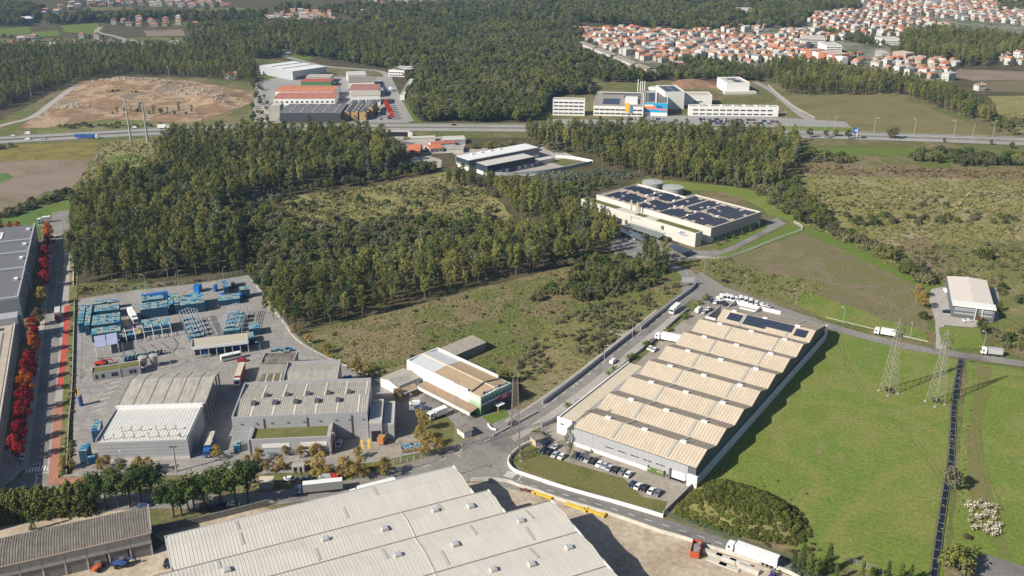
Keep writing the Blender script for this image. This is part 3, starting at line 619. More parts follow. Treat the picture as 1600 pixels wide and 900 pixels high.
for x, y0, y1, c in ((20, 3, 8.4, 0), (52, 3, 8, 0), (39, -13.4, -8.5, 0), (80, -6, -1.4, 0), (64, 10.5, 16.5, 0), (72.5, -31, -25, 0), (85, -22, -16, 0), (100, -31, -25, 0), (12, -6, -1.4, 0), (104, -22, -16, 0), (97, -40, -34, 0), (57, -22, -16, 0), (20, 10, 16, 0)):
    pr = next([(a, 10.5), (r_, 11.7), (b, 10.5)] for a, b, _, _, r_ in rows if a <= y0 <= b)
    z0, z1 = zon(pr, y0) + .25, zon(pr, y1) + .25
    m_ = MB(); m_.hexa([(x, y0, z0), (x + 1.0, y0, z0), (x + 1.0, y1, z1), (x, y1, z1)] + [(x, y0, z0 + .1), (x + 1.0, y0, z0 + .1), (x + 1.0, y1, z1 + .1), (x, y1, z1 + .1)]); m_.build('light_panel', strip_m, B)
keep(f, -8, -68, 115, 18, 2)
# ---- old grey shed, bottom corner
f = FR((0, 885), (234, 832), (0, 845), 8.5); w = f.w
B = f.root('old_shed', 'long weathered shed with dark ribbed roof and roller shutters by the tractor', 'shed')
pr = [(0, 8.5), (7.4, 9.5), (14, 8.7)]
body(B, 'x', [(2.3, 8.5), (7.4, 9.3), (14, 8.5)], -30, w, conc_d); roof(B, 'x', pr, -30, w, roof_o, over=.3, seam=.75, seamm=seam_o, sw=.25)
bx('gutter', B, -30, -.5, 8.35, w + .3, -.25, 8.65, mat('pink_gutter', (.50, .36, .31), .7, .1)); bx('verge_trim', B, w + .3, -.3, 8.3, w + .65, 14.2, 9.75, conc)
for i in range(12):
    x1 = w - i * 6.1; x0 = x1 - 6.0
    bx('wall_panel', B, x0, 0, 4.5, x1, 2.25, 8.45, conc, label=None)
    bx('pillar', B, x1 - .5, .2, 0, x1, 2.0, 4.5, conc_l)
    if i not in (7, 8): bx('roller_shutter', B, x0 + .1, .35, 0, x1 - 1.0 if i in (1, 2) else x1 - .52, .5, 4.5, mat('shutter_grey', (.19, .185, .175), .6, .2, 2, streak=(1, 1, 6)))
    else: bx('wall_panel', B, x0 + .2, .15, 0, x1 - .5, 1.9, 4.5, conc)
keep(f, -30, 0, w, 14)
# ---- works with the bent roof
f = FR((150, 692), (292, 687), (183, 642), 8)
B = f.root('barrel_roof_hall', 'works hall with a bent beige roof behind a white ribbed roof with chimneys', 'works hall')
pr = [(0, 8), (23.6, 8.5)]
body(B, 'x', pr, 0, 32.4, grey_wall); roof(B, 'x', pr, .4, 32, mat('white_roof_sheet', (.60, .59, .56), .55, .08, .3), over=-.1, seam=1.2, seamm=mat('white_roof_seam', (.53, .52, .485), .6, .05), sw=.25, sh=.05)
bx('plinth', B, -.05, -.12, 0, 32.5, -.003, 1.2, conc_l); parapet(B, -.1, -.15, 32.5, 23.4, 8, 9.1, grey_wall, .3, 'l'); bx('parapet', B, -.1, 23.4, 8.5, 32.6, 24.3, 10, white2)
for i in range(6):
    for yy, dx in ((1.6, 0), (6.5, 1.8)):
        x = 6 + i * 3.6 + (1.6 if i > 2 else 0) + dx * .7
        m_ = MB(); m_.tube((x, yy, 8), (x, yy, 10), .16, n=8); m_.tube((x, yy, 10), (x, yy, 10.5), .18, .5, n=8); m_.build('chimney', mat('buff_flue', (.45, .39, .27), .6, .1), B)
for x, y in ((2.5, 1.2), (29.6, 1.4)):
    m_ = MB(); m_.tube((x, y, 8), (x, y, 10.2), .22, n=8); m_.build('chimney', mat('rust_flue', (.30, .13, .07), .8, .2), B)
for z in (2.6, 4.0, 5.4, 6.8): bx('cladding_joint', B, 0, -.04, z, 32.4, -.005, z + .06, grey_d)
prb = [(24.4, 8.6), (44, 10.8), (52, 9.0)]
roof(B, 'x', prb, 0, 33, roof_g, over=.2, seam=5.4, seamm=mat('roof_joint', (.17, .15, .12), .8, 0), sw=.22, th=.3)
body(B, 'x', [(24.4, 8.6), (44, 10.8), (52, 9.0)], 0, 1, roof_g)
m_ = MB()
for i in range(7):
    y = 24.8 + i * 4.4; z = zon(prb, y)
    m_.box(32.2, y - .25, 0, 32.8, y + .25, z)
m_.build('steel_column', steel, B, kind='stuff')
body(B, 'x', [(24.6, 8.2), (44, 10.4), (51.6, 8.6)], 20, 20.6, mat('teal_dark', (.03, .06, .075), .7, .1), name='inner_wall')
bx('wall', B, 0.5, 51.2, 0, 20, 51.9, 8.8, grey_wall)
keep(f, 0, 0, 33, 52)
# ---- grey hall with the row of dark skylights
f = FR((362, 657), (574, 648), (383, 603), 10); w, d = f.w, 28.0
B = f.root('grey_hall', 'grey works hall with pale roof stripes and two rows of dark skylights', 'works hall')
pr = [(0, 10), (14.2, 10.9), (d, 10)]
body(B, 'x', pr, 0, w, grey_wall); roof(B, 'x', pr, .5, w - .3, roof_g, over=-.1, seam=.8, seamm=mat('light_rib', (.44, .41, .36), .85, .1), sw=.25)
parapet(B, 0, 0, w, d, 10, 11.3, grey_wall, .45, 'fblr')
for i in range(6):
    for y0, y1, o in ((.9, 14, 6.2), (14.4, 27, 8.5)):
        x = o + i * 8.0
        if x > w - 1.5: continue
        z0, z1 = zon(pr, y0) + .32, zon(pr, y1) + .32
        m_ = MB(); m_.hexa([(x, y0, z0), (x + .7, y0, z0), (x + .7, y1, z1), (x, y1, z1)] + [(x, y0, z0 + .06), (x + .7, y0, z0 + .06), (x + .7, y1, z1 + .06), (x, y1, z1 + .06)])
        m_.build('light_panel', mat('cream_light_panel', (.60, .57, .48), .5, .08), B)
for i in range(5):
    x = 5.6 + i * 8; bx('skylight', B, x, 9.0, 10.6, x + 1.7, 11.6, 12.0, mat('dark_skylight', (.10, .10, .11), .4, .1)); bx('skylight', B, x + 4.0, 15.2, 10.6, x + 5.5, 17.4, 12.0, mat('dark_skylight', (.1, .1, .11)))
for z in (4.5, 6, 7.5, 9): bx('cladding_joint', B, 0, -.05, z, w, -.005, z + .05, mat('joint_grey', (.25, .25, .255), .7, 0))
for x in (11.5, 27.5, 44): bx('downpipe', B, x, -.3, 0, x + .25, -.06, 10.2, grey_d)
for x in (3, 8.5, 14, 20, 26, 32, 38, 43, 48): bx('vent_hood', B, x, -.4, 8.2, x + .7, -.08, 8.5, grey_d)
prb = [(d + .3, 10.8), (36, 11.5), (44.3, 10.8)]
body(B, 'x', prb, 15, 36.8, grey_wall); roof(B, 'x', prb, 15.3, 36.5, roof_g, over=-.1, seam=.8, seamm=mat('light_rib', (.44, .41, .36)), sw=.25); parapet(B, 15, 28.4, 36.8, 44.3, 10.8, 12.1, grey_wall, .4, 'blr')
bx('annex', B, w + .6, -3, 0, 55.6, 14.6, 7.6, grey_wall); parapet(B, w + .6, -3, 55.6, 14.6, 7.6, 8.6, conc_l, .3, 'fbr')
bx('door_opening', B, w + 1.3, -3.15, 0, w + 4.8, -3.02, 4.6, dark_gap)
bx('annex', B, 55.9, -2, 0, 60, 15.5, 6.2, grey_wall); parapet(B, 55.9, -2, 60, 15.5, 6.2, 7, conc_l, .3, 'fbr')
bx('office_wing', B, 7.7, -9.6, 0, 36.3, -.15, 5.8, grey_wall); bx('grass_roof', B, 8.4, -8.9, 5.8, 35.7, -.4, 6.2, lawn); parapet(B, 7.7, -9.6, 36.3, -.15, 5.8, 7.0, grey_wall, .6, 'flr')
bx('ramp_wall', B, 36.4, -11.2, 0, 37.2, -.1, 7.4, conc); bx('ramp_wall', B, 7.0, -9.9, 0, 7.7, -.2, 7.1, grey_wall)
bx('window', B, 12, -9.75, 3.3, 22, -9.62, 5.0, white); bx('window', B, 26, -9.75, 3.3, 35.5, -9.62, 5.0, white); bx('window', B, 12, -9.72, 1.2, 25, -9.62, 2.3, mat('pale_glass', (.35, .42, .45), .2, .1))
bx('canopy', B, 25.5, -12.5, 2.7, 33.5, -9.63, 3.0, mat('canopy_slat', (.16, .12, .05), .8, .2)); bx('canopy_post', B, 25.5, -12.5, 0, 25.9, -12.1, 2.7, grey_wall); bx('canopy_post', B, 33.1, -12.5, 0, 33.5, -12.1, 2.7, grey_wall); bx('canopy', B, 25.5, -12.5, 3.02, 33.5, -12.1, 3.4, grey_wall)
keep(f, 0, -12, 60, 45)
# low sheds behind it
f2 = FR((405, 607), (455, 604), (411, 583), 6.5)
B = f2.root('flue_shed', 'low brown roofed shed with light stripes beside the thin rusty chimney', 'shed')
pr = [(0, 5.8), (f2.d / 2, 6.6), (f2.d, 5.8)]; body(B, 'x', pr, 0, f2.w, conc_d); roof(B, 'x', pr, 0, f2.w, roof_o, seam=.9, seamm=seam_o, sw=.25)
for i in range(4):
    for k in (0, 1):
        x = 1.6 + i * 2.9; y0, y1 = (.5, f2.d / 2 - .4) if k == 0 else (f2.d / 2 + .4, f2.d - .5); z0, z1 = zon(pr, y0) + .3, zon(pr, y1) + .3
        m_ = MB(); m_.hexa([(x, y0, z0), (x + .8, y0, z0), (x + .8, y1, z1), (x, y1, z1)] + [(x, y0, z0 + .08), (x + .8, y0, z0 + .08), (x + .8, y1, z1 + .08), (x, y1, z1 + .08)]); m_.build('light_panel', mat('buff_panel', (.50, .42, .28), .6, .1), B)
m_ = MB(); m_.tube((f2.w - .6, f2.d + .5, 0), (f2.w - .6, f2.d + .5, 14), .3, n=8); m_.build('chimney', mat('rust_flue', (.3, .13, .07)), B)
keep(f2, 0, 0, f2.w, f2.d)
f2 = FR((408, 568), (460, 567), (413, 553), 5.5)
B = f2.root('parapet_shed', 'small grey brown roofed shed behind the striped one near loose blue crates', 'shed')
pr = [(0, 5.5), (f2.d * .5, 6.1), (f2.d, 5.5)]; body(B, 'x', pr, 0, f2.w, conc); roof(B, 'x', pr, 0, f2.w, roof_o, seam=.9, seamm=seam_o); parapet(B, 0, 0, f2.w, f2.d, 5.5, 6.6, grey_wall, .35, 'lr'); keep(f2, 0, 0, f2.w, f2.d)
# ---- crate yard shed with the steel grid frame
f = FR((299, 530 + 14), (388, 523 + 11), (295, 520 + 9), 5.5); w = f.w
B = f.root('yard_shed', 'flat beige roofed open bay shed in front of the steel frames in the crate yard', 'shed')
pr = [(0, 5.5), (8.5, 5.9)]
roof(B, 'x', pr, 0, w, mat('buff_roof', (.42, .38, .30), .8, .08), over=.2, seam=0, th=.3); bx('wall', B, 0, 8.0, 0, w, 8.4, 5.5, grey_wall); parapet(B, 0, 0, w, 8.5, 5.5, 6.5, grey_wall, .4, 'lr'); bx('fascia', B, 0, -.25, 4.6, w, -.02, 5.9, white2)
for i in range(8): bx('column', B, i * (w - .5) / 7, 0, 0, i * (w - .5) / 7 + .4, .4, 4.6, conc_l)
for i in range(7):
    c_ = ('crate_blue', (.015, .07, .22)) if i % 2 else ('crate_navy', (.01, .03, .09))
    bx('stored_goods', B, i * (w - .5) / 7 + .9, 3.5, 0, (i + 1) * (w - .5) / 7 - .3, 7.5, 3.2, mat(c_[0], c_[1], .5, .1))
keep(f, 0, 0, w, 30)
# ---- the saw-tooth warehouse
al = math.radians(-34.18); o_ = Vector((68.64, 288.12)) - Vector((math.cos(al), math.sin(al))) * 49
f = FR(o=o_, ang=al, w=49, d=140); SAW = f
B = f.root('sawtooth_warehouse', 'long beige warehouse with eight ribbed gable roofs beside the green field', 'warehouse')
P_ = 17.47
for i in range(8):
    x0 = 4.6 if i == 7 else 0.0; x1 = 49.0 - (0.35 * i / 7)
    pr = [(i * P_ - 8.72, 7.6), (i * P_, 10.4), (i * P_ + 8.72, 7.6)] if i < 7 else [(i * P_ - 8.72, 7.6), (i * P_, 10.4), (i * P_ + 15.5, 7.2)]
    body(B, 'x', pr, x0 + .05, x1 - .05, grey_d)  # gable walls dark grey: their shade is painted into the colour
    rb = mat('shaded_beige_roof', (.37, .315, .25), .7, .2, .2, streak=(1.1, .09, .1)); rs = mat('shaded_beige_seam', (.30, .25, .19), .7, .1)  # back slopes: same beige with the shade away from the sun painted in
    a = roof(B, 'x', pr, x0, x1, [roof_b, rb], over=0, seam=1.22, seamm=seam_b, sw=.40, sh=.07)
    for xs in (15.2, 37.3):
        m_ = MB(); y0, y1 = pr[0][0] + .4, pr[1][0] - .3; z0, z1 = zon(pr, y0) + .36, zon(pr, y1) + .36
        m_.hexa([(xs, y0, z0), (xs + .8, y0, z0), (xs + .8, y1, z1), (xs, y1, z1)] + [(xs, y0, z0 + .06), (xs + .8, y0, z0 + .06), (xs + .8, y1, z1 + .06), (xs, y1, z1 + .06)]); m_.build('light_panel', mat('grey_light_panel', (.36, .355, .33), .4, .1), B)
        m_ = MB(); y0, y1 = pr[1][0] + .3, pr[2][0] - .4; z0, z1 = zon(pr, y0) + .36, zon(pr, y1) + .36
        m_.hexa([(xs + 1, y0, z0), (xs + 2.2, y0, z0), (xs + 2.2, y1, z1), (xs + 1, y1, z1)] + [(xs + 1, y0, z0 + .06), (xs + 2.2, y0, z0 + .06), (xs + 2.2, y1, z1 + .06), (xs + 1, y1, z1 + .06)]); m_.build('light_panel', mat('grey_light_panel', (.36, .355, .33)), B)
    for xs in ((10, 25, 40.4) if i else (9.5, 24.7, 40.0)):
        bx('ridge_vent', B, xs - 1.1, i * P_ - .55, 10.5, xs + 1.1, i * P_ + .55, 11.2, white2)
    bx('valley_gutter', B, x0, i * P_ + 8.55 if i < 7 else i * P_ + 15.3, 7.3, x1, i * P_ + 8.9 if i < 7 else i * P_ + 15.9, 7.55, conc_d)
# lower white wall band on the field side
m_ = MB(); m_.box(49.15, -8.9, 0, 49.6, 138.2, 3.9); m_.build('boundary_band', mat('bluish_white_wall', (.55, .58, .62), .7, .08, .4), B)
bx('wall', B, 46.2, -9.6, 0, 49.9, -8.75, 4.6, white)
# front wall details
bx('plinth', B, -3.4, -8.95, 0, 38, -8.74, 1.5, white)
bx('wall', B, 0, -8.86, 1.5, 46, -8.73, 7.3, grey_wall)
bx('roller_door', B, 40.0, -9.02, 0, 45.2, -8.88, 3.9, white2); bx('door_opening', B, 40.0, -9.08, 0, 45.2, -9.03, 1.0, dark_gap); bx('door_pillar', B, 39.3, -9.6, 0, 39.9, -8.87, 4.4, grey_d)
for x in (13.5, 18.6, 23.7, 28.8, 33.9): bx('window', B, x, -8.93, 4.0, x + 3.4, -8.87, 4.35, dark_gap)
for i in range(9): bx('downpipe', B, 3 + i * 4.6, -8.95, 1.5, 3.18 + i * 4.6, -8.87, 7.3, mat('light_grey_pipe', (.45, .45, .45), .6, 0))
# walls that close the valleys towards the road, then the flat annex
for i in range(8):
    y0 = i * P_ - 8.7; pr = [(y0, 7.4), (i * P_, 10.4), (y0 + 17.44, 7.4)]
    if 0 < i < 7 and i > 3: body(B, 'x', [(y0, 7.6), (i * P_, 7.8), (y0 + 17.44, 7.6)], -.4, -.02, grey_wall)
bx('annex', B, -10.0, -4.6, 0, -3.3, 54, 6.0, white); bx('annex_roof', B, -9.2, -3.9, 6.0, -3.3, 53.6, 6.35, mat('flat_beige_roof', (.56, .48, .37), .7, .06)); parapet(B, -10, -4.6, -3.3, 54, 6.0, 6.9, white, .5, 'l')
parapet(B, -10, -4.6, -3.4, 54, 6.0, 7.2, white, .5, 'f'); bx('window', B, -8.4, -4.72, 4.4, -7.0, -4.62, 4.9, glass)
bx('annex', B, -3.25, -8.7, 0, -.05, 54, 6.2, grey_wall); bx('notch_wall', B, -.6, 113.6, 0, 0, 131, 8.4, grey_wall); bx('notch_wall', B, -.6, 113.2, 7, 4.4, 113.8, 8.8, white2)
bx('notch_wall', B, 4.0, 122, 0, 4.6, 138, 9.6, grey_wall); bx('back_parapet', B, 4, 137.8, 0, 27, 138.4, 9.2, white2); bx('notch_wall', B, 9, 131.5, 6, 16.8, 132, 9.3, white2); bx('notch_wall', B, 16.8, 131.5, 6, 17.4, 138, 9.3, grey_wall)
bx('back_parapet', B, 17.5, 138, 0, 48.6, 142.8, 5.6, white2)
# photovoltaic arrays on the last slope, cell by cell
def pv(parent, x0, y0, nx, ny, pr, cw=1.05, ch=1.7):
    me = cmesh(('pv', cw, ch), lambda: (lambda b_: (b_.box(-cw / 2 + .03, -ch / 2 + .03, 0, cw / 2 - .03, ch / 2 - .03, .08), b_.mesh('solar_panel', solar))[1])(MB()))
    for j in range(ny):
        for i in range(nx):
            y = y0 + (j + .5) * ch; z = zon(pr, y) + .42; k = (pr[1][1] - pr[0][1]) / (pr[1][0] - pr[0][0])
            o = link('solar_panel', me, parent, (x0 + (i + .5) * cw, y, z)); o.rotation_euler = (math.atan(k), 0, 0)
pr8 = [(7 * P_ - 8.72, 7.6), (7 * P_, 10.4), (7 * P_ + 15.5, 7.2)]
for x0, y0, nx, ny in ((8.6, 115.8, 6, 3), (16.6, 115.2, 10, 4), (27.3, 116.9, 11, 3), (40.6, 115.6, 5, 3)): pv(B, x0, y0, nx, ny, pr8, 1.08, 1.65)
keep(f, -10, -9, 50, 143, 3)
f2 = FR((837, 688), (852, 683), (833, 680), 2.8)
B = f2.root('gate_kiosk', 'small square kiosk with brown roof at the tip of the curved white wall', 'kiosk')
bx('wall', B, 0, 0, 0, 4.2, 3.8, 2.7, mat('buff_wall', (.48, .38, .25), .8, .1)); bx('roof', B, -.4, -.4, 2.7, 4.6, 4.2, 3.0, roof_o); bx('plinth', B, -.1, -.12, 0, 4.3, -.01, 1.1, white)
# ---- green office building
f = FR((751, 621), (800, 598), (633, 566), 8.4); w, d = f.w, 45.6
B = f.root('green_office', 'white and green office building with a half tan half white roof', 'office building')
pr = [(.7, 8.0), (w / 2, 8.9), (w - .7, 8.0)]
tan = mat('tan_roof', (.46, .34, .22), .7, .07); whr = mat('pale_grey_roof', (.56, .57, .57), .6, .06)
body(B, 'y', [(0, 8.0), (w / 2, 8.8), (w, 8.0)], 0, d, white)
roof(B, 'y', pr, .7, 29.5, tan, over=0, seam=.9, seamm=mat('tan_rib', (.38, .275, .175), .7, 0), sw=.2, sh=.06); roof(B, 'y', pr, 29.6, d - .5, whr, over=0, seam=1.2, seamm=mat('grey_rib', (.5, .51, .51), .6, 0), sw=.15, sh=.06)
parapet(B, 0, 7, w, d, 8.0, 9.1, white, .55, 'lrb'); bx('ridge_cap', B, w / 2 - .25, .8, 9.05, w / 2 + .25, d - .6, 9.3, mat('cream_ridge', (.60, .52, .40), .6, .05))
m_ = MB(); m_.bar((.8, 6.0, 8.5), (w / 2, 7.0, 9.4), .4, .5); m_.bar((w / 2, 7.0, 9.4), (w - .8, 6.0, 8.5), .4, .5); m_.build('roof_divider', grey_d, B)
grn = mat('green_cladding', (.16, .30, .19), .6, .08); grn_l = mat('pale_green_cladding', (.46, .60, .46), .6, .06); grn_m = mat('teal_cladding', (.20, .34, .28), .6, .06)
bx('green_panel', B, -.15, -.1, 0, -.005, 6.6, 3.0, mat('deep_green_cladding', (.13, .24, .12), .6, .1)); bx('green_panel', B, -.15, -.1, 3.0, -.005, 6.6, 5.4, mat('mid_green_cladding', (.30, .42, .27), .6, .1)); bx('green_panel', B, -.15, -.1, 5.4, -.005, 6.6, 8.5, grn_l)
bx('front_band', B, 0, -.3, 7.0, w, -.01, 8.5, grn_m); bx('front_band', B, 0, -.3, 4.6, w, -.01, 5.4, mat('pale_blue_band', (.42, .46, .52), .6, .05)); bx('front_panel', B, 0, -.2, 0, w, -.012, 4.6, mat('glazed_mosaic', (.07, .09, .09), .3, .6, 1.5))
windows(B, 'f', -.16, [1.0 + i * 2.0 for i in range(9)], 5.5, 1.45, 1.5, glassb, grn_m)
red = mat('banner_red', (.5, .03, .04), .6, .05)
bn = bx('banner', B, 9.6, -.5, 3.6, 15.6, -.31, 5.0, red)
def text(body_, name, m, parent, loc, rot, size, ext=.06, sx=1.0, shear=0):
    cu = bpy.data.curves.new(name, 'FONT'); cu.body = body_; cu.size = size; cu.extrude = ext; cu.align_x = 'LEFT'; cu.materials.append(m); cu.shear = shear
    tmp = bpy.data.objects.new('lettering', cu); me = bpy.data.meshes.new_from_object(tmp); bpy.data.objects.remove(tmp)
    o = link(name, me, parent, loc); o.rotation_euler = rot; o.scale = (sx, 1, 1); return o
bx('banner_print', bn, 11.4, -.53, 4.0, 14.0, -.503, 4.6, mat('banner_pink', (.75, .5, .5), .6, .05))
blue = mat('sign_blue', (.04, .05, .24), .5, .05)
def star(parent, x, z, r, m, y=-.35):
    m_ = MB()
    for k in range(3):
        a = k * PI / 3; m_.bar((x - r * math.cos(a), y, z - r * math.sin(a)), (x + r * math.cos(a), y, z + r * math.sin(a)), .3, .3)
    m_.build('star_emblem', m, parent)
for x in (1.2, 9.6): star(B, x + .4, 9.9, .75, blue)
text('ferrus', 'roof_sign', blue, B, (2.4, -.3, 9.2), (PI / 2, 0, 0), 1.7, sx=.95); text('ferrus', 'roof_sign', blue, B, (11.0, -.3, 9.2), (PI / 2, 0, 0), 1.7, sx=.95)
m_ = MB()
for x in (1.6, 3.4, 5.4, 7.0, 10, 12, 14, 16): m_.bar((x, -.2, 8.4), (x, -.2, 9.3), .1)
m_.build('sign_bracket', white2, B, kind='stuff')
bx('porch', B, 6.5, -3.4, 2.9, 10.2, -1.2, 3.15, white); bx('porch_post', B, 6.5, -3.2, 0, 6.8, -2.9, 2.9, mat('ochre_post', (.45, .26, .08), .7, .1)); m_ = MB(); m_.bar((6.6, -3.1, 3.1), (6.6, -.3, 4.6), .12); m_.build('porch_stay', steel, B)
pr = [(-5.0, 2.9), (-.6, 3.6)]; bt = [brown_tile]
roof(B, 'y', pr, 1.0, 33, brown_tile, over=.1, seam=.8, seamm=mat('brown_tile_ridge', (.42, .33, .24), .9, .2), sw=.3); bx('canopy_edge', B, -5.4, .8, 2.0, -5.1, 33, 3.2, white)
for i in range(8): bx('canopy_post', B, -5.3, 1.2 + i * 4.4, 0, -5.0, 1.5 + i * 4.4, 2.0, conc_d)
pr = [(36.6, 3.8), (42.6, 5.0), (48.5, 3.8)]; body(B, 'x', pr, -12.2, -.1, white, name='annex_wall'); roof(B, 'x', pr, -12.2, -.2, roof_g, over=.3, seam=.9, seamm=seam_g, name='annex_roof'); bx('annex_fascia', B, -12.3, 35.7, 3.2, -1.2, 36.2, 4.9, grey_wall)
pr = [(32.4, 2.9), (35.6, 3.6)]; roof(B, 'x', pr, -12.2, -5.4, brown_tile, over=.1, seam=.8, seamm=mat('brown_tile_ridge', (.2, .1, .06)), sw=.3); bx('canopy_edge', B, -12.4, 32.0, 2.4, -5.4, 32.3, 3.0, white)
keep(f, -13, -2, w, 49)
f2 = FR((712, 553), (762, 538), (690, 545), 4)
f2b = FR(o=FR.world(f, 24.7, 42.3), ang=f.ang, w=18.6, d=9)
B = f2b.root('rusty_shed', 'narrow low shed with rust spotted roof beyond the green office building', 'shed')
pr = [(0, 3.8), (9, 4.4)]; body(B, 'x', pr, 0, 18.6, conc_d); roof(B, 'x', pr, 0, 18.6, mat('rust_spotted_roof', (.34, .30, .25), .85, .35, .5), seam=.9, seamm=seam_g, sw=.3); keep(f2b, 0, 0, 18.6, 9)
f2 = FR((725, 675), (742, 669), (733, 668), 3)
B = f2.root('guard_house', 'small guard house with dark roof at the gate of the green office yard', 'hut')
bx('wall', B, 0, 0, 0, 3.6, 5, 2.7, white); bx('roof', B, -.5, -.6, 2.7, 4.2, 5.5, 3.0, roof_o)
# ---- factory with the field of solar panels
f = FR((1111, 358), (1190, 332), (922, 308), 9); FAC = f
B = f.root('solar_factory', 'large cream factory with rows of solar panels covering its flat roof', 'factory')
m_ = MB(); m_.prism([(0, 0), (50.5, 0), (50.5, 52.6), (41, 52.6), (41, 95.4), (0, 95.4)], 0, 8.9); m_.build('wall', cream, B)
m_ = MB(); m_.prism([(.6, .6), (49.9, .6), (49.9, 52), (40.4, 52), (40.4, 94.8), (.6, 94.8)], 8.9, 9.05); m_.build('roof', mat('gravel_roof', (.42, .35, .28), .9, .12, .4), B)
parapet(B, 0, 0, 50.5, 52.6, 8.9, 9.6, cream, .4, 'fr'); bx('parapet', B, -.02, 0.45, 8.9, .4, 95.2, 9.6, cream); bx('parapet', B, 40.6, 52.9, 8.9, 41.03, 95.4, 9.6, white); bx('parapet', B, 0, 95, 8.9, 40.6, 95.42, 9.6, cream); bx('parapet', B, 41.1, 52.2, 8.9, 50.1, 52.62, 9.6, white)
bx('cladding', B, .5, -.12, 3.6, 50.6, -.005, 9.3, mat('grey_beige_cladding', (.33, .31, .29), .6, .05)); bx('glazing', B, 3, -.2, .6, 48, -.125, 3.4, mat('green_glass', (.07, .11, .10), .15, .3, 1.0))
for i in range(12): bx('mullion', B, 3 + i * 4.05, -.3, .4, 3.25 + i * 4.05, -.21, 3.5, white2)
bx('front_block', B, -13.0, 1, 3.6, -6.5, 97, 8.9, cream); bx('front_block', B, -12.6, 1.4, 0, -7, 60, 3.6, cream); bx('front_block', B, -11.5, 60, 0, -7, 97, 3.6, grey_d)
bx('link_roof', B, -6.5, 14, 0, -.05, 92, 6.2, conc_l); bx('grass_roof', B, -12.4, 2.0, 8.9, -7.2, 33, 9.1, lawn); bx('grass_roof', B, -12.4, 66, 8.9, -7.2, 96, 9.1, lawn); bx('grass_roof', B, -12.4, 42, 8.9, -8, 50, 9.0, lawn)
bx('gate_frame', B, -13.15, 52, 4.5, -13.02, 52.3, 7.5, grey_d); bx('gate_frame', B, -13.15, 44, 7.3, -13.02, 52, 7.5, grey_d); bx('vent_box', B, -13.8, 25.5, 5.4, -13.02, 27, 7.4, grey_d)
me = None
b_ = MB(); b_.hexa([(-.5, -.62, .25), (.5, -.62, .25), (.5, .62, .62), (-.5, .62, .62), (-.5, -.62, .31), (.5, -.62, .31), (.5, .62, .68), (-.5, .62, .68)]); b_.box(-.05, -.5, 0, .05, .5, .28)
def pvrow(n):
    return cmesh(('pvrow', n), lambda: (lambda q: ([q.hexa([(i * 1.1, -.8, .2), (i * 1.1 + 1.05, -.8, .2), (i * 1.1 + 1.05, .8, .4), (i * 1.1, .8, .4), (i * 1.1, -.8, .26), (i * 1.1 + 1.05, -.8, .26), (i * 1.1 + 1.05, .8, .46), (i * 1.1, .8, .46)]) for i in range(n)], q.mesh('solar_row', solar))[1])(MB()))
rr = random.Random(5)
for (xa, xb, ya, yb) in ((2, 22, 3, 25), (24, 48, 3, 26), (2, 19, 28, 42), (21, 48, 28.5, 39), (20, 48, 41, 51), (2, 22, 45, 63), (24, 39.5, 54, 71), (2, 22, 66, 92), (24, 39, 74, 93)):
    y = ya
    while y < yb:
        a = xa + rr.choice((0, 0, 1.1, 2.2, 3.3)); b2 = xb - rr.choice((0, 0, 1.1, 2.2, 4.4))
        if rr.random() < .25 and b2 - a > 12:
            c1 = a + rr.uniform(.3, .5) * (b2 - a); link('solar_row', pvrow(int((c1 - a) / 1.1)), B, (a, y, 9.06)); a = c1 + 2.2
        n_ = int((b2 - a) / 1.1)
        if n_ > 1: link('solar_row', pvrow(n_), B, (a, y, 9.06))
        y += 2.7
for (x, y) in ((10, 26), (19, 27), (22, 12), (22, 40), (33, 28), (45, 29), (18, 43), (28, 52), (22, 64), (14, 64), (24, 72), (32, 72), (12, 42)):
    bx('roof_hatch', B, x, y, 9.05, x + 2, y + 1.3, 9.7, white2)
for (x, y, h) in ((-4.5, 60, 14), (-2, 57, 13), (-4, 55, 12.5)):
    m_ = MB(); m_.tube((x, y, 6.2), (x, y, h), .5, n=10); m_.tube((x, y, h), (x, y, h + .6), .7, .5, n=10); m_.build('exhaust_stack', steel if y == 57 else mat('yellowish_stack', (.50, .40, .18), .6, .15), B)
for (x, y, h) in ((12, 66, 14), (6, 78, 13)):
    m_ = MB(); m_.tube((x, y, 9), (x, y, h), .12, n=6); m_.build('roof_mast', steel, B)
for y in (38, 35.5, 33, 30.5, 28.5): bx('air_unit', B, -5.5, y, 6.2, -3.4, y + 1.6, 7.6, white2)
# emblem and its lettering on the long lit wall
lb = mat('emblem_blue', (.10, .25, .42), .5, 0); lr = mat('emblem_red', (.55, .16, .13), .5, 0)
m_ = MB(); m_.add([(-13.06, 10.2, 7.0), (-13.06, 8.4, 7.0), (-13.06, 9.3, 8.5)], [(0, 1, 2)]); m_.build('emblem', lr, B); m_ = MB(); m_.add([(-13.06, 13.2, 6.4), (-13.06, 10.4, 6.5), (-13.06, 10.4, 7.5), (-13.06, 12.4, 7.6)], [(0, 1, 2, 3)]); m_.build('emblem', lb, B)
m_ = MB()
for k in range(12): m_.box(-13.09, 6.2 + k * .72, 5.9 - .05 * abs(k - 6), -13.03, 6.2 + k * .72 + .45, 6.35 - .05 * abs(k - 6))
for k in range(6): m_.box(-13.09, 8.2 + k * .8, 5.1, -13.03, 8.2 + k * .8 + .5, 5.5)
m_.build('wall_lettering', mat('letter_blue', (.04, .10, .25), .5, 0), B, kind='stuff')
keep(f, -14, 0, 51, 98, 3)
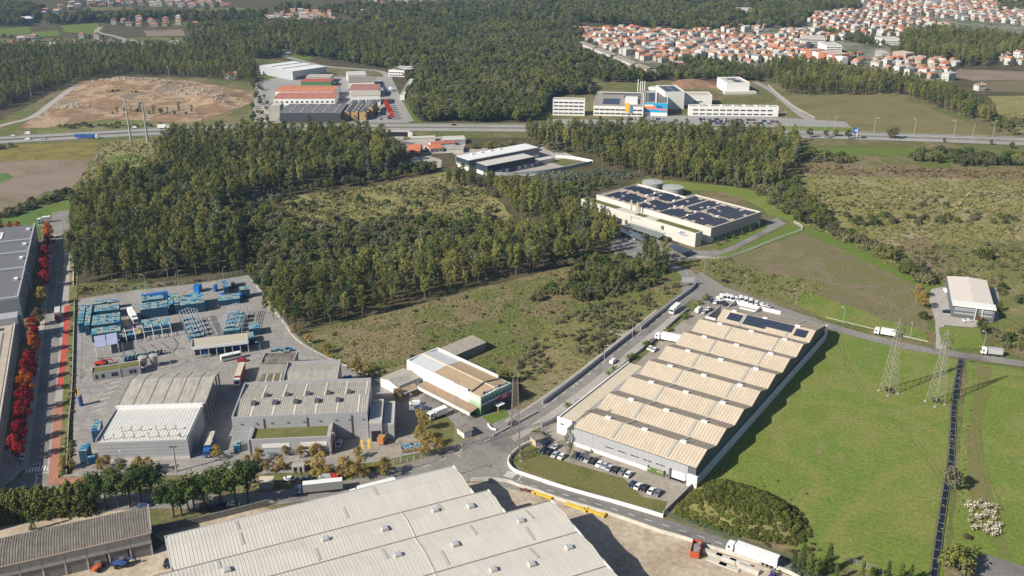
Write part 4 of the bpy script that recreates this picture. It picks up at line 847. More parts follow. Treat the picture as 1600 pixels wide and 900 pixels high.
def canopy(name, label, px, z, m, posts=6):
    c_ = [G(*p, z).xy for p in px]; t = thing(name, label, 'canopy', (c_[0].x, c_[0].y, 0)); o = Vector((c_[0].x, c_[0].y))
    q = [p - o for p in c_]; m_ = MB(); m_.prism([tuple(p) for p in q], z, z + .25); m_.build('roof', m, t); m_ = MB()
    for k in range(posts):
        for e in ((0, 1), (3, 2)):
            p = q[e[0]].lerp(q[e[1]], (k + .25) / (posts - .5)); m_.box(p.x - .12, p.y - .12, 0, p.x + .12, p.y + .12, z)
    m_.build('post', steel, t, kind='stuff')
canopy('loading_canopy', 'grey ridged canopy roof along the lit wall of the solar factory', [(974, 352), (1030, 372), (1040, 366), (985, 349)], 4.5, mat('grey_canopy', (.22, .24, .23), .6, .1))
canopy('solar_carport', 'dark solar carport roof near the factory corner and the tree clump', [(1043, 384), (1066, 397), (1083, 391), (1056, 381)], 3.0, solar, 4)
canopy('solar_carport', 'long pale blue carport roof with cars under it below the grey factory canopy', [(968, 362), (1008, 378), (1016, 372), (970, 355)], 3.0, mat('blue_grey_panels', (.12, .15, .20), .4, .1), 5)
for (u, v, l) in ((1019, 294, 'round grey water tank behind the solar factory, nearer its stepped corner tip'), (1051, 302, 'round grey water tank behind the solar factory, closer to the notch in its roof')):
    p = G(u, v + 1); m_ = MB(); m_.tube((0, 0, 0), (0, 0, 5.0), 7.3, n=28); o = m_.build('water_tank', mat('tank_grey', (.30, .31, .30), .7, .08), None, label=l, cat='tank'); o.location = p
    m_ = MB(); m_.tube((0, 0, 5), (0, 0, 5.3), 7.5, 7.5, n=28); m_.tube((0, 0, 5.3), (0, 0, 5.9), 6.8, .5, n=28); m_.build('lid', mat('tank_lid', (.36, .37, .35), .7, .1), o)
# ---- black and white building, far side of the east road
f = FR((1489, 480), (1555, 488), (1491, 432), 5.2); w, d = f.w, 44.0
B = f.root('black_office', 'dark grey two storey building with a big cream roof beyond the east road', 'building')
pr = [(0, 5.4), (w * .52, 6.2), (w, 5.4)]; body(B, 'y', pr, 0, d, grey_d); roof(B, 'y', pr, 6.5, d, mat('pale_pink_roof', (.62, .56, .50), .6, .03), over=.2, seam=2.2, seamm=mat('pale_pink_seam', (.55, .49, .43), .6, 0), sw=.12, sh=.05)
bx('front_roof', B, -.3, -.4, 6.2, w + .4, 6.4, 6.7, white); bx('side_wall', B, -.2, 0, 0, -.01, d, 5.3, mat('blue_grey_side', (.12, .15, .18), .6, .1))
windows(B, 'f', -.06, [1.4 + i * 1.15 for i in range(15) if i not in (8, 9)], 4.2, 1.0, .8, glassb, white); windows(B, 'f', -.06, [1.4 + i * 1.15 for i in range(15) if i not in (8, 9)], 2.3, .45, .8, glassb, white)
bx('entrance_frame', B, 10.2, -.6, 0, 10.6, -.02, 6.1, cream); bx('entrance_frame', B, 13.2, -.6, 0, 13.6, -.02, 6.1, cream); bx('door', B, 10.8, -.2, 0, 13, -.03, 2.6, mat('brown_door', (.10, .05, .04), .5, .1)); keep(f, 0, 0, w, d)
# ---- buildings with solar roofs beside the tree lined road
f = FR((30, 460), (55, 355), (0, 460), 11); r_s = mat('blue_grey_solar_roof', (.16, .155, .165), .45, .12, .8); r_r = mat('solar_grid_line', (.26, .26, .28), .5, 0)
LBL = ['grey hall roof closest to the flat beige one, beside the red trees', 'grey hall roof with vents, second of the stepped row by the red trees', 'grey hall roof with white box, third of the stepped row by the red trees', 'grey hall roof with a square white plant deck, last of the stepped row']
for i, (a, b) in enumerate(((-5, 38), (38.4, 64.5), (64.9, 86), (86.4, 117.5))):
    B = thing('panelled_hall', LBL[i], 'industrial hall', (f.world(a, 0).x, f.world(a, 0).y, 0), f.ang, 'stepped halls beside the tree lined road'); L_ = b - a
    bx('wall', B, 0, -.1, 0, L_, 75, 10.6 + .25 * i, mat('bluish_cladding', (.26, .28, .31), .5, .08))
    rf = bx('roof', B, 1.6, .8, 10.6 + .25 * i, L_ - .4, 74, 11.0 + .25 * i, r_s); z = 11.0 + .25 * i
    m_ = MB()
    k = 2.6
    while k < L_ - 1: m_.box(k, .9, z, k + .12, 73, z + .06); k += 1.75
    for q in range(24): m_.box(1.7, 1.5 + q * 3, z, L_ - .5, 1.62 + q * 3, z + .05)
    m_.build('panel_joint', r_r, rf, kind='stuff'); bx('parapet', B, 0, -.1, 10.6, L_, .6, 11.9 + .25 * i, mat('light_edge', (.40, .41, .43), .6, .05)); bx('parapet', B, 0, .65, 10.6, 1.3, 74, 11.8 + .25 * i, mat('light_edge', (.4, .41, .43)))
    bx('roof_hatch', B, L_ * .6, 2.2, z + .06, L_ * .6 + 3, 4.0, z + 1.1, white2)
    if i == 3:
        dk = bx('plant_deck', B, 8, 16, z + .07, 20, 27, z + .35, white2)
        for k in range(3): bx('air_unit', dk, 11 + k * 2.2, 19, z + .36, 12.6 + k * 2.2, 24, z + 1.5, grey_d)
    m_ = MB(); m_.bar((L_ * .9, -.2, 10.8), (L_ * .9, -1.6, 10.2), .25); m_.bar((L_ * .9, -1.6, 10.2), (L_ * .9, -1.6, 0), .25); m_.build('downpipe', white2, B)
keep(f, -10, 0, 120, 80)
f = FR((0, 660), (24, 508), (0, 500), 9)
B = f.root('flat_roof_hall', 'long pale flat roof hall with weeds and gutters beside the red maples', 'industrial hall')
bx('wall', B, -60, 0, 0, f.w + 1.5, 60, 8.8, conc); bx('roof', B, -60, 1.2, 8.8, f.w + 1, 60, 9.05, mat('sandy_roof', (.42, .36, .29), .9, .14, .3)); bx('parapet', B, -60, 0, 8.8, f.w + 1.5, .5, 9.6, conc_l); bx('roof_gutter', B, 0, 4.2, 9.06, f.w - 8, 4.8, 9.2, conc_d); bx('roof_gutter', B, -20, 2.6, 9.06, 12, 3.0, 9.3, grey_d)
bx('tower_block', B, f.w + 1.6, -1.2, 0, f.w + 9, 22, 12.2, grey_wall); bx('plant_unit', B, f.w - 5, 6, 9.06, f.w - 2, 14, 10.2, white2); bx('plant_unit', B, f.w - 5, 15, 9.06, f.w - 2, 20, 10.2, grey_d); keep(f, -60, 0, f.w + 9, 60)
bx('stair_tower', B, f.w + 3, -3.0, 0, f.w + 7, -1.25, 11, mat('bluish_cladding', (.26, .28, .31)))
# ---- dark blue industrial building in the wood
f = FR((761, 259.5), (836, 245), (744, 253.5), 8); w = f.w
B = f.root('dark_blue_factory', 'dark blue walled industrial building with two long white roofs in the wood', 'factory')
bx('wall', B, 0, 0, 3, w, f.d, 7.9, navy); bx('lower_wall', B, .4, .4, 0, w - .4, f.d - .4, 3, white); bx('roof', B, .4, .4, 7.9, w - .4, f.d - .4, 8.1, cream)
y0 = 20.5; x0 = -2; bx('wall', B, x0, y0, 3, 68, y0 + 18, 8.3, mat('mid_grey_cladding', (.2, .21, .22), .6, .06)); bx('roof', B, x0 + .4, y0 + .4, 8.3, 67.6, y0 + 17.6, 8.6, white2); bx('end_panel', B, x0 - .2, y0 - .1, 4.8, x0 - .01, y0 + 17, 8.5, navy); bx('lower_wall', B, x0 + .3, y0 + .3, 0, 67.6, y0 + 17.6, 3, white)
for i in range(8): bx('window', B, 8 + i * 6.2, -.08, .9, 11.4 + i * 6.2, .38, 2.4, glassb)
bx('loading_block', B, w + 1.5, 2, 0, w + 22, 9, 3.6, cream); bx('door', B, 22, -.06, .1, 28, -.01, 4.2, navy); bx('orange_sign', B, x0 + 18, y0 - .2, 6.6, x0 + 20, y0 - .02, 7.8, mat('sign_orange', (.75, .18, .05), .5, 0))
for i in range(4): bx('roof_hatch', B, x0 + 12 + i * 9, y0 + 13, 8.6, x0 + 15 + i * 9, y0 + 15, 9.6, white2)
keep(f, -6, -4, w + 24, y0 + 20, 6)
# small tiled houses between that building and the motorway
def gable_block(name, label, cat, A, B_, Cc, h, rise, wm, rm, axis='x', seam=0, group=None, nwin=0, extra=None):
    f = FR(A, B_, Cc, h); t = f.root(name, label, cat, group); w_, d_ = abs(f.w), f.d
    L0, L1 = (w_, d_) if axis == 'x' else (d_, w_)
    pr = [(0, h), (L1 / 2, h + rise), (L1, h)] if rise else [(0, h), (L1, h + .05)]
    body(t, axis, pr, 0, L0, wm); roof(t, axis, pr, 0, L0, rm, over=.3 if rise else -.1, seam=seam, th=.2)
    if nwin: windows(t, 'f', -.03, [(i + .5) * w_ / nwin for i in range(nwin)], h * .35, h * .25, w_ / nwin * .45, glass)
    keep(f, 0, 0, w_, d_); return t, f
brick = mat('brown_brick', (.16, .10, .08), .9, .2, .8)
gable_block('tiled_house', 'brown house with bright orange roof beside the underpass lane', 'house', (636, 236), (656, 236), (640, 226), 5, 2.2, brick, orange_tile, nwin=3)
gable_block('tiled_house', 'low house with orange tiled roof in front of the longer red roof', 'house', (672, 233), (692, 231), (672, 226), 3.5, 1.5, cream, orange_tile, nwin=3)
gable_block('tiled_house', 'long low red roofed building behind the orange roofed house', 'house', (674, 226), (711, 223), (676, 222), 3.5, 1.2, white, red_tile)
gable_block('yard_building', 'flat beige roofed shed by the motorway bank above the red roofs', 'shed', (694, 219), (727, 218), (695, 213), 4, .3, conc, cream)
gable_block('yard_building', 'grey flat roofed block beside the leafy plot below the motorway', 'shed', (698, 233), (724, 233), (700, 227), 3.2, .2, conc_l, roof_g)
gable_block('yard_building', 'thin pale roofed store at the foot of the motorway bank', 'shed', (642, 216), (680, 215), (643, 213), 3.2, .2, conc_l, cream)
# underpass portal in the motorway bank
p = G(622, 213); t = thing('underpass', 'dark road underpass below the motorway with pale wing walls', 'underpass', (p.x, p.y, 0))
bx('opening', t, -9, -1.2, 0, 9, 0, 4.2, dark_gap); bx('lintel', t, -11, -1.5, 4.2, 11, 0, 5.4, conc_l); bx('wing_wall', t, -13, -2.5, 0, -9.05, 0, 4.0, conc_l); bx('wing_wall', t, 9.05, -2.5, 0, 13, 0, 4.0, white); bx('embankment', t, -60, .05, 0, 70, 2.0, 1.0, lawn)  # opening is a solid near-black box, painted shade of the passage
# ================================================================ FAR BUILDINGS
win_d = mat('far_window', (.05, .06, .08), .3, 0)
def bands(t, w, z0s, m=win_d, x0=.8, n=6, h=1.2, y=-.06, gap=.6):
    L = (w - x0 * 2) / n
    me = cmesh(('ribbon', round(L, 1), h, m.name), lambda: (lambda q: (q.box(0, -.05, 0, L - gap, .05, h), q.mesh('window', m))[1])(MB()))
    for z in z0s:
        for i in range(n): link('window', me, t, (x0 + i * L, y, z))
def blk(name, label, cat, A, B_, Cc, h, wm=white, rm=None, par=.6, group=None):
    f = FR(A, B_, Cc, h); t = f.root(name, label, cat, group); bx('wall', t, 0, 0, 0, f.w, f.d, h, wm); bx('roof', t, .4, .4, h, f.w - .4, f.d - .4, h + .15, rm or conc_l)
    if par: parapet(t, 0, 0, f.w, f.d, h, h + par, wm, .4)
    keep(f, 0, 0, f.w, f.d, 4); return t, f
gr_roof = mat('stony_roof', (.30, .27, .24), .9, .15, .1)
t, f = blk('office_block', 'white four storey office block with ribbon windows, nearest the dark wood', 'office building', (864, 156), (914, 157), (866, 153), 15, white, gr_roof)
bands(t, f.w, (1.6, 5.2, 8.6, 12.0), n=6, h=1.3)
t, f = blk('research_centre', 'long white two storey building with roof terraces and a square of solar panels', 'office building', (927.5, 166), (1005.5, 168), (917, 143.5), 9, white, gr_roof)
bands(t, f.w, (1.6, 5.4), n=9, h=1.4)
bx('solar_field', t, 8, 12, 9.2, 24, 40, 9.6, solar); bx('roof_terrace', t, 30, 14, 9.15, f.w - 6, 44, 11.5, white); bx('roof_slot', t, 28, 50, 9.2, f.w - 3, 56, 10, grey_d); bx('roof_slot', t, 6, 64, 9.2, f.w - 4, 70, 9.9, grey_d); bx('skylight', t, 48, 24, 11.5, 54, 28, 12.0, mat('ochre', (.35, .25, .12), .7, .1))
t, f = blk('painted_hall', 'white hall with blue, orange and pink painted front and dark roofs', 'hall', (1007, 161.5), (1043.5, 162.5), (990, 143.5), 12, white, mat('dark_flat_roof', (.17, .16, .16), .8, .15), .8)
bx('roof_beam', t, f.w * .46, .5, 12.2, f.w * .52, f.d - 1, 13.0, white); bx('solar_field', t, 4, 14, 12.16, f.w * .42, f.d - 6, 12.5, solar)
pb = mat('paint_sky_blue', (.03, .36, .62), .5, 0); po = mat('paint_orange', (.85, .36, .04), .5, 0); pp = mat('paint_coral', (.72, .22, .18), .5, 0)
W_ = f.w
def panel(n_, poly, m, y=-.06):
    b_ = MB(); b_.add([(x * W_, y, z) for x, z in poly], [tuple(range(len(poly)))]); b_.build(n_, m, t)
panel('painted_panel', [(0, 3.5), (1, 3.5), (1, 12.7), (0, 12.7)], pb); panel('painted_panel', [(0, 9.6), (.38, 9.6), (.38, 11), (0, 11)], white, -.12); panel('painted_panel', [(0, 8.2), (.36, 8.2), (.36, 9.6), (0, 9.6)], po, -.11)
panel('painted_panel', [(0, 6.4), (.45, 6.4), (1, 5.2), (1, 7.2), (.5, 7.6), (.45, 10.2), (.38, 10.2), (.35, 8.4), (0, 8.4)], pp, -.13)
text('Bial', 'wall_sign', mat('sign_navy', (.01, .06, .30), .5, 0), t, (W_ * .52, -.2, 8.0), (PI / 2, 0, 0), 3.6, .08, 1.1)
t, f = blk('tall_store', 'tall windowless white tower hall with solar panels on its roof', 'hall', (1039, 145), (1070, 144.5), (1028, 134.5), 16.5, mat('off_white', (.66, .65, .62), .7, .05), gr_roof, 1)  # tower walls in a slightly darker white than the neighbouring halls
bx('solar_field', t, 3, 6, 16.7, f.w * .48, f.d - 4, 17.1, solar); bx('solar_field', t, f.w * .56, 6, 16.7, f.w - 3, f.d - 4, 17.1, solar)
t, f = blk('low_hall', 'white lower hall beside the tall windowless tower hall', 'hall', (1071, 150), (1113, 150), (1068, 144), 10, white, mat('pinkish_roof', (.50, .43, .37), .8, .1), .6); bands(t, f.w, (3.5,), n=2, h=1.2, x0=18)
t, f = blk('laboratory_wing', 'long low white wing with two rows of windows above the car park', 'office building', (1077, 166.5), (1217, 168), (1083, 164), 9, white, gr_roof)
bands(t, f.w, (1.4, 5.2), n=12, h=1.3, x0=4, gap=1.6)
for i in range(13): bx('air_unit', t, 8 + i * (f.w - 14) / 13, 2.5, 9.15, 10.4 + i * (f.w - 14) / 13, 4.4 + (i % 3), 10.5, steel if i % 2 else white2)
t, f = blk('hill_store', 'white cube building with dark solar roof on the slope above the car park', 'hall', (1136, 130.5), (1171.5, 130), (1123, 121.5), 10.5, white, conc_l, .8)
bx('solar_field', t, 11, 6, 10.7, f.w - 6, f.d * .5, 11.1, solar); bx('solar_field', t, 8, f.d * .62, 10.7, f.w - 8, f.d * .8, 11.1, solar); bx('terrace', t, -4, -8, 0, f.w + 6, -.05, 2.5, cream)
for i, u in enumerate((996.5, 1000.5, 1003.5, 1007)):
    p = G(u, 143.5); b_ = MB(); b_.tube((0, 0, 0), (0, 0, 13 - (i > 0) * 2), .5, .45, 10); b_.tube((0, 0, 13 - (i > 0) * 2), (0, 0, 13.6 - (i > 0) * 2), .65, .65, 10); o = b_.build('flue', white2, None, label='slim pale flue behind the white research buildings, %s from the dark wood' % ORD[i], cat='chimney', group='flues behind the research buildings'); o.location = p
p = G(1023, 148); b_ = MB(); b_.tube((0, 0, 0), (0, 0, 7.5), 7, 7, 24); o = b_.build('round_hall', white, None, label='round white hall with windows next to the tall tower hall', cat='hall'); o.location = p
b_ = MB(); b_.tube((0, 0, 7.5), (0, 0, 8), 7.3, 7, 24); b_.build('roof', white2, o); b_ = MB(); b_.tube((0, 0, 3), (0, 0, 5.5), 7.1, 7.1, 24, cap=False); b_.build('glazing', glassb, o)
p = G(983, 187); t = thing('advertising_totem', 'tall totem sign with orange and white faces in front of the research building', 'sign', (p.x, p.y, 0), .15); bx('pole', t, -.4, -.4, 0, .4, .4, 6, grey_d)
b_ = MB(); b_.prism([(-4.2, .5), (-.8, -1.5), (-.8, -1.0), (-4.2, 1)], 7, 16); b_.build('orange_face', po, t); b_ = MB(); b_.prism([(-.7, -1.5), (3.4, -.6), (3.4, 0), (-.7, -1.0)], 6, 14.6); wf = b_.build('white_face', mat('sign_white', (.62, .66, .75), .5, 0), t)
b_ = MB()
for k in range(4): b_.box(.2, -1.62, 7.4 + k * 1.6, 2.6, -1.5, 8.2 + k * 1.6)
b_.build('sign_print', pb, wf)
# industrial estate beside the north road
t, f = blk('white_depot', 'big pale grey flat roofed depot at the top of the industrial estate', 'warehouse', (457, 112), (510, 104.5), (395, 104), 10, mat('pale_blue_grey', (.38, .40, .43), .6, .05), white2, .4)
for k in (.38, .7): bx('roof_band', t, f.w * .1, f.d * k, 10.2, f.w, f.d * k + 2, 10.5, grey_d)
bx('loading_bay', t, f.w * .1, -.3, 0, f.w * .95, -.02, 3.6, grey_d)
gable_block('red_roof_unit', 'long factory unit with faded red roof in two strips', 'factory unit', (428, 154), (523, 153.5), (427, 145), 7, 1.2, white, mat('faded_red_roof', (.42, .16, .12), .8, .2, .2), seam=7, nwin=12)
gable_block('red_roof_unit', 'factory unit with brighter orange red roof behind the faded one', 'factory unit', (430, 143), (521, 143), (432, 134), 8, 1.2, white, mat('orange_red_roof', (.52, .20, .11), .8, .2, .2), seam=7)
gable_block('red_roof_unit', 'narrow unit with dark red roof and green edge', 'factory unit', (470, 128), (517, 128), (472, 123), 6, .6, mat('green_edge', (.07, .20, .07), .7, 0), mat('dark_red_roof', (.36, .10, .08), .8, .2, .2))
gable_block('beige_unit', 'small beige roofed unit behind the dark red strip roof', 'factory unit', (478, 121), (516, 121), (478, 116), 6, .6, conc_l, mat('buff_roof', (.42, .38, .30), .8))
t, f = gable_block('dark_roof_hall', 'dark hall with grey roof dotted by rows of yellow skylights', 'hall', (437, 177), (532, 177), (439, 162.5), 9, 1.0, mat('charcoal_wall', (.06, .065, .075), .7, .1), mat('slate_roof', (.15, .15, .165), .6, .1), nwin=0)
for j, y in enumerate((3.5, 9.5, 18, 24)):
    for i in range(9): bx('skylight', t, 8 + i * 10.5, f.d * (.12, .34, .62, .86)[j], 9.3 + (.5 if j in (1, 2) else 0), 9.4 + i * 10.5, f.d * (.12, .34, .62, .86)[j] + 1.6, 10.1 + (.5 if j in (1, 2) else 0), mat('yellow_skylight', (.55, .45, .25), .5, 0))
t, f = blk('low_grey_unit', 'flat beige topped low block next to the dark roof hall', 'factory unit', (419, 166), (437, 166), (420, 161), 7, conc, conc_l)
for i, (u, l) in enumerate(((540, 'first'), (553, 'second'), (566, 'third'))):
    gable_block('ochre_unit', 'narrow grey roofed unit with ochre end wall, %s from the dark roof hall' % l, 'factory unit', (u - 5, 175), (u + 5.5, 175), (u - 8, 158), 8, 1, mat('ochre_wall', (.42, .28, .13), .8, .1), mat('slate_roof', (.15, .15, .165)), axis='y', group='ochre ended units')
gable_block('ochre_unit', 'wider grey roofed unit with ochre gable in shade by the estate car park', 'factory unit', (571, 168), (582, 168), (562, 157), 9, 1, mat('ochre_wall', (.42, .28, .13)), mat('slate_roof', (.15, .15, .165)), axis='y', group='ochre ended units')
t, f = gable_block('white_unit', 'white fronted unit with beige and red roof beside the parked cars', 'factory unit', (548, 150), (594, 149), (546, 143), 10, .6, white, mat('beige_far_roof', (.42, .38, .32), .8), nwin=8)
gable_block('red_roof_unit', 'short unit with brick red roof and grey panels beside the north road', 'factory unit', (546, 141), (591, 140.5), (544, 132), 8, 1, white, mat('brick_red_roof', (.34, .16, .13), .8, .2, .2), seam=8)
gable_block('grey_roof_unit', 'grey brown roofed unit behind the brick red roof', 'factory unit', (545, 129), (585, 128), (543, 120), 7, .8, white, mat('grey_brown_roof', (.25, .22, .19), .8, .2, .2))
gable_block('grey_roof_unit', 'pale roofed unit at the north end of the estate', 'factory unit', (543, 118), (572, 117), (540, 112), 7, .6, white, cream)
t, f = blk('villa_office', 'white villa style office with pale roofs by the road bend', 'office building', (607, 110), (632, 111), (611, 103), 7, white, mat('beige_far_roof', (.42, .38, .32))); bands(t, f.w, (1, 4), n=5, h=1.4)
t, f = blk('blue_front_unit', 'dark blue fronted block behind the white wall of the wood edge', 'office building', (633, 110), (650, 108), (635, 104), 8, navy, conc_l)
t, f = blk('long_white_wing', 'long narrow white building along the edge of the dark wood', 'building', (625, 149), (632, 149), (616, 124), 5, white, conc_l)
# other scattered buildings
FB = [('tower_house', 'white mid rise building standing alone by the green fields', (66, 70), (80, 70), (65, 66), 9, white, conc_l), ('farm_shed', 'blue grey shed with white roof beside the far fields', (33, 30), (52, 29), (32, 26), 8, mat('pale_blue_wall', (.3, .34, .36)), white2),
      ('farm_shed', 'long white roofed depot standing in the distant wood', (560, 18), (592, 17), (557, 15), 8, white, white2), ('school', 'big white hall on the wooded ridge far beyond the suburb', (1155, 17), (1184, 17), (1156, 12), 9, cream, conc_l),
      ('sports_hall', 'grey roofed hall with orange front among the nearest houses', (1324, 111), (1343, 111), (1321, 102), 6, mat('hall_orange', (.55, .12, .07), .7, .1), mat('grey_green_roof', (.26, .28, .26), .7, .1)),
      ('unfinished_block', 'unfinished grey brick block beside the small crane', (1378, 83), (1390, 83), (1374, 79), 9, conc, conc_l), ('unfinished_block', 'pinkish building shell on the building site below the wood', (1416, 84), (1430, 83), (1415, 79), 8, mat('pinkish_block', (.42, .30, .24), .9, .1), conc_l),
      ('terrace_block', 'long pale grey warehouse among the houses behind the brick flats', (1255, 60), (1290, 61), (1256, 55), 7, conc_l, conc_l), ('white_flats', 'white modern flats behind the brick blocks', (1292, 72), (1316, 72), (1300, 66), 10, white, conc_l), ('white_flats', 'row of white modern houses below the far suburb', (1378, 62), (1408, 62), (1378, 58), 8, white, conc_l),
      ('beige_flats', 'wide beige block of flats in the far suburb', (1463, 38), (1474, 38), (1464, 34), 14, cream, conc_l), ('beige_flats', 'tall beige block of flats beside the white one in the far suburb', (1476, 39), (1490, 39), (1477, 35), 15, mat('flat_beige_wall', (.5, .42, .3), .8, .08), conc_l),
      ('red_roof_hall', 'long building with bright orange roof at the edge of the suburb', (887, 45), (914, 46), (889, 41), 7, white, orange_tile), ('brick_hall', 'dark red brick hall at the foot of the suburb', (1055, 99), (1070, 99), (1054, 95), 8, mat('dark_red_brick', (.22, .07, .06), .8, .1), conc),
      ('unit', 'small flat roofed white building by the motorway wood', (355, 118), (372, 117), (355, 113), 5, white, mat('orange_far_roof', (.5, .17, .09), .8, .1))]
for n_, l_, a, b, c, h, wm, rm in FB:
    t, f = blk(n_, l_, 'building', a, b, c, h, wm, rm, .5)
    if h >= 7: bands(t, f.w, [1.4 + 3 * k for k in range(int((h - 1) / 3))], n=max(2, int(f.w / 5)), h=1.2, x0=.6)
for i, (a, b, c, l) in enumerate((((1259, 77), (1268, 79), (1267, 73), 'orange brick block of flats, nearest the tiled houses'), ((1274, 80), (1288, 83), (1284, 76), 'orange brick block of flats, middle one of the three'), ((1289, 83), (1304, 86), (1299, 79), 'orange brick block of flats with white balconies beside it'))):
    t, f = blk('brick_flats', l, 'block of flats', a, b, c, 15, mat('orange_brick', (.40, .16, .09), .8, .12), conc_l, .6, 'brick blocks of flats'); bx('side_wing', t, f.w + .1, 1, 0, f.w + 14, 10, 14, white); bands(t, f.w + 12, (2, 5, 8, 11), n=3, h=1.4, x0=f.w + .6, y=.92)
# the long pale terrace above the wood
TL = [(903, 72), (928, 82), (958, 94), (990, 107), (1012, 115)]
for i in range(4):
    a, b = TL[i], TL[i + 1]; f = FR((a[0], a[1] - 6), (b[0] - 2, b[1] - 7), (a[0] + 8, a[1] - 11), 12)
    t = f.root('terrace_flats', 'long pale terrace of flats above the wood, %s section from the north' % ORD[i], 'block of flats', 'terrace of pale flats'); bx('wall', t, 0, 0, 0, f.w, 13, 11.7, cream)
    roof(t, 'x', [(0, 11.8), (6.5, 13.4), (13, 11.8)], 0, f.w, mat('dun_roof', (.27, .23, .19), .9, .2, .2), seam=0); bands(t, f.w, (1.2, 4.3, 7.4), n=max(4, int(f.w / 5)), h=1.5, gap=2.2); keep(f, 0, 0, f.w, 13, 4)
# ---- suburb houses: walls, tiled roof, chimney, windows
HW = [mat('house_white', (.54, .525, .49), .8, .15, .05), mat('house_cream', (.42, .37, .29), .8, .06), mat('house_pink', (.55, .40, .34), .8, .06), mat('house_grey', (.45, .44, .42), .8, .06)]
HR = [mat('suburb_tile', (.46, .19, .10), .9, .3, .1), mat('light_orange_tile', (.50, .26, .16), .9, .3, .1), red_tile, brown_tile, mat('faded_tile', (.36, .25, .19), .9, .3, .1), mat('grey_tile', (.24, .23, .22), .9, .2, .1), mat('terrace_roof', (.46, .44, .41), .9, .15, .1)]
hr = random.Random(3)
def house_meshes(w_, d_, h, hip, wm, rm):
    a = MB(); a.box(-w_ / 2, -d_ / 2, 0, w_ / 2, d_ / 2, h)
    if not hip: a.add([(-w_ / 2, -d_ / 2, h), (-w_ / 2, d_ / 2, h), (-w_ / 2, 0, h + d_ * .22), (w_ / 2, -d_ / 2, h), (w_ / 2, d_ / 2, h), (w_ / 2, 0, h + d_ * .22)], [(0, 1, 2), (3, 5, 4)])
    r_ = MB(); o = .5; k = (w_ / 2 - d_ / 2 if hip and w_ > d_ else (w_ * .1 if hip else w_ / 2 + o)); rz_ = h + d_ * .24
    r_.add([(-w_ / 2 - o, -d_ / 2 - o, h), (w_ / 2 + o, -d_ / 2 - o, h), (w_ / 2 + o, d_ / 2 + o, h), (-w_ / 2 - o, d_ / 2 + o, h), (-k, 0, rz_), (k, 0, rz_)], [(0, 1, 5, 4), (1, 2, 5), (2, 3, 4, 5), (3, 0, 4), (3, 2, 1, 0)])
    c_ = MB(); c_.box(w_ * .2, .8, h + .4, w_ * .2 + .8, 1.6, rz_ + .8)
    wn = MB()
    for z in ([.9] if h < 4 else [.9, 3.8]):
        for i in range(3):
            x = -w_ / 2 + w_ * (i + .5) / 3
            wn.box(x - .6, -d_ / 2 - .04, z, x + .6, -d_ / 2 + .02, z + 1.2); wn.box(x - .6, d_ / 2 - .02, z, x + .6, d_ / 2 + .04, z + 1.2)
        for y in (-d_ / 4, d_ / 4): wn.box(-w_ / 2 - .04, y - .5, z, -w_ / 2 + .02, y + .5, z + 1.2); wn.box(w_ / 2 - .02, y - .5, z, w_ / 2 + .04, y + .5, z + 1.2)
    return [('wall', a.mesh('wall', wm), None), ('roof', r_.mesh('roof', rm), None), ('chimney', c_.mesh('chimney', wm), 'roof'), ('window', wn.mesh('window', win_d), None)]
HK = []; HD = []
for i in range(14):
    wm_i = hr.choice(HW[:1] * 3 + HW); HD.append(({'house_white': 'white', 'house_cream': 'cream', 'house_pink': 'pink', 'house_grey': 'grey'}[wm_i.name], ('orange', 'orange', 'orange', 'faded', 'red', 'orange', 'grey', 'orange', 'brown', 'pale flat', 'orange', 'orange', 'faded', 'pale flat')[i]))
    HK.append(house_meshes(hr.uniform(7.5, 13), hr.uniform(6.5, 8.5), hr.choice((3.2, 6, 6, 6.2, 8.8)), hr.random() < .6, wm_i, HR[(0, 1, 0, 4, 2, 1, 5, 0, 3, 6, 1, 0, 4, 6)[i]]))
def place_house(x, y, rz, k, label, group):
    t = thing('house', label, 'house', (x, y, 0), rz, group); P__ = {}
    for n_, me, par in HK[k]: P__[n_] = link(n_, me, P__.get(par, t), kind='stuff' if n_ == 'window' else None)
    return t
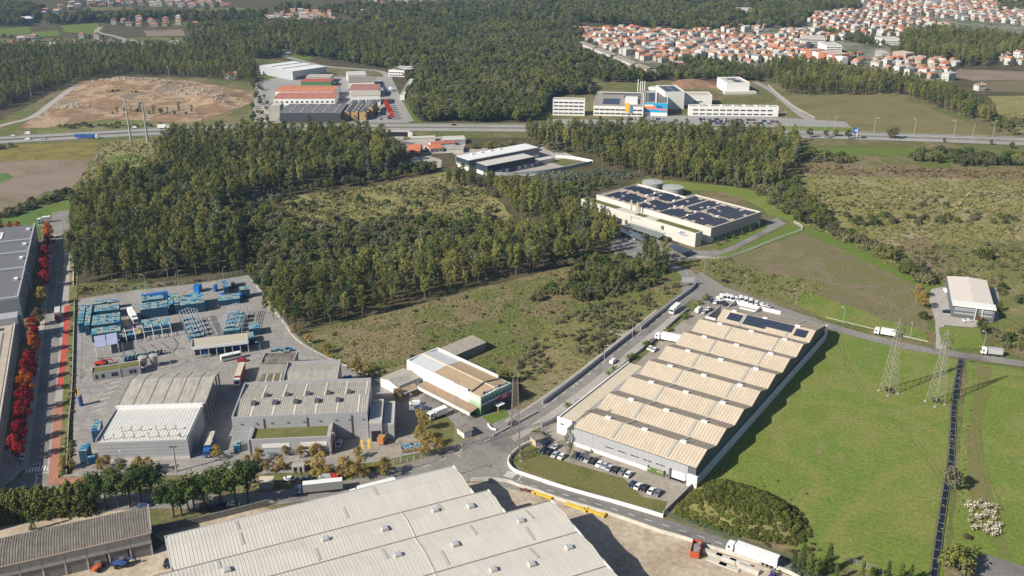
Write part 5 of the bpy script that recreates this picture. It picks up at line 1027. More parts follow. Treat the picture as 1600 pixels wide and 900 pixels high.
TOWN = [([(905, 62), (918, 50), (1010, 46), (1060, 55), (1150, 58), (1200, 62), (1200, 100), (1085, 92), (1060, 98), (1015, 100), (960, 82)], 12, 'in the dense suburb above the pale terrace of flats', 'houses of the dense suburb'),
        ([(1200, 62), (1240, 48), (1300, 55), (1330, 62), (1262, 68), (1258, 88), (1310, 92), (1340, 84), (1350, 104), (1300, 106), (1260, 104), (1200, 98)], 12, 'among the tiled roofs round the brick flats', 'houses round the brick flats'),
        ([(1355, 92), (1400, 95), (1450, 96), (1500, 97), (1500, 106), (1480, 108), (1490, 126), (1450, 126), (1400, 115), (1370, 112)], 14, 'on the plots above the tree belt', 'houses above the tree belt'),
        ([(1550, 90), (1600, 88), (1640, 100), (1600, 106), (1560, 100)], 22, 'at the far edge by the ploughed field', 'houses by the ploughed field'),
        ([(1255, 50), (1275, 22), (1345, 20), (1400, 25), (1480, 42), (1470, 50), (1400, 58), (1330, 52)], 14, 'on the upper slope of the suburb', 'houses of the upper suburb'),
        ([(1350, 3), (1480, -2), (1620, 10), (1620, 42), (1490, 30), (1400, 22), (1360, 16)], 16, 'on the far hillside', 'houses of the far hillside'),
        ([(1070, 52), (1100, 42), (1160, 38), (1200, 44), (1190, 56), (1120, 54)], 20, 'scattered before the far wood', 'houses before the far wood'),
        ([(400, 28), (430, 26), (470, 18), (520, 24), (530, 36), (470, 38), (420, 38)], 20, 'in the small red roofed village far off', 'houses of the far village'),
        ([(165, 36), (200, 30), (290, 32), (310, 44), (250, 44), (180, 42)], 22, 'of the village beyond the green fields', 'houses of the field village'),
        ([(0, 66), (60, 58), (160, 58), (165, 62), (60, 68), (0, 74)], 24, 'in the row along the country road', 'houses along the country road'),
        ([(20, 22), (80, 18), (130, 2), (320, 0), (360, 8), (330, 12), (130, 10), (80, 26)], 20, 'on the edge of the far town', 'houses of the far town'),
        ([(240, 78), (275, 74), (290, 68), (280, 82), (245, 84)], 26, 'where the country road meets the wood', 'houses at the wood end'),
        ([(560, 12), (700, 2), (900, 1), (1200, 3), (1200, -6), (560, -4)], 34, 'scattered along the far wooded ridge', 'houses on the far ridge')]
cand = []
for pts, sp, ph, gp in TOWN:
    poly = W(pts); xs = [p[0] for p in poly]; ys = [p[1] for p in poly]; y = min(ys); r_ = 0
    while y < max(ys):
        x = min(xs) + (r_ % 2) * sp * .4
        while x < max(xs):
            p = (x + hr.uniform(-.22, .22) * sp, y + hr.uniform(-.2, .2) * sp)
            if hr.random() < .84 and inside(p, poly) and not any(inside(p, e) for e in EXC): cand.append((p[1], p[0], ph, gp))
            x += sp * 1.05
        y += sp * 1.3; r_ += 1
cand.sort()
desc = {0: 'tiled roof', 1: 'tiled roof'}
HOUSES = [(x, y) for y, x, _, _ in cand]
far = []
for i, (y, x, ph, gp) in enumerate(cand):
    k = hr.randrange(14); rz = .35 + .25 * math.sin(x * .004) + hr.choice((0, 0, PI / 2)) + hr.uniform(-.06, .06)
    if i < 292: place_house(x, y, rz, k, '%s house with %s roof ' % (HD[k][0], HD[k][1]) + ph, gp)
    else: far.append((x, y, 0, k, rz, 1.0))
print('houses', len(cand))
if far:       # the houses past the nearest 300: one object
    mb = MB()
    mats_ = HW + HR + [win_d]; mi = {m.name: i for i, m in enumerate(mats_)}
    for x, y, z, k, rz, s_ in far:
        c_, s1 = math.cos(rz), math.sin(rz)
        for n_, me, par in HK[k]:
            if n_ == 'chimney': continue
            mb.add([(x + c_ * v.co.x - s1 * v.co.y, y + s1 * v.co.x + c_ * v.co.y, v.co.z) for v in me.vertices], [tuple(p.vertices) for p in me.polygons], mi[me.materials[0].name])
    mb.build('distant_houses', mats_, None, kind='stuff', label='remaining small houses of the suburbs farthest away', cat='houses')
for (u, v, k) in ((1462, 118, 0), (1530, 141, 3)): place_house(G(u, v).x, G(u, v).y, .3, k, ['white house in front of the dark vineyard strip', 0, 0, 'lone white hut beside the grey field'][k], 'lone houses by the fields')
# ================================================================ VEHICLES
def car_mesh(kind='car', L=4.3, Wd=1.75, H=1.45):
    """body shell with bonnet, cabin and boot outline"""
    b = MB(); h = Wd / 2
    if kind == 'car': pr = [(-L / 2, .35), (-L / 2, .78), (-L * .30, .92), (-L * .16, H), (L * .22, H), (L * .42, .95), (L / 2, .88), (L / 2, .35)]
    else: pr = [(-L / 2, .35), (-L / 2, 1.0), (-L * .36, 1.2), (-L * .24, H), (L * .49, H), (L / 2, H - .2), (L / 2, .35)]
    n = len(pr)
    def ins(z): return h - (.0 if z < 1.0 else .16 * (z - 1.0) / max(.1, H - 1.0))
    vs = [(x, -ins(z), z) for x, z in pr] + [(x, ins(z), z) for x, z in pr]
    b.add(vs, [tuple(range(n)), tuple(range(n, 2 * n))[::-1]] + [((i + 1) % n, i, i + n, (i + 1) % n + n) for i in range(n)])
    return b.mesh('body', None) if False else b, pr
VM = {}
def vehicle_set(kind, paint_m):
    key = (kind, paint_m.name)
    if key in VM: return VM[key]
    if kind == 'car': b, pr = car_mesh(); L, H = 4.3, 1.45
    elif kind == 'van': b, pr = car_mesh('van', 5.6, 2.0, 2.4); L, H = 5.6, 2.4
    else: b, pr = car_mesh('van', 4.4, 1.8, 1.8); L, H = 4.4, 1.8
    body_me = b.mesh('body', paint_m)
    g = MB(); hw = .98 if kind == 'van' else .84
    i0 = 2; (xa, za), (xb, zb) = pr[2], pr[3]
    g.hexa([(xa + .06, -hw + .12, za + .03), (xb - .02, -hw + .2, zb - .08), (xb - .02, hw - .2, zb - .08), (xa + .06, hw - .12, za + .03)] + [(xa - .02, -hw + .12, za + .08), (xb - .1, -hw + .2, zb - .02), (xb - .1, hw - .2, zb - .02), (xa - .02, hw - .12, za + .08)])
    if kind == 'car':
        (xc, zc), (xd, zd) = pr[4], pr[5]
        g.hexa([(xc, -hw + .2, zc - .04), (xd - .1, -hw + .12, zd + .02), (xd - .1, hw - .12, zd + .02), (xc, hw - .2, zc - .04)] + [(xc + .08, -hw + .2, zc + .0), (xd, -hw + .12, zd + .08), (xd, hw - .12, zd + .08), (xc + .08, hw - .2, zc + .0)])
        g.box(-.95, -hw - .01, 1.0, 1.35, hw + .01, 1.30)
    else: g.box(xb - .3, -hw - .01, H * .58, xb + .9, hw + .01, H * .8)
    gl = g.mesh('window', glass)
    wh = MB(); wh.tube((0, -.12, 0), (0, .12, 0), .33, n=10); wm_ = wh.mesh('wheel', black)
    li = MB(); li.box(-.05, -.16, -.09, .03, .16, .09); lm = li.mesh('headlight', mat('lamp_glass', (.7, .7, .68), .2, 0))
    VM[key] = (body_me, gl, wm_, lm, L, Wd_(kind)); return VM[key]
def Wd_(kind): return {'car': 1.75, 'van': 2.0}.get(kind, 1.8)
PAINTS = {'white': (.72, .72, .71), 'silver': (.42, .44, .46), 'grey': (.17, .18, .19), 'black': (.02, .02, .022), 'dark blue': (.02, .035, .08), 'blue': (.05, .10, .22), 'red': (.40, .03, .02), 'beige': (.45, .40, .32)}
def vpaint(c): return mat('car_paint_' + c.replace(' ', '_'), PAINTS[c], .25, 0)
def vehicle(kind, colour, p, ang, label, group=None, z=.18, simple=False):
    me, gl, wm_, lm, L, wd_ = vehicle_set(kind, vpaint(colour)); nm = {'car': 'parked_car', 'van': 'delivery_van', 'small_van': 'small_van'}[kind]
    t = thing(nm, label, 'van' if kind != 'car' else 'car', (p[0], p[1], z), ang, group)
    link('body', me, t); link('window', gl, t)
    if not simple:
        for x in (-L * .31, L * .31):
            for y in (-wd_ / 2 + .1, wd_ / 2 - .1): link('wheel', wm_, t, (x, y, .33))
        for y in (-wd_ * .33, wd_ * .33): link('headlight', lm, t, (-L / 2, y, .68))
    return t
def ang_px(a, b): d = G(*b).xy - G(*a).xy; return math.atan2(d.y, d.x)
def xyp(u, v): g = G(u, v); return (g.x, g.y)
# cars by the curved white wall (front row), heading away from the lawn
ca = SAW.ang + PI / 2
row = [((850, 706), 'dark blue'), ((859, 708.5), 'black'), ((867.5, 713), 'silver'), ((878, 715.5), 'white'), ((900, 713.5), 'dark blue'), ((910, 716), 'blue'), ((919, 720.5), 'silver'), ((928, 723), 'black'), ((937, 727.5), 'white'), ((945, 730), 'silver'), ((953, 733.5), 'silver'), ((963, 737), 'black'), ((973, 739.5), 'grey'), ((982, 743.5), 'white')]
for i, (p, c) in enumerate(row): vehicle('car', c, xyp(*p), ca + PI * (i % 3 == 1) + RND.uniform(-.06, .06), '%s car parked on the lawn edge, %s from the gate kiosk' % (c, ORD[i]), 'cars parked before the sawtooth warehouse')
row = [((988, 759.5), 'dark blue'), ((997, 762.5), 'white'), ((1007.5, 765.5), 'black'), ((1018, 769.5), 'white'), ((1028, 773), 'grey')]
for i, (p, c) in enumerate(row): vehicle('car', c, xyp(*p), ca + PI * (i % 2), '%s car among the five below the green skip, %s from the lawn row' % (c, ORD[i]), 'five cars below the green skip')
for p, c, l in (((845, 692), 'black', 'black car beside the gate kiosk, close to the road'), ((853, 694.5), 'dark blue', 'dark blue car beside the gate kiosk, away from the road'), ((868, 700), 'white', 'white car half hidden under the slim eucalyptus by the beige annex')): vehicle('car', c, xyp(*p), ca, l)
# vans and cars north of the warehouse
vr = [(1124, 470), (1130, 468), (1137, 468.5), (1143, 470), (1150, 470.5), (1158, 471), (1165, 473), (1172.5, 475.5), (1181, 477)]
for i, p in enumerate(vr): vehicle('van' if i % 4 else 'small_van', 'white', xyp(*p), math.atan2(G(*p).y, G(*p).x) + .5 - i * .07, 'white delivery van in the curved rank behind the sawtooth warehouse, %s from the palm bush' % ORD[i], 'rank of white vans')
for p, k, c, a, l in (((1112, 472), 'car', 'dark blue', 1.2, 'dark blue car at the start of the van rank under the palm bush'), ((1118, 474), 'car', 'white', 1.1, 'white car below the first vans of the rank'), ((1127, 476), 'car', 'black', 1.1, 'black car below the van rank, closer to the palm bush'), ((1132, 477), 'car', 'black', 1.1, 'black car below the van rank, closer to the grey walls'), ((1191, 478), 'car', 'white', 2.2, 'white car at the far end of the van rank'), ((1199, 480), 'car', 'silver', 2.2, 'silver car parked last past the van rank'),
                      ((1091.5, 487), 'van', 'white', ang_px((1050, 520), (1100, 480)) + PI, 'big white van parked alone beside the grey warehouse corner'), ((1100, 489.5), 'car', 'silver', 1.0, 'silver car next to the lone big white van'), ((1106, 485), 'car', 'white', 1.0, 'white car between the lone van and the dark car'), ((1113, 487), 'car', 'black', -.5, 'black car in front of the white notch wall'),
                      ((1016, 546), 'car', 'white', ang_px((985, 560), (1022, 530)), 'white car below the tanker lorry, beside the pot plants'), ((1022, 548.5), 'car', 'white', ang_px((985, 560), (1022, 530)), 'white car touching the beige warehouse side below the tanker lorry'), ((1019, 535), 'car', 'grey', 1.0, 'grey car hidden between the tanker lorry and the pot plants'),
                      ((958, 567), 'small_van', 'white', ang_px((1000, 530), (940, 580)), 'white van driving on the road beside the scrubland'), ((802, 664), 'car', 'dark blue', ang_px((830, 650), (770, 684)), 'dark car passing behind the feet of the lattice mast'), ((1133, 441), 'car', 'black', ang_px((1110, 446), (1180, 470)), 'dark car turning at the top junction by the brown field'),
                      ((452, 751), 'car', 'white', .0, 'white car with dark roof parked near the small hut by the pines'), ((478, 750), 'car', 'grey', .1, 'grey car parked between the white car and the long lorry'), ((508, 749), 'small_van', 'silver', .1, 'pale van parked behind the long lorry by the autumn trees'), ((530, 700 - 3), 'small_van', 'silver', PI / 2 - .1, 'pale blue van standing in the shadow of the grey ramp wall'),
                      ((365, 790), 'car', 'white', .1, 'white car parked under the pine row beside the dark wall'), ((345, 791), 'car', 'dark blue', .1, 'dark blue car parked under the pine row'), ((322, 795), 'car', 'black', .1, 'black car deep in the shade of the pine row'), ((262, 883), 'car', 'black', PI / 2 + .1, 'black car parked at the foot of the huge cream roof'), ((226, 792), 'car', 'blue', .2, 'blue car glimpsed under the pines behind the old shed'),
                      ((378, 565), 'car', 'red', .2, 'small red car beside the white coach'), ((648, 633), 'small_van', 'white', .1, 'white van parked by the bare tree in the office yard'), ((655, 638), 'car', 'blue', .1, 'blue car next to the white van in the office yard'), ((662, 640), 'car', 'blue', .1, 'blue car, outer one of the group in the office yard'),
                      ((1479, 458), 'small_van', 'white', PI / 2 + .1, 'white van beside the cream roofed dark building'), ((1479, 489), 'car', 'black', -.3, 'black car in front of the corner of the dark office building'), ((1511, 503), 'car', 'white', 0, 'white car at the front door of the dark office building'),
                      ((58, 582), 'car', 'white', PI / 2 - .35 + .6, 'white car half hidden by the red maples'), ((52, 613), 'car', 'silver', PI / 2 + .3, 'silver car parked under the red maples'), ((36, 716), 'car', 'white', PI / 2 + .3, 'white car parked below the last red maple')):
    vehicle(k, c, xyp(*p), a, l)
# far parking rows, one object per car
fr_ = random.Random(9)
def far_row(a, b, n, rot, phrase, group, skip=.1):
    A = G(*a).xy; B2 = G(*b).xy
    for i in range(n):
        if fr_.random() < skip: continue
        p = A.lerp(B2, (i + .5) / n); c = fr_.choice(('white', 'silver', 'grey', 'black', 'dark blue', 'blue', 'black', 'silver', 'red' if fr_.random() < .3 else 'grey'))
        vehicle('car', c, (p.x, p.y), rot + fr_.choice((0, PI)), '%s car %s' % (c, phrase), group, simple=True)
for a, b, n in (((965, 186.5), (1035, 187), 26), ((1000, 190.5), (1035, 190.5), 13), ((1092, 187), (1140, 187.5), 20), ((1094, 190.5), (1140, 191), 18), ((1100, 194), (1130, 194), 11), ((1150, 188), (1180, 188.5), 10), ((1185, 190), (1216, 191), 12), ((1166, 193), (1205, 194), 12)):
    far_row(a, b, n, PI / 2, 'in the long parking rows before the white laboratory wing', 'cars of the laboratory car park')
for a, b, n, ph in (((526, 126), (530, 158), 14, 'in the rank between the red roofed units'), ((586, 168), (594, 188), 14, 'in the shaded estate car park rank'), ((602, 168), (609, 187), 12, 'in the estate rank beside the red tree row'), ((594, 126), (607, 150), 10, 'parked along the north road units')):
    far_row(a, b, n, 0, ph, 'cars of the industrial estate')
far_row((648, 256), (668, 260), 6, .5, 'in the small yard cut into the wood', 'cars in the wood yard'); far_row((970, 366), (1010, 380), 8, 1.2, 'under the long carport of the solar factory', 'cars under the factory carport'); far_row((538, 201), (560, 205), 6, 0, 'glimpsed through the trees by the motorway', 'cars behind the wood')
for p, k, c, a, l in (((21, 213), 'car', 'white', 0, 'white car at the far end of the motorway by the bridge'), ((43, 210), 'van', 'white', .05, 'white van on the far lanes of the motorway'), ((43, 219), 'small_van', 'white', .05, 'white van on the near lanes of the motorway'), ((69, 218), 'car', 'silver', .05, 'silver car ahead of the blue lorry on the motorway'), ((210, 200.5), 'small_van', 'white', .05, 'white van near the tall masts on the motorway'),
                      ((709, 196), 'car', 'black', 0, 'dark car alone on the middle stretch of the motorway'), ((1007, 201.5), 'small_van', 'silver', 0, 'silver van seen through the trees on the motorway'), ((1244, 207), 'car', 'black', 0, 'dark car on the far lanes beyond the blue road sign'), ((1349, 216), 'car', 'black', 0, 'dark car on the near lanes beyond the blue road sign'), ((1133, 181), 'car', 'dark blue', .1, 'dark blue car on the drive in front of the laboratory wing')):
    vehicle(k, c, xyp(*p), a, l)
# ---------------------------------------------------------------- lorries
def wheels(t, xs, wd_, r_=.5):
    me = cmesh(('lw', r_), lambda: (lambda b: (b.tube((0, -.16, 0), (0, .16, 0), r_, n=12), b.mesh('wheel', black))[1])(MB()))
    for x in xs:
        for y in (-wd_ / 2 + .2, wd_ / 2 - .2): link('wheel', me, t, (x, y, r_))
def lorry(p, ang, label, cab, box_m, boxL=13.4, roofm=None, z=.18, kind='semi', boxh=3.95, print_=None, cat='lorry'):
    t = thing('lorry', label, cat, (p[0], p[1], z), ang); cm = mat(*cab) if isinstance(cab, tuple) else cab
    b = MB(); b.add([(-2.2, -1.2, .6), (-2.2, -1.2, 1.6), (-1.95, -1.15, 3.2), (0, -1.2, 3.3), (0, -1.2, .6), (-2.2, 1.2, .6), (-2.2, 1.2, 1.6), (-1.95, 1.15, 3.2), (0, 1.2, 3.3), (0, 1.2, .6)], [(0, 1, 2, 3, 4), (9, 8, 7, 6, 5), (0, 5, 6, 1), (1, 6, 7, 2), (2, 7, 8, 3), (3, 8, 9, 4), (4, 9, 5, 0)])
    cb = b.build('cab', cm, t); b = MB(); b.hexa([(-2.26, -1.05, 1.7), (-2.05, 1.05, 1.7) if False else (-2.1, -1.05, 1.7), (-2.1, 1.05, 1.7), (-2.26, 1.05, 1.7), (-2.08, -1.0, 2.7), (-1.9, -1.0, 2.7), (-1.9, 1.0, 2.7), (-2.08, 1.0, 2.7)]); b.box(-1.7, -1.23, 1.8, -.9, 1.23, 2.6); b.build('windscreen', glass, cb)
    b = MB()
    for y in (-.85, .85): b.box(-2.26, y - .2, .8, -2.18, y + .2, 1.1)
    b.build('headlight', mat('lamp_glass', (.7, .7, .68)), cb)
    bx('chassis', t, -.1, -.5, .55, boxL + .8, .5, .95, grey_d); x0 = .7
    bo = bx('trailer_box', t, x0, -1.27, 1.0, x0 + boxL, 1.27, boxh, box_m)
    if roofm: bx('trailer_roof', t, x0, -1.25, boxh, x0 + boxL, 1.25, boxh + .06, roofm)
    bx('rear_door', t, x0 + boxL, -1.2, 1.05, x0 + boxL + .05, 1.2, boxh - .1, mat('door_grey', (.3, .3, .31), .5, .05))
    wheels(t, [-1.3, 1.3] + ([boxL - 3.6, boxL - 2.3, boxL - 1.0] if boxL > 9 else [boxL - 1.4]), 2.5)
    return t, bo
wp = mat('lorry_white', (.74, .74, .72), .4, .03)
t, bo = lorry(xyp(1146, 863), ang_px((1140, 863), (1222, 893)), 'long white articulated lorry with green lettering on the lower road', wp, wp)
text('SKYTE/', 'lettering', mat('lettering_green', (.12, .32, .18), .5, 0), bo, (7.2, -1.29, 2.6), (PI / 2, 0, 0), 1.15, .01, 1.25)
lorry(xyp(471, 772), ang_px((461, 776), (535, 768)), 'long grey sided articulated lorry with white roof and blue cab', ('cab_blue', (.10, .16, .30), .4, .05), mat('tarpaulin_grey', (.27, .27, .265), .6, .08), roofm=wp, boxh=4.1)
t, bo = lorry(tuple(G(556, 763, 4.1).xy), ang_px((545, 768), (610, 752)), 'white flat trailer roof seen just above the cream roof edge', wp, wp); 
t_ = vehicle('small_van', 'red', xyp(525, 749), PI * .9, 'red lorry cab parked under the autumn trees by the long lorry')
lorry(xyp(1051, 490), ang_px((1046, 494), (1062, 480)), 'white box lorry driving down the road past the grey wall', wp, wp, 6.5, boxh=3.4)
t, bo = lorry(xyp(1031, 531), ang_px((1026, 529), (1062, 536)), 'white articulated lorry parked against the grey warehouse side', wp, wp, 12.5)
lorry(xyp(1373, 523), ang_px((1360, 523), (1400, 530)), 'white box lorry on the east road passing the first pylon', wp, wp, 6.8, boxh=3.5)
lorry(xyp(1540, 554), ang_px((1530, 556), (1565, 560)), 'grey box lorry on the east road beyond the ditch', wp, mat('box_grey', (.40, .40, .40), .5, .05), 6.0, boxh=3.4)
lorry(xyp(677, 655), ang_px((677, 656), (700, 647)), 'white box lorry parked in the office yard', wp, wp, 5.6, boxh=3.5)
lorry(xyp(372, 602), ang_px((372, 604), (381, 578)), 'white cab lorry with long buff roof and red sides between the halls', wp, mat('red_tarpaulin', (.30, .07, .05), .6, .1), 13.0, roofm=mat('buff_tarp', (.55, .48, .38), .7, .08))
lorry(xyp(325, 712), ang_px((322, 714), (330, 690)), 'blue cab lorry with buff topped trailer between the two works halls', ('cab_bright_blue', (.03, .12, .40), .4, .05), mat('blue_box', (.03, .09, .25), .5, .1), 10, roofm=mat('buff_tarp', (.55, .48, .38)))
lorry(xyp(212, 506), ang_px((213, 507), (201, 486)), 'white articulated lorry standing between the blue crate stacks', wp, wp, 12.5)
lorry(xyp(91, 501), ang_px((91, 502), (93, 480)), 'lorry with pale roof and dark red cab driving in the tree shadows', ('cab_red', (.25, .02, .03), .4, .05), mat('dull_white_box', (.5, .48, .44), .6, .05), 8)
bl = mat('lorry_blue', (.03, .10, .33), .45, .05)
t, bo = lorry(xyp(150, 216.5), PI + .02, 'blue double trailer lorry on the motorway below the earthworks', wp, bl, 8.5, boxh=3.8); bx('second_trailer', t, 9.9, -1.27, 1.0, 17.6, 1.27, 3.8, bl)
lorry(xyp(697, 118), .0 + PI * 0, 'white lorry parked at the bend of the north road', wp, wp, 11); lorry(xyp(612, 143), 1.9, 'pale lorry driving on the north road beside the units', wp, wp, 6)
lorry(xyp(262, 201.5), PI, 'white trailer end showing beside the wood on the motorway', wp, wp, 8); lorry(xyp(65, 349), .5, 'white lorry parked beside the orange tree behind the stepped halls', wp, wp, 5)
# coach
p = xyp(361, 562); t = thing('coach', 'white coach with dark windows parked beside the grass strip', 'coach', (p[0], p[1], .18), ang_px((347, 566), (374, 560))); t.scale = (.8, .9, .9)
bx('body', t, -5.5, -1.25, .5, 5.5, 1.25, 3.2, wp); bx('window', t, -5.2, -1.28, 1.7, 5.2, 1.28, 2.6, glass); bx('windscreen', t, 5.5, -1.1, 1.2, 5.56, 1.1, 2.9, glass); bx('roof_unit', t, -2, -.8, 3.2, 1, .8, 3.45, white2); wheels(t, (-3.4, 3.2), 2.4)
# tipper bodies and skips
def open_box(name, label, cat, p, ang, L, w_, h, m, fill=None, z=.18):
    t = thing(name, label, cat, (p[0], p[1], z), ang); bx('floor', t, -L / 2, -w_ / 2, .3, L / 2, w_ / 2, .5, m)
    bx('side_panel', t, -L / 2, -w_ / 2, .51, L / 2, -w_ / 2 + .12, h, m); bx('side_panel', t, -L / 2, w_ / 2 - .12, .51, L / 2, w_ / 2, h, m); bx('end_panel', t, -L / 2, -w_ / 2 + .13, .51, -L / 2 + .12, w_ / 2 - .13, h, m); bx('end_panel', t, L / 2 - .12, -w_ / 2 + .13, .51, L / 2, w_ / 2 - .13, h, m)
    b = MB(); k = -L / 2 + .5
    while k < L / 2: b.box(k, -w_ / 2 - .08, .5, k + .12, -w_ / 2 - .005, h); b.box(k, w_ / 2 + .005, .5, k + .12, w_ / 2 + .08, h); k += .9
    b.build('rib', m, t, kind='stuff')
    if fill:
        b = MB()
        for i in range(40):
            x, y = RND.uniform(-L / 2 + .5, L / 2 - .5), RND.uniform(-w_ / 2 + .4, w_ / 2 - .4); s_ = RND.uniform(.2, .6); b.hexa([(x + dx * s_ + RND.uniform(-.1, .1), y + dy * s_, h * .55 + dz * s_ * .8 + RND.uniform(0, .3)) for dz in (0, 1) for dx, dy in ((-1, -1), (1, -1), (1, 1), (-1, 1))])
        b.build('load', fill, t, kind='stuff')
    return t
open_box('skip', 'green open skip heaped with debris at the warehouse front', 'skip', xyp(1026, 740), ang_px((1010, 735), (1038, 744)), 6.4, 2.5, 2.5, mat('skip_green', (.10, .17, .06), .7, .15), mat('debris_buff', (.50, .36, .26), .9, .3, 2))
open_box('skip', 'orange red open container full of scrap in the dusty yard', 'skip', xyp(1087, 864), ang_px((1085, 871), (1090, 850)), 6.5, 2.8, 2.6, mat('container_red', (.42, .08, .03), .7, .15), mat('scrap_mix', (.25, .25, .24), .8, .5, 2))
t = open_box('tipper_lorry', 'tipper lorry with buff body and tarpaulin load at the workshop door', 'lorry', xyp(602, 684), ang_px((598, 695), (610, 675)), 7, 2.5, 3.2, mat('buff_body', (.42, .30, .17), .7, .2), mat('green_grey_load', (.20, .23, .19), .9, .3, 2)); bx('cab', t, -6, -1.2, .6, -3.7, 1.2, 3.0, mat('cab_orange', (.45, .20, .08), .5, .1)); wheels(t, (-4.8, 1, 2.4), 2.4)
t = open_box('tipper_trailer', 'dark red empty tipper trailer standing against the grey annex', 'trailer', xyp(606, 672), ang_px((606, 684), (606, 664)), 6.5, 2.6, 3.0, mat('tipper_red', (.28, .03, .06), .6, .1)); wheels(t, (-1.5, 1.5), 2.4)
open_box('scrap_bay', 'pen of coloured bottles and scrap bales under the autumn trees', 'scrap bay', xyp(643, 702), .25, 8, 4.5, 1.6, mat('buff_body', (.42, .3, .17)), mat('mixed_scrap', (.16, .28, .38), .6, .9, 3))
# telehandler, forklift, tractor, cart
def machine(name, label, cat, p, ang, m, arm=True, sc=1.0):
    t = thing(name, label, cat, (p[0], p[1], .18), ang); t.scale = (sc,) * 3
    bx('body', t, -1.6, -.9, .7, 1.5, .9, 1.6, m); bx('bonnet', t, -2.3, -.6, .8, -1.61, .6, 1.5, m); c_ = MB()
    for x in (-.4, .7):
        for y in (-.75, .75): c_.box(x - .05, y - .05, 1.6, x + .05, y + .05, 2.6)
    c_.box(-.5, -.8, 2.6, .8, .8, 2.7); c_.build('cab_frame', grey_d, t)
    wm_ = cmesh('machine_wheel', lambda: (lambda b: (b.tube((0, -.2, 0), (0, .2, 0), .65, n=12), b.mesh('wheel', black))[1])(MB()))
    for x in (-1.3, 1.2):
        for y in (-1, 1): link('wheel', wm_, t, (x, y, .65))
    if arm: b = MB(); b.bar((-1.5, 0, 1.7), (3.0, 0, 2.2), .35); b.bar((3.0, 0, 2.2), (3.8, 0, 1.2), .3); b.build('arm', m, t)
    b = MB(); b.bar((2.2, -.4, .5), (3.6, -.4, .4), .12); b.bar((2.2, .4, .5), (3.6, .4, .4), .12); b.build('fork', grey_d, t); return t
machine('telehandler', 'red telehandler parked beside the dark walled low block in the crate yard', 'telehandler', xyp(160, 572), .2, mat('machine_red', (.50, .06, .03), .4, .05), sc=1.3)
machine('forklift', 'orange red forklift in front of the old shed shutters', 'forklift', xyp(154, 890), 1.3, mat('machine_orange', (.55, .12, .05), .4, .05), arm=False)
machine('tractor', 'blue tractor with front loader beside the orange forklift', 'tractor', xyp(191, 885), .3, mat('machine_blue', (.06, .10, .30), .4, .05), sc=1.1)
machine('yard_loader', 'yellow forklift working between the crate stacks', 'forklift', xyp(220, 522), 1.5, mat('machine_yellow', (.60, .38, .04), .4, .05), arm=False)
machine('purple_crane', 'purple machine arm at the bottom edge of the dusty yard', 'crane', xyp(1206, 903), 1.0, mat('machine_purple', (.10, .05, .25), .4, .05), sc=.8)
for u, v, l in ((172, 147, 'yellow excavator with dark arm working on the earthworks'), (182, 146, 'small excavator behind the larger one on the earthworks'), (211, 150, 'dark machine half hidden in a hollow of the earthworks')):
    p = xyp(u, v); m_ = machine('excavator', l, 'excavator', p, 2.8, mat('excavator_yellow', (.35, .27, .06), .5, .1), sc=1.5); m_.location.z = earth_z(*p) + .2
for u, v, l in ((847, 775, 'yellow crane beam lying along the wall near the rusty parts'), (901, 793.5, 'long yellow crane beam lying on the dusty yard by the wall'), (929, 802, 'yellow hook block end of the crane beam near the roof corner shadow')):
    p = xyp(u, v); t = thing('crane_beam', l, 'crane beam', (p[0], p[1], .1), ang_px((850, 777), (940, 806))); bx('beam', t, -4, -.4, 0, 4, .4, .7, mat('beam_yellow', (.62, .42, .03), .5, .1)); bx('end_carriage', t, 3.2, -1.2, .05, 3.9, 1.2, .8, mat('beam_yellow', (.62, .42, .03)))
p = xyp(824, 768); t = thing('scrap_pile', 'rusty brown machine parts lying against the concrete wall', 'scrap pile', (p[0], p[1], .1), -.3); b = MB()
for i in range(16): x, y = RND.uniform(-3, 3), RND.uniform(-1, 1); b.bar((x, y, .1), (x + RND.uniform(-1, 1), y + RND.uniform(-.6, .6), RND.uniform(.3, 1.1)), .3)
b.build('scrap', mat('rusty', (.20, .07, .04), .9, .3, 2), t, kind='stuff')
for i, (u, v) in enumerate(((1113, 868), (1134, 876), (1156, 883), (1170, 892), (1139, 887), (1120, 879))):
    p = xyp(u, v); a = ang_px((1100, 860), (1170, 886)); b = MB(); n_ = 3 if i < 4 else 1
    t = thing('concrete_panels', 'stack of pale concrete panels in the dusty yard, %s from the red container' % ORD[(0, 2, 4, 5, 3, 1)[i]], 'panel stack', (p[0], p[1], .1), a, 'concrete panel stacks')
    for k in range(n_): bx('panel', t, -3.2, -.9 + k * .12, .05 + k * .42, 3.2, .9 - k * .1, .42 + k * .42, conc_l)
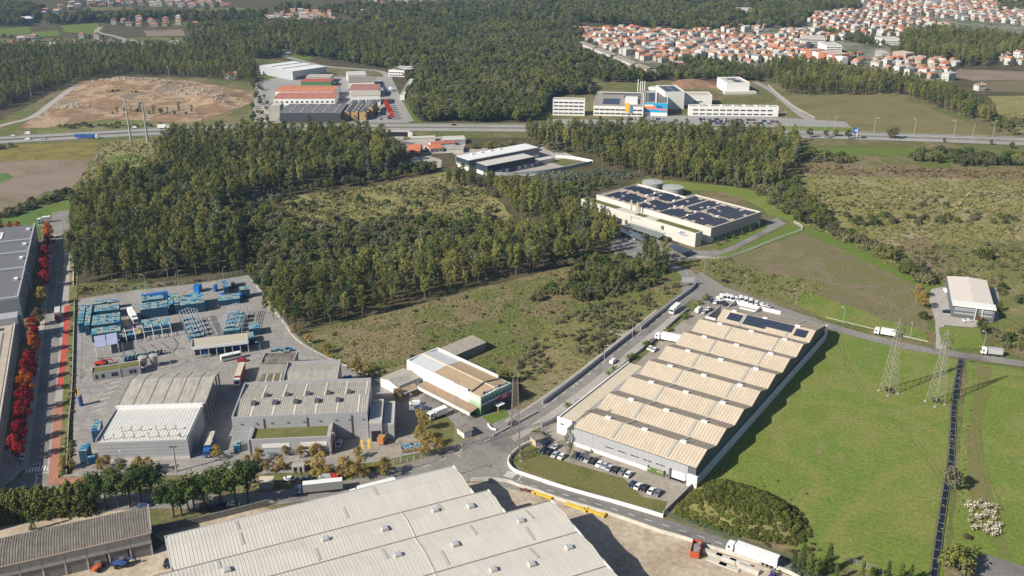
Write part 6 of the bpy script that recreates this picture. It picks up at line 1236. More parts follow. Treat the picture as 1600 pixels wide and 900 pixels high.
# ================================================================ CRATE YARD, MASTS, POLES
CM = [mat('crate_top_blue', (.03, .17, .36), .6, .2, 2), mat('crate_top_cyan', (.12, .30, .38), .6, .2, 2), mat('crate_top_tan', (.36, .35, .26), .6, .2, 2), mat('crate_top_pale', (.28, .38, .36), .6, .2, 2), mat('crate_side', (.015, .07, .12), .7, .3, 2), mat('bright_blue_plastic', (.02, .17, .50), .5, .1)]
cr_ = random.Random(21); YA = (lambda p, q: math.atan2(q.y - p.y, q.x - p.x))(G(220, 498, 5), G(310, 486.5, 5))
def crates(A, B_, Cc, h, label, gap=0.09, bright=False, tier=1.15, name='crate_stack'):
    f = FR(A, B_, Cc, h)
    if A[1] < 545 and not bright:
        a_, b2, c2 = G(*A, h).xy, G(*B_, h).xy, G(*Cc, h).xy; x = Vector((math.cos(YA), math.sin(YA))); f.ang = YA; f.x = x; f.y = Vector((-x.y, x.x)); f.w = (b2 - a_).dot(x); f.d = (c2 - a_).dot(f.y)
    t = f.root(name, label, 'crate stack', 'crate stacks of the crate yard'); nx = max(1, round(f.w / 1.25)); ny = max(1, round(f.d / 1.05)); dx = f.w / nx; dy = f.d / ny; nt = max(1, round(h / tier))
    b = MB()
    for j in range(ny):
        m = 0
        for i in range(nx):
            if i % 2 == 0 or cr_.random() < .3: m = 5 if bright else cr_.choice((0, 0, 1, 1, 2, 3, 1, 2, 3))
            hh = h - (cr_.random() < .08) * tier
            for k in range(nt):
                z0, z1 = k * h / nt, (k + 1) * h / nt - .07
                if z1 > hh: continue
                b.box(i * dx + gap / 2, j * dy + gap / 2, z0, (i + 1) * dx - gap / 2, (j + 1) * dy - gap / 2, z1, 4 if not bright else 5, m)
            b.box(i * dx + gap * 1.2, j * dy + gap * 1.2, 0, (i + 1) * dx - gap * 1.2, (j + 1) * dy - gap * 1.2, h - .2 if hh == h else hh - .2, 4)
    b.build('crate', CM, t, kind='stuff'); return t
CL = [((121, 505.5), (129.5, 505), (121.3, 476.5), 5.2, 'narrow blue crate stack against the planted strip, its outermost column'), ((131, 508.5), (140, 507), (130.7, 477), 5.4, 'narrow blue crate stack, second column from the planted strip'),
      ((142.7, 475.5), (166, 474), (143, 469), 4, 'mixed crate row at the back of the big block by the planted strip'), ((167, 472.5), (185.5, 471), (167, 469), 4, 'short blue crate row behind the big block, nearer the white lorry'), ((141.5, 488), (186, 479.5), (142, 477.5), 4.6, 'long crate row, second from the back of the big block'),
      ((142, 508.5), (187, 498.5), (142, 493), 4.8, 'long pale topped crate row in the middle of the big block'), ((142, 522.5), (188, 517), (142, 513), 4.4, 'long crate row right behind the lavender canopy'), ((218.7, 484), (262, 478.5), (217.5, 474), 5.2, 'long crate stack with tan tops in the central block behind the lorry'),
      ((221, 470), (255.5, 465), (220, 463), 4.4, 'crate row under bright tarpaulin at the back of the central block'), ((263, 476.5), (270.7, 476), (260.5, 459), 5.2, 'narrow crate column in the central block, closer to the lorry'), ((272, 476.5), (279.5, 475.5), (269, 458.5), 5.2, 'narrow crate column in the central block, closer to the steel frames'),
      ((281, 477), (319.5, 472), (278, 461), 5.2, 'broad crate stack at the end of the central block above the left steel frame'), ((220.5, 513), (265, 507.5), (220, 499.5), 4.4, 'crate stack standing alone below the central block behind white posts'), ((341, 470), (375, 465), (341, 461), 3.2, 'dark low crate row behind the farther steel frame'),
      ((349, 449), (357, 448), (348, 437), 4.4, 'tall narrow crate stack near the wood edge'), ((374.5, 453), (390, 450), (373, 448), 5.2, 'tall crate pair at the far corner of the yard by the wood'), ((361, 441), (367, 440), (360, 434), 4.0, 'small crate stack closest to the wood'),
      ((389, 514), (405.5, 512), (387, 505), 4, 'crate stack beside the open bay shed in the long shadows'), ((388, 530), (398, 528), (387, 519), 3.2, 'dark crate stack close to the corner of the open bay shed'), ((142, 674), (156, 672), (152, 655), 5, 'diagonal crate rows beside the white ribbed hall wall'),
      ((122, 705), (135, 704), (124, 693), 5.4, 'tall blue crate stack near the autumn hedge by the lower wall'), ((136.5, 716), (148, 714), (136, 712.5), 3, 'small blue crate group at the corner of the white ribbed hall'), ((364.5, 697), (375, 696), (366, 687), 3, 'blue crate group under the grey hall overhang'),
      ((186, 527), (198, 525), (186, 521), 3, 'dark crate rows under the canopy posts, beside the lavender roof'), ((200, 524), (214, 522), (200, 518), 3, 'dark crate rows under the canopy posts, nearer the yellow forklift')]
for a, b_, c, h, l in CL: crates(a, b_, c, h, l)
for a, b_, c, h, l in (((301, 446.5), (310, 447), (300, 442), 4, 'bright blue plastic bins at the back of the crate yard'), ((332, 447), (336, 447), (332, 443), 3.5, 'single bright blue bin near the dark machines'), ((343, 459), (347.5, 459), (343, 455), 3.5, 'bright blue bins behind the low crate row'), ((220.5, 461.5), (262, 456), (221, 459), 4.5, 'bright blue covered row along the back of the central block'),
                       ((536, 588), (545, 590), (540, 584), 2, 'heap of bright blue bins behind the grey hall'), ((375, 466 - 6), (379, 459), (374, 457), 3.5, 'bright blue bin touching the tall crate pair')):
    crates(a, b_, c, h, l, bright=True)
for i in range(10):
    u, v = 194 + 6.15 * i, 566 - 1.25 * i; crates((u - 1.6, v - 8), (u + 1.6, v - 8), (u - 1.6, v - 11), 2.8, 'slim blue crate column behind the low block, %s from the telehandler' % ORD[i], tier=.6)
for i, (u, v) in enumerate(((426, 547), (434, 545), (441, 546), (449, 543), (455, 546), (446, 549))):
    crates((u - 3, v), (u + 3, v - .5), (u - 3, v - 2), 1.2, 'loose pale blue crates at the yard edge, %s from the parapet shed corner' % ORD[i], tier=.6)
# steel frames with stacked crates inside
for (FL, Fr, BL, l, l2) in (((295.5, 523), (323.5, 518), (286.5, 486), 'pale steel gable frame without roof, closer to the central crate block', 'crates stored inside the nearer steel frame'), ((345, 513), (377, 511), (336, 479), 'pale steel gable frame without roof, closer to the wood', 'crates stored inside the farther steel frame')):
    f = FR(FL, Fr, BL, 5.6); t = f.root('steel_frame', l, 'steel frame'); w, d = f.w, f.d; n = 7
    for i in range(n):
        y = i * d / (n - 1); b = MB(); b.bar((0, y, 0), (0, y, 5.6), .2); b.bar((w, y, 0), (w, y, 5.6), .2); b.bar((0, y, 5.6), (w / 2, y, 6.8), .2); b.bar((w / 2, y, 6.8), (w, y, 5.6), .2); b.build('portal', mat('frame_steel', (.45, .48, .52), .5, .05), t)
    for k in range(7):
        x = k * w / 6; z = 5.7 + 1.2 * (1 - abs(x - w / 2) / (w / 2)); b = MB(); b.bar((x, 0, z), (x, d, z), .14); b.build('purlin', mat('frame_steel', (.45, .48, .52)), t)
    for j in range(5):
        y = d * (.06 + j * .19); q = f.world(.6, y); cr = thing('crate_stack', l2 + ', %s row from the shed' % ORD[j], 'crate stack', (q.x, q.y, 0), f.ang, 'crate stacks of the crate yard'); b = MB()
        for i in range(int((w - 1.2) / 1.25)):
            for r_ in range(3):
                for k in range(3): b.box(i * 1.25, r_ * 1.05, k * 1.15, i * 1.25 + 1.17, r_ * 1.05 + .97, k * 1.15 + 1.08, 4, cr_.choice((0, 1, 1, 2, 3)))
        b.build('crate', CM, cr, kind='stuff')
c_ = [G(*p, 4.4).xy for p in ((149, 544), (184, 537), (182, 520), (147, 526))]; o = c_[0]; t = thing('lavender_canopy', 'pale lavender sheet canopy in two halves beside the crate rows', 'canopy', (o.x, o.y, 0)); q = [p - o for p in c_]
lav = mat('lavender_sheet', (.34, .36, .52), .5, .08)
for s0, s1 in ((0, .48), (.52, 1)): b = MB(); b.prism([tuple(q[0].lerp(q[1], s0)), tuple(q[0].lerp(q[1], s1)), tuple(q[3].lerp(q[2], s1)), tuple(q[3].lerp(q[2], s0))], 4.4, 4.55); b.build('roof_sheet', lav, t)
b = MB()
for s0 in (0, .33, .66, 1):
    for e in ((0, 1), (3, 2)): p = q[e[0]].lerp(q[e[1]], s0); b.bar((p.x, p.y, 0), (p.x, p.y, 4.4), .2)
b.build('post', white2, t, kind='stuff')
t = thing('canopy_frame', 'bare white posts and beams of an unfinished canopy over the paving', 'frame', (G(184, 537).x, G(184, 537).y, 0)); o = G(184, 537).xy
for i in range(6):
    p = G(199 + i * 14.0, 537.5 - i * 2.2, 0).xy - o; q2 = G(199 + i * 14.0 - 3, 527 - i * 2.2).xy - o; b = MB(); b.bar((p.x, p.y, 0), (p.x, p.y, 4.6), .22); b.bar((q2.x, q2.y, 0), (q2.x, q2.y, 4.6), .22); b.bar((p.x, p.y, 4.6), (q2.x, q2.y, 4.6), .18); b.build('portal', white2, t)
p0 = G(199, 537.5).xy - o; p1 = G(269, 526.5).xy - o; b = MB(); b.bar((p0.x, p0.y, 4.7), (p1.x, p1.y, 4.7), .18); b.build('beam', white2, t)
for u, v, l in ((225, 575, 'round concrete tank beside the low block in the yard'), (242, 572, 'round concrete tank nearer the grass strip in the yard')):
    p = G(u, v); t = thing('silo', l, 'tank', (p.x, p.y, 0)); b = MB(); b.tube((0, 0, 2.2), (0, 0, 5.4), 1.5, 1.9, 20); b.tube((0, 0, 5.4), (0, 0, 5.7), 2.0, .3, 20); b.build('shell', conc, t); b = MB(); b.tube((0, 0, .9), (0, 0, 2.2), .7, 1.5, 20); b.build('cone', conc_d, t)
    for k in range(4): b = MB(); a = k * PI / 2 + .6; b.bar((1.4 * math.cos(a), 1.4 * math.sin(a), 0), (1.5 * math.cos(a), 1.5 * math.sin(a), 2.4), .2); b.build('leg', conc_d, t)
f = FR((143, 583.5), (219, 572), (143, 577.5), 4); t = f.root('low_block', 'low grey block with weedy roof and dark windows in the works yard', 'building'); bx('wall', t, 0, 0, 0, f.w, 5, 4, grey_wall); bx('grass_roof', t, .4, .4, 4, f.w - .4, 4.6, 4.15, lawn); parapet(t, 0, 0, f.w, 5, 4, 4.6, conc_l, .3, 'lrb')
for x, w_ in ((1.2, 1.0), (3.6, 1.2), (7.6, 2.6), (14.8, 1.2), (16.4, 1.2)): bx('window', t, x, -.06, 1.2, x + w_, -.01, 2.9, glass)
f = FR((406 - 3, 789), (422, 790), (405, 785), 3.2)
f = FR((404, 754), (424, 753.5), (403, 745), 3.2); t = f.root('small_hut', 'small beige roofed hut at the end of the pine row', 'hut'); bx('wall', t, 0, 0, 0, f.w, f.d, 3.0, conc); bx('roof', t, -.3, -.3, 3.0, f.w + .3, f.d + .3, 3.25, mat('flat_beige_roof', (.56, .48, .37)))
f = FR((455, 730), (475, 729), (456, 726), 2.6); t = f.root('gate_shelter', 'small concrete gate shelter with dark openings among the shrubs', 'shelter'); bx('roof', t, 0, 0, 2.4, f.w, f.d + 1, 2.7, conc)
for x in (0, f.w - .8, f.w * .45): bx('pillar', t, x, 0, 0, x + .8, f.d + 1, 2.4, conc)
# water tower of sorts and pipes beside the planted strip
p = xyp(127, 634); t = thing('blue_tank', 'upright blue tank on the works yard beside the planted strip', 'tank', (p[0], p[1], 0)); b = MB(); b.tube((0, 0, 0), (0, 0, 4.6), .9, n=14); b.build('shell', mat('dark_blue_tank', (.04, .10, .25), .5, .1), t); b = MB(); b.tube((0, 0, 4.6), (0, 0, 5), .95, .3, 14); b.build('lid', conc_d, t)
# lattice pylons
def lattice(name, label, base, top_v, wb, wt, arms, m, nseg=12, rz=.4, bw=.14):
    p = G(*base); lo, hi = 1, 90
    for _ in range(40):
        mid = (lo + hi) / 2; q = cam_px(p.x, p.y, mid)
        lo, hi = (mid, hi) if q[1] > top_v else (lo, mid)
    Hh = lo; t = thing(name, label, 'pylon', (p.x, p.y, 0), rz)
    def c(k, z): w_ = (wb + (wt - wb) * min(1, z / (Hh * .86))) / 2; return Vector(((-1, 1, 1, -1)[k] * w_, (-1, -1, 1, 1)[k] * w_, z))
    for k in range(4): b = MB(); b.bar(c(k, 0), c(k, Hh * .86), bw); b.bar(c(k, Hh * .86), (0, 0, Hh), bw * .75); b.build('leg', m, t)
    b = MB(); z = 0
    for i in range(nseg):
        z1 = min(Hh * .86, z + Hh * .86 * (1.55 - i / nseg * 1.1) / nseg)
        for k in range(4): b.bar(c(k, z), c((k + 1) % 4, z1), bw * .55); b.bar(c((k + 1) % 4, z), c(k, z1), bw * .55); b.bar(c(k, z1), c((k + 1) % 4, z1), bw * .5)
        z = z1
    b.build('bracing', m, t, kind='stuff')
    for zf, L in arms:
        z = Hh * zf
        for s_ in (-1, 1):
            b = MB(); b.bar((0, -wt / 2, z), (s_ * L, 0, z + .2), .12); b.bar((0, wt / 2, z), (s_ * L, 0, z + .2), .12); b.bar((0, 0, z + 1.6), (s_ * L, 0, z + .25), .12); b.bar((s_ * L * .5, -.3, z), (s_ * L * .5, 0, z + .9), .1); a_ = b.build('cross_arm', m, t)
            b = MB(); b.tube((s_ * L, 0, z + .1), (s_ * L, 0, z - 1.4), .14, n=6); b.build('insulator', mat('insulator_glass', (.25, .22, .2), .3, 0), a_)
    for k in range(4): q = c(k, 0); bx('foundation', t, q.x - .5, q.y - .5, .05, q.x + .5, q.y + .5, .4, conc)
    return t
def cam_px(x, y, z):
    z -= CH; zc = y * math.cos(TH) - z * math.sin(TH); yc = y * math.sin(TH) + z * math.cos(TH); return 800 + FPX * x / zc, 450 - FPX * yc / zc
pale_steel = mat('pale_steel', (.33, .315, .25), .6, .1)
lattice('lattice_pylon', 'pale lattice pylon standing in the green field, closer to the warehouse', (1388, 613), 498, 5.2, 1.3, ((.74, 3.0), (.84, 3.4), (.93, 2.6)), pale_steel)
lattice('lattice_pylon', 'pale lattice pylon standing in the green field beside the ditch', (1461, 630), 515, 5.2, 1.3, ((.74, 3.0), (.84, 3.4), (.93, 2.6)), pale_steel)
lattice('lattice_mast', 'slim brownish lattice mast at the rounded corner of the lawn wall', (805, 717), 573, 3.8, 1.7, (), mat('brown_steel', (.22, .19, .16), .7, .15), 13, .1, .17)
lattice('lattice_mast', 'very thin lattice mast in front of the green office canopy', (716, 702), 577, 2.6, 1.3, (), mat('thin_steel', (.36, .33, .28), .7, .1), 13, .1, .09)
for u, v, tv, l in ((205, 222, 154, 'tall slim power mast by the motorway, the one nearer the earthworks road'), (231, 222, 156, 'tall slim power mast by the motorway, second one beside the wood edge')):
    p = G(u, v); lo, hi = 1, 90
    for _ in range(30):
        mid = (lo + hi) / 2; lo, hi = (mid, hi) if cam_px(p.x, p.y, mid)[1] > tv else (lo, mid)
    t = thing('power_mast', l, 'mast', (p.x, p.y, 0)); b = MB(); b.tube((0, 0, 0), (0, 0, lo), 1.0, .5, 10); b.build('pole', mat('mast_grey', (.33, .34, .32), .6, .05), t)
    for k in range(3):
        b = MB(); b.bar((-2.6, 0, lo - 1 - k * 3.4), (2.6, 0, lo - 1 - k * 3.4), .35); b.build('cross_arm', steel, t)
# lamp posts
b = MB(); b.tube((0, 0, 0), (0, 0, 8.2), .14, .09, 8); pole_me = b.mesh('pole', steel); b = MB(); b.bar((0, 0, 8.2), (1.3, 0, 8.5), .1); arm_me = b.mesh('arm', steel); b = MB(); b.box(1.0, -.18, 8.42, 1.8, .18, 8.6); head_me = b.mesh('lamp_head', mat('lamp_white', (.6, .6, .58), .4, 0))
lamp0 = None
LP = [((181, 461), 'lamp post at the back fence of the crate yard, nearest the tree lined road'), ((228, 453), 'lamp post at the back fence of the crate yard, second from the road'), ((280, 447), 'lamp post at the back fence near the dark machines'), ((350, 441), 'lamp post at the back fence beside the tall narrow crate stack'), ((412, 471), 'lamp post on the yard edge by the wood with a red box at its foot'), ((445, 510), 'lamp post on the yard edge halfway down the meadow side'), ((490, 562), 'lamp post on the yard edge beside the yellowing bushes'), ((548, 577), 'lamp post behind the grey hall beside the round autumn tree'),
      ((249, 577), 'lamp post between the two round tanks and the grass strip'), ((267, 575), 'taller lamp post in the grass strip beside the ramp'), ((189, 590), 'lamp post in front of the low block with weedy roof'), ((187, 736), 'lamp post before the long grey wall of the white ribbed hall'), ((112, 728), 'lamp post in the lower end of the planted strip'), ((112, 612), 'lamp post in the upper planted strip'), ((525, 705), 'lamp post in front of the triangular shadow by the pale van'), ((627, 720), 'lamp post beside the pen of scrap bales'), ((658, 660), 'lamp post by the bare tree in the office yard'), ((334, 705), 'lamp post beside the blue cab lorry'), ((408, 560), 'lamp post by the coach and the open bay shed'),
      ((897, 627), 'lamp post on the road beside the beige annex'), ((944, 566), 'lamp post on the long road wall facing the white van'), ((988, 527), 'lamp post on the long road wall near the field entrance'), ((1100, 428), 'lamp post at the edge of the solar factory drive'), ((1165, 455), 'lamp post with a white box in the rough verge at the top junction'), ((1243, 477), 'pole on the verge of the east road, first past the top junction'), ((1317, 506), 'pole on the verge of the east road below the brown field'), ((1422, 528), 'pole on the verge of the east road before the drive'), ((1536, 545), 'leaning pole on the verge of the east road past the drive'), ((647, 731), 'thin post on the grass verge above the cream roof edge'), ((716, 742), 'dark post at the corner of the huge cream roof')]
for i, (q, l) in enumerate(LP):
    p = G(*q)
    if lamp0 is None: lamp0 = thing('lamp_post', l, 'lamp post', (p.x, p.y, 0), 0, 'lamp posts and poles of the estate'); link('pole', pole_me, lamp0); h_ = link('arm', arm_me, lamp0); link('lamp_head', head_me, h_)
    else: dup(lamp0, (p.x, p.y, 0), RND.uniform(0, 6.28), l)
p = G(276, 737); t = thing('high_mast', 'taller grey pole with floodlights before the white ribbed hall', 'pole', (p.x, p.y, 0)); b = MB(); b.tube((0, 0, 0), (0, 0, 10), .35, .28, 8); b.build('pole', steel, t)
for x in (-.9, 0, .9): b = MB(); b.box(x - .3, -.3, 10, x + .3, .3, 10.5); b.build('floodlight', grey_d, t)
for i, (u, v) in enumerate(((265, 124), (352, 131), (175, 155), (50, 155), (692, 111), (1103, 200), (1227, 200), (1288, 212), (1303, 207), (1365, 209), (1428, 211), (1490, 214), (1551, 214), (1518, 222))):
    p = G(u, v); o = dup(lamp0, (p.x, p.y, 0), RND.uniform(0, 6), 'slender far post near the motorway, %s of them counting from the earthworks' % ORD[i], 'slender posts along the motorway'); o.scale = (1.6, 1.6, 1.7)
for u, v, tv, l in ((1338, 217, 204, 'blue motorway direction sign on a pale pole'),):
    p = G(u, v); t = thing('road_sign', l, 'road sign', (p.x, p.y, 0)); b = MB(); b.tube((0, 0, 0), (0, 0, 10), .3, n=8); b.build('pole', white2, t); bx('panel', t, -3.4, -.1, 5, .8, .1, 10, mat('sign_plate_blue', (.02, .12, .50), .5, 0)); bx('symbol', t, -2.2, -.14, 6.6, -.6, -.105, 8.4, white2)
p = G(1075, 447); t = thing('hoarding', 'small grey billboard on posts seen from behind at the top of the road wall', 'billboard', (p.x, p.y, 0), .1); bx('board', t, -3.5, 0, 2.2, 3.5, .3, 5.0, mat('board_grey', (.42, .40, .42), .7, .05)); bx('post', t, -3.2, .05, 0, -2.9, .25, 2.2, grey_d); bx('post', t, 2.9, .05, 0, 3.2, .25, 2.2, grey_d)
# fences
def fence(label, pts, h=2.0, step=3.0, m=steel, mesh_m=None, z=0):
    l = line_px(pts, 4); t = thing('mesh_fence', label, 'fence', (l[0].x, l[0].y, 0)); o = l[0]; b = MB(); prev = None
    for p, d in walk(l, step): q = p - o; b.bar((q.x, q.y, z), (q.x, q.y, h), .1)
    b.build('post', m, t, kind='stuff'); b = MB()
    for z_ in [k * h / 6 + .1 for k in range(6)] + [h - .03]:
        for a, c in zip(l, l[1:]): b.bar((*(a - o), z_), (*(c - o), z_), .04)
    for p, d in walk(l, .6): q = p - o; b.bar((q.x, q.y, .1), (q.x, q.y, h), .035)
    b.build('mesh_wire', mesh_m or m, t, kind='stuff')
fence('wire fence with posts between the crate yard and the wood', [(121, 466), (215, 451), (302, 441), (380, 428)], 2.2)
fence('wire fence on pale posts along the works yard and the meadow', [(396, 440), (440, 500), (480, 545), (560, 590), (605, 603)], 2.2)
fence('pale post fence at the foot of the autumn trees along the main road', [(615, 726), (660, 716), (700, 704), (742, 690)], 1.8, 2.6, white2, steel)
gm = mat('green_mesh', (.07, .14, .10), .7, .1)
fence('green mesh fence between the lower road and the overgrown mound', [(1037, 806), (1080, 822), (1140, 843), (1200, 864), (1260, 888)], 2.2, 3, gm, gm)
fence('whitish fence curving round the lawn of the solar factory', [(1088, 404), (1125, 405), (1160, 396), (1210, 376), (1248, 362), (1253, 356), (1240, 348)], 1.6, 2.5, white2, white2)
fence('short wire fence among the bushes at the lower edge of the meadow', [(1322, 878), (1360, 890), (1380, 900)], 2.0, 3, steel, steel)
# ================================================================ PLANTS
L_e = leafmat('eucalyptus_leaf', (.095, .110, .030), (.275, .268, .080)); L_d = leafmat('dark_leaf', (.066, .086, .026), (.205, .208, .060)); L_p = leafmat('pine_needle', (.045, .075, .022), (.12, .155, .042))
L_s = leafmat('willow_leaf', (.090, .096, .046), (.20, .19, .10)); L_r = leafmat('red_leaf', (.20, .012, .02), (.44, .04, .035), .05); L_o = leafmat('orange_leaf', (.38, .08, .015), (.55, .17, .03)); L_a = leafmat('autumn_leaf', (.22, .16, .045), (.42, .30, .09)); L_b = leafmat('blue_green_leaf', (.10, .13, .085), (.21, .235, .17)); L_h = leafmat('hedge_leaf', (.075, .092, .022), (.170, .172, .048))
L_g = leafmat('bright_leaf', (.08, .115, .02), (.17, .205, .045)); L_y = leafmat('olive_tuft', (.12, .13, .04), (.26, .24, .095)); L_w = leafmat('pampas_plume', (.26, .23, .14), (.46, .41, .28)); L_k = leafmat('grey_olive_leaf', (.15, .15, .09), (.28, .27, .18)); L_br = leafmat('brown_leaf', (.10, .07, .04), (.20, .14, .08))
bark = mat('bark', (.20, .16, .12), .9, .3, 2); bark_d = mat('dark_bark', (.08, .06, .045), .9, .3, 2)
pr_ = random.Random(77)
def leaf_at(b, c, n, s, jit=1.0):
    n = n.normalized(); u = n.cross(Vector((pr_.uniform(-1, 1), pr_.uniform(-1, 1), pr_.uniform(-1, 1)))).normalized(); v = n.cross(u); s1 = s * pr_.uniform(.6, 1.3); s2 = s * pr_.uniform(.4, .9)
    b.add([c - u * s1, c + v * s2 * .8, c + u * s1, c - v * s2], [(0, 1, 2, 3)])
def clump(b, c, r, n, s, flat=1.0):
    for _ in range(n):
        d = Vector((pr_.gauss(0, 1), pr_.gauss(0, 1), pr_.gauss(0, 1))).normalized(); q = r * (pr_.random() ** .3)
        p = Vector((c.x + d.x * q, c.y + d.y * q, c.z + d.z * q * flat)); leaf_at(b, p, d + Vector((pr_.uniform(-.5, .5), pr_.uniform(-.5, .5), pr_.uniform(-.2, .8))), s)
def crown(kind):
    """crown and trunk of one tree: leaf clumps spread through the crown's volume on real limbs"""
    b = MB(); tr = MB()
    if kind == 'euc':
        H = pr_.uniform(17, 22); z0 = H * pr_.uniform(.28, .42); R_ = pr_.uniform(2.6, 3.5); lean = Vector((pr_.uniform(-.8, .8), pr_.uniform(-.8, .8), 0))
        tr.tube((0, 0, 0), (lean.x * .5, lean.y * .5, z0 + (H - z0) * .5), .26, .14, 6)
        for i in range(34):
            t = (i + pr_.random()) / 34; z = z0 + (H - z0) * t; rr2 = R_ * (math.sin(PI * (.16 + t * .72)) ** .8) * pr_.uniform(.25, 1.0); a = pr_.uniform(0, 2 * PI)
            c = Vector((rr2 * math.cos(a), rr2 * math.sin(a), z)) + lean * t; clump(b, c, pr_.uniform(.85, 1.4), 30, .40, 1.1)
            if i % 4 == 0: tr.tube((lean.x * t * .5, lean.y * t * .5, max(z0 * .8, z - 2.5)), tuple(c), .09, .04, 4)
        return b, tr, L_e, bark
    if kind == 'dark':
        H = pr_.uniform(9, 14); R_ = H * pr_.uniform(.30, .40); tr.tube((0, 0, 0), (0, 0, H * .6), .3, .12, 6)
        for i in range(46):
            d = Vector((pr_.gauss(0, 1), pr_.gauss(0, 1), pr_.gauss(0, .9))).normalized(); q = pr_.uniform(.55, .95); c = Vector((d.x * R_ * q, d.y * R_ * q, H * .58 + d.z * H * .38 * q)); clump(b, c, pr_.uniform(.8, 1.4), 24, .46)
        for i in range(4): a = i * 1.6; tr.tube((0, 0, H * .25), (R_ * .5 * math.cos(a), R_ * .5 * math.sin(a), H * .6), .14, .05, 5)
        return b, tr, L_d, bark_d
    if kind == 'pine':
        H = pr_.uniform(10, 12.5); R_ = pr_.uniform(3.3, 4.2); tr.tube((0, 0, 0), (.3, .2, H * .75), .26, .12, 7)
        for i in range(40):
            d = Vector((pr_.gauss(0, 1), pr_.gauss(0, 1), pr_.gauss(0, .7))).normalized(); q = pr_.uniform(.5, 1.0); c = Vector((d.x * R_ * q, d.y * R_ * q, H * .66 + d.z * H * .32 * q)); clump(b, c, pr_.uniform(.8, 1.25), 50, .28)
            if i % 4 == 0: tr.tube((.15, .1, H * .45), tuple(c), .1, .04, 4)
        return b, tr, L_p, bark_d
    if kind == 'shrub':
        H = pr_.uniform(3.5, 6); R_ = pr_.uniform(2.4, 4); tr.tube((0, 0, 0), (0, 0, H * .5), .18, .08, 5)
        for i in range(30):
            a = pr_.uniform(0, 6.28); e = pr_.uniform(0, 1.4); q = pr_.uniform(.6, .95); c = Vector((R_ * q * math.cos(a) * math.cos(e), R_ * q * math.sin(a) * math.cos(e), H * .25 + H * .65 * math.sin(e) * q)); clump(b, c, pr_.uniform(.6, 1.1), 26, .34)
        return b, tr, L_s, bark
    if kind in ('maple', 'plane'):
        H = pr_.uniform(7.5, 9.5) if kind == 'maple' else pr_.uniform(6, 8); R_ = H * (.30 if kind == 'maple' else .40); tr.tube((0, 0, 0), (0, 0, H * .5), .16, .09, 7)
        for i in range(46 if kind == 'maple' else 32):
            t = pr_.random(); a = pr_.uniform(0, 6.28); q = R_ * math.sin(PI * (.15 + .8 * t)) ** .7 * pr_.uniform(.3, 1); c = Vector((q * math.cos(a), q * math.sin(a), H * .25 + H * .68 * t)); clump(b, c, pr_.uniform(.6, 1.0), 44 if kind == 'maple' else 40, .24)
            if i % 3 == 0: tr.tube((0, 0, H * .3), tuple(c), .07, .03, 4)
        return b, tr, (L_r if kind == 'maple' else L_a), bark
    if kind == 'conifer':
        H = pr_.uniform(7, 8.5); R_ = pr_.uniform(1.7, 2.1); tr.tube((0, 0, 0), (0, 0, H * .8), .2, .05, 6)
        for i in range(56):
            t = i / 56; a = pr_.uniform(0, 6.28); q = R_ * (1 - t ** 2.2) * pr_.uniform(.7, 1); clump(b, Vector((q * math.cos(a), q * math.sin(a), .5 + (H - .8) * t)), pr_.uniform(.5, .8), 24, .24)
        return b, tr, L_h, bark_d
    if kind == 'cypress':
        H = pr_.uniform(5.5, 7); tr.tube((0, 0, 0), (0, 0, H * .8), .15, .04, 5)
        for i in range(40):
            t = i / 40; a = pr_.uniform(0, 6.28); q = 1.0 * (1 - t) ** .7 * pr_.uniform(.6, 1); clump(b, Vector((q * math.cos(a), q * math.sin(a), .3 + (H - .4) * t)), .42, 22, .17, 1.5)
        return b, tr, L_p, bark_d
    if kind == 'palm':
        tr.tube((0, 0, 0), (0, 0, 1.4), .3, .25, 7)
        for i in range(34):
            a = i * 2.4; e = pr_.uniform(-.1, 1.3); prev = Vector((0, 0, 1.4))
            for k in range(4):
                d = Vector((math.cos(a) * math.cos(e - k * .35), math.sin(a) * math.cos(e - k * .35), math.sin(e - k * .35))); nx = prev + d * .55; s_ = Vector((-math.sin(a), math.cos(a), 0)) * .16; b.add([prev - s_, prev + s_, nx + s_ * .7, nx - s_ * .7], [(0, 1, 2, 3)]); prev = nx
        return b, tr, L_g, bark
def low_plant(kind):
    b = MB()
    if kind == 'tuft':
        for i in range(26):
            a = pr_.uniform(0, 6.28); r_ = pr_.uniform(0, .9); c = Vector((r_ * math.cos(a), r_ * math.sin(a), pr_.uniform(.1, .7) * (1.1 - r_ * .6))); leaf_at(b, c, Vector((math.cos(a) * .6, math.sin(a) * .6, .8)), .3)
    elif kind == 'pampas':
        for i in range(16):
            a = pr_.uniform(0, 6.28); l = pr_.uniform(.6, 1.1); s_ = Vector((-math.sin(a), math.cos(a), 0)) * .16; m1 = Vector((math.cos(a) * l * .5, math.sin(a) * l * .5, 1.0)); e = Vector((math.cos(a) * l, math.sin(a) * l, .5)); b.add([-s_, s_, m1 + s_, m1 - s_], [(0, 1, 2, 3)], 0); b.add([m1 - s_, m1 + s_, e], [(0, 1, 2)], 0)
        for i in range(7):
            c = Vector((pr_.uniform(-.6, .6), pr_.uniform(-.6, .6), pr_.uniform(1.2, 2.1))); leaf_at(b, c, Vector((pr_.uniform(-1, 1), pr_.uniform(-1, 1), .7)), .30) ; b.mi[-1] = 1
    elif kind == 'bush':
        for i in range(12):
            a = pr_.uniform(0, 6.28); r_ = pr_.uniform(0, 1.1); clump(b, Vector((r_ * math.cos(a), r_ * math.sin(a), .5 + .7 * (1 - r_ / 1.3) * pr_.random())), .6, 14, .27)
    return b
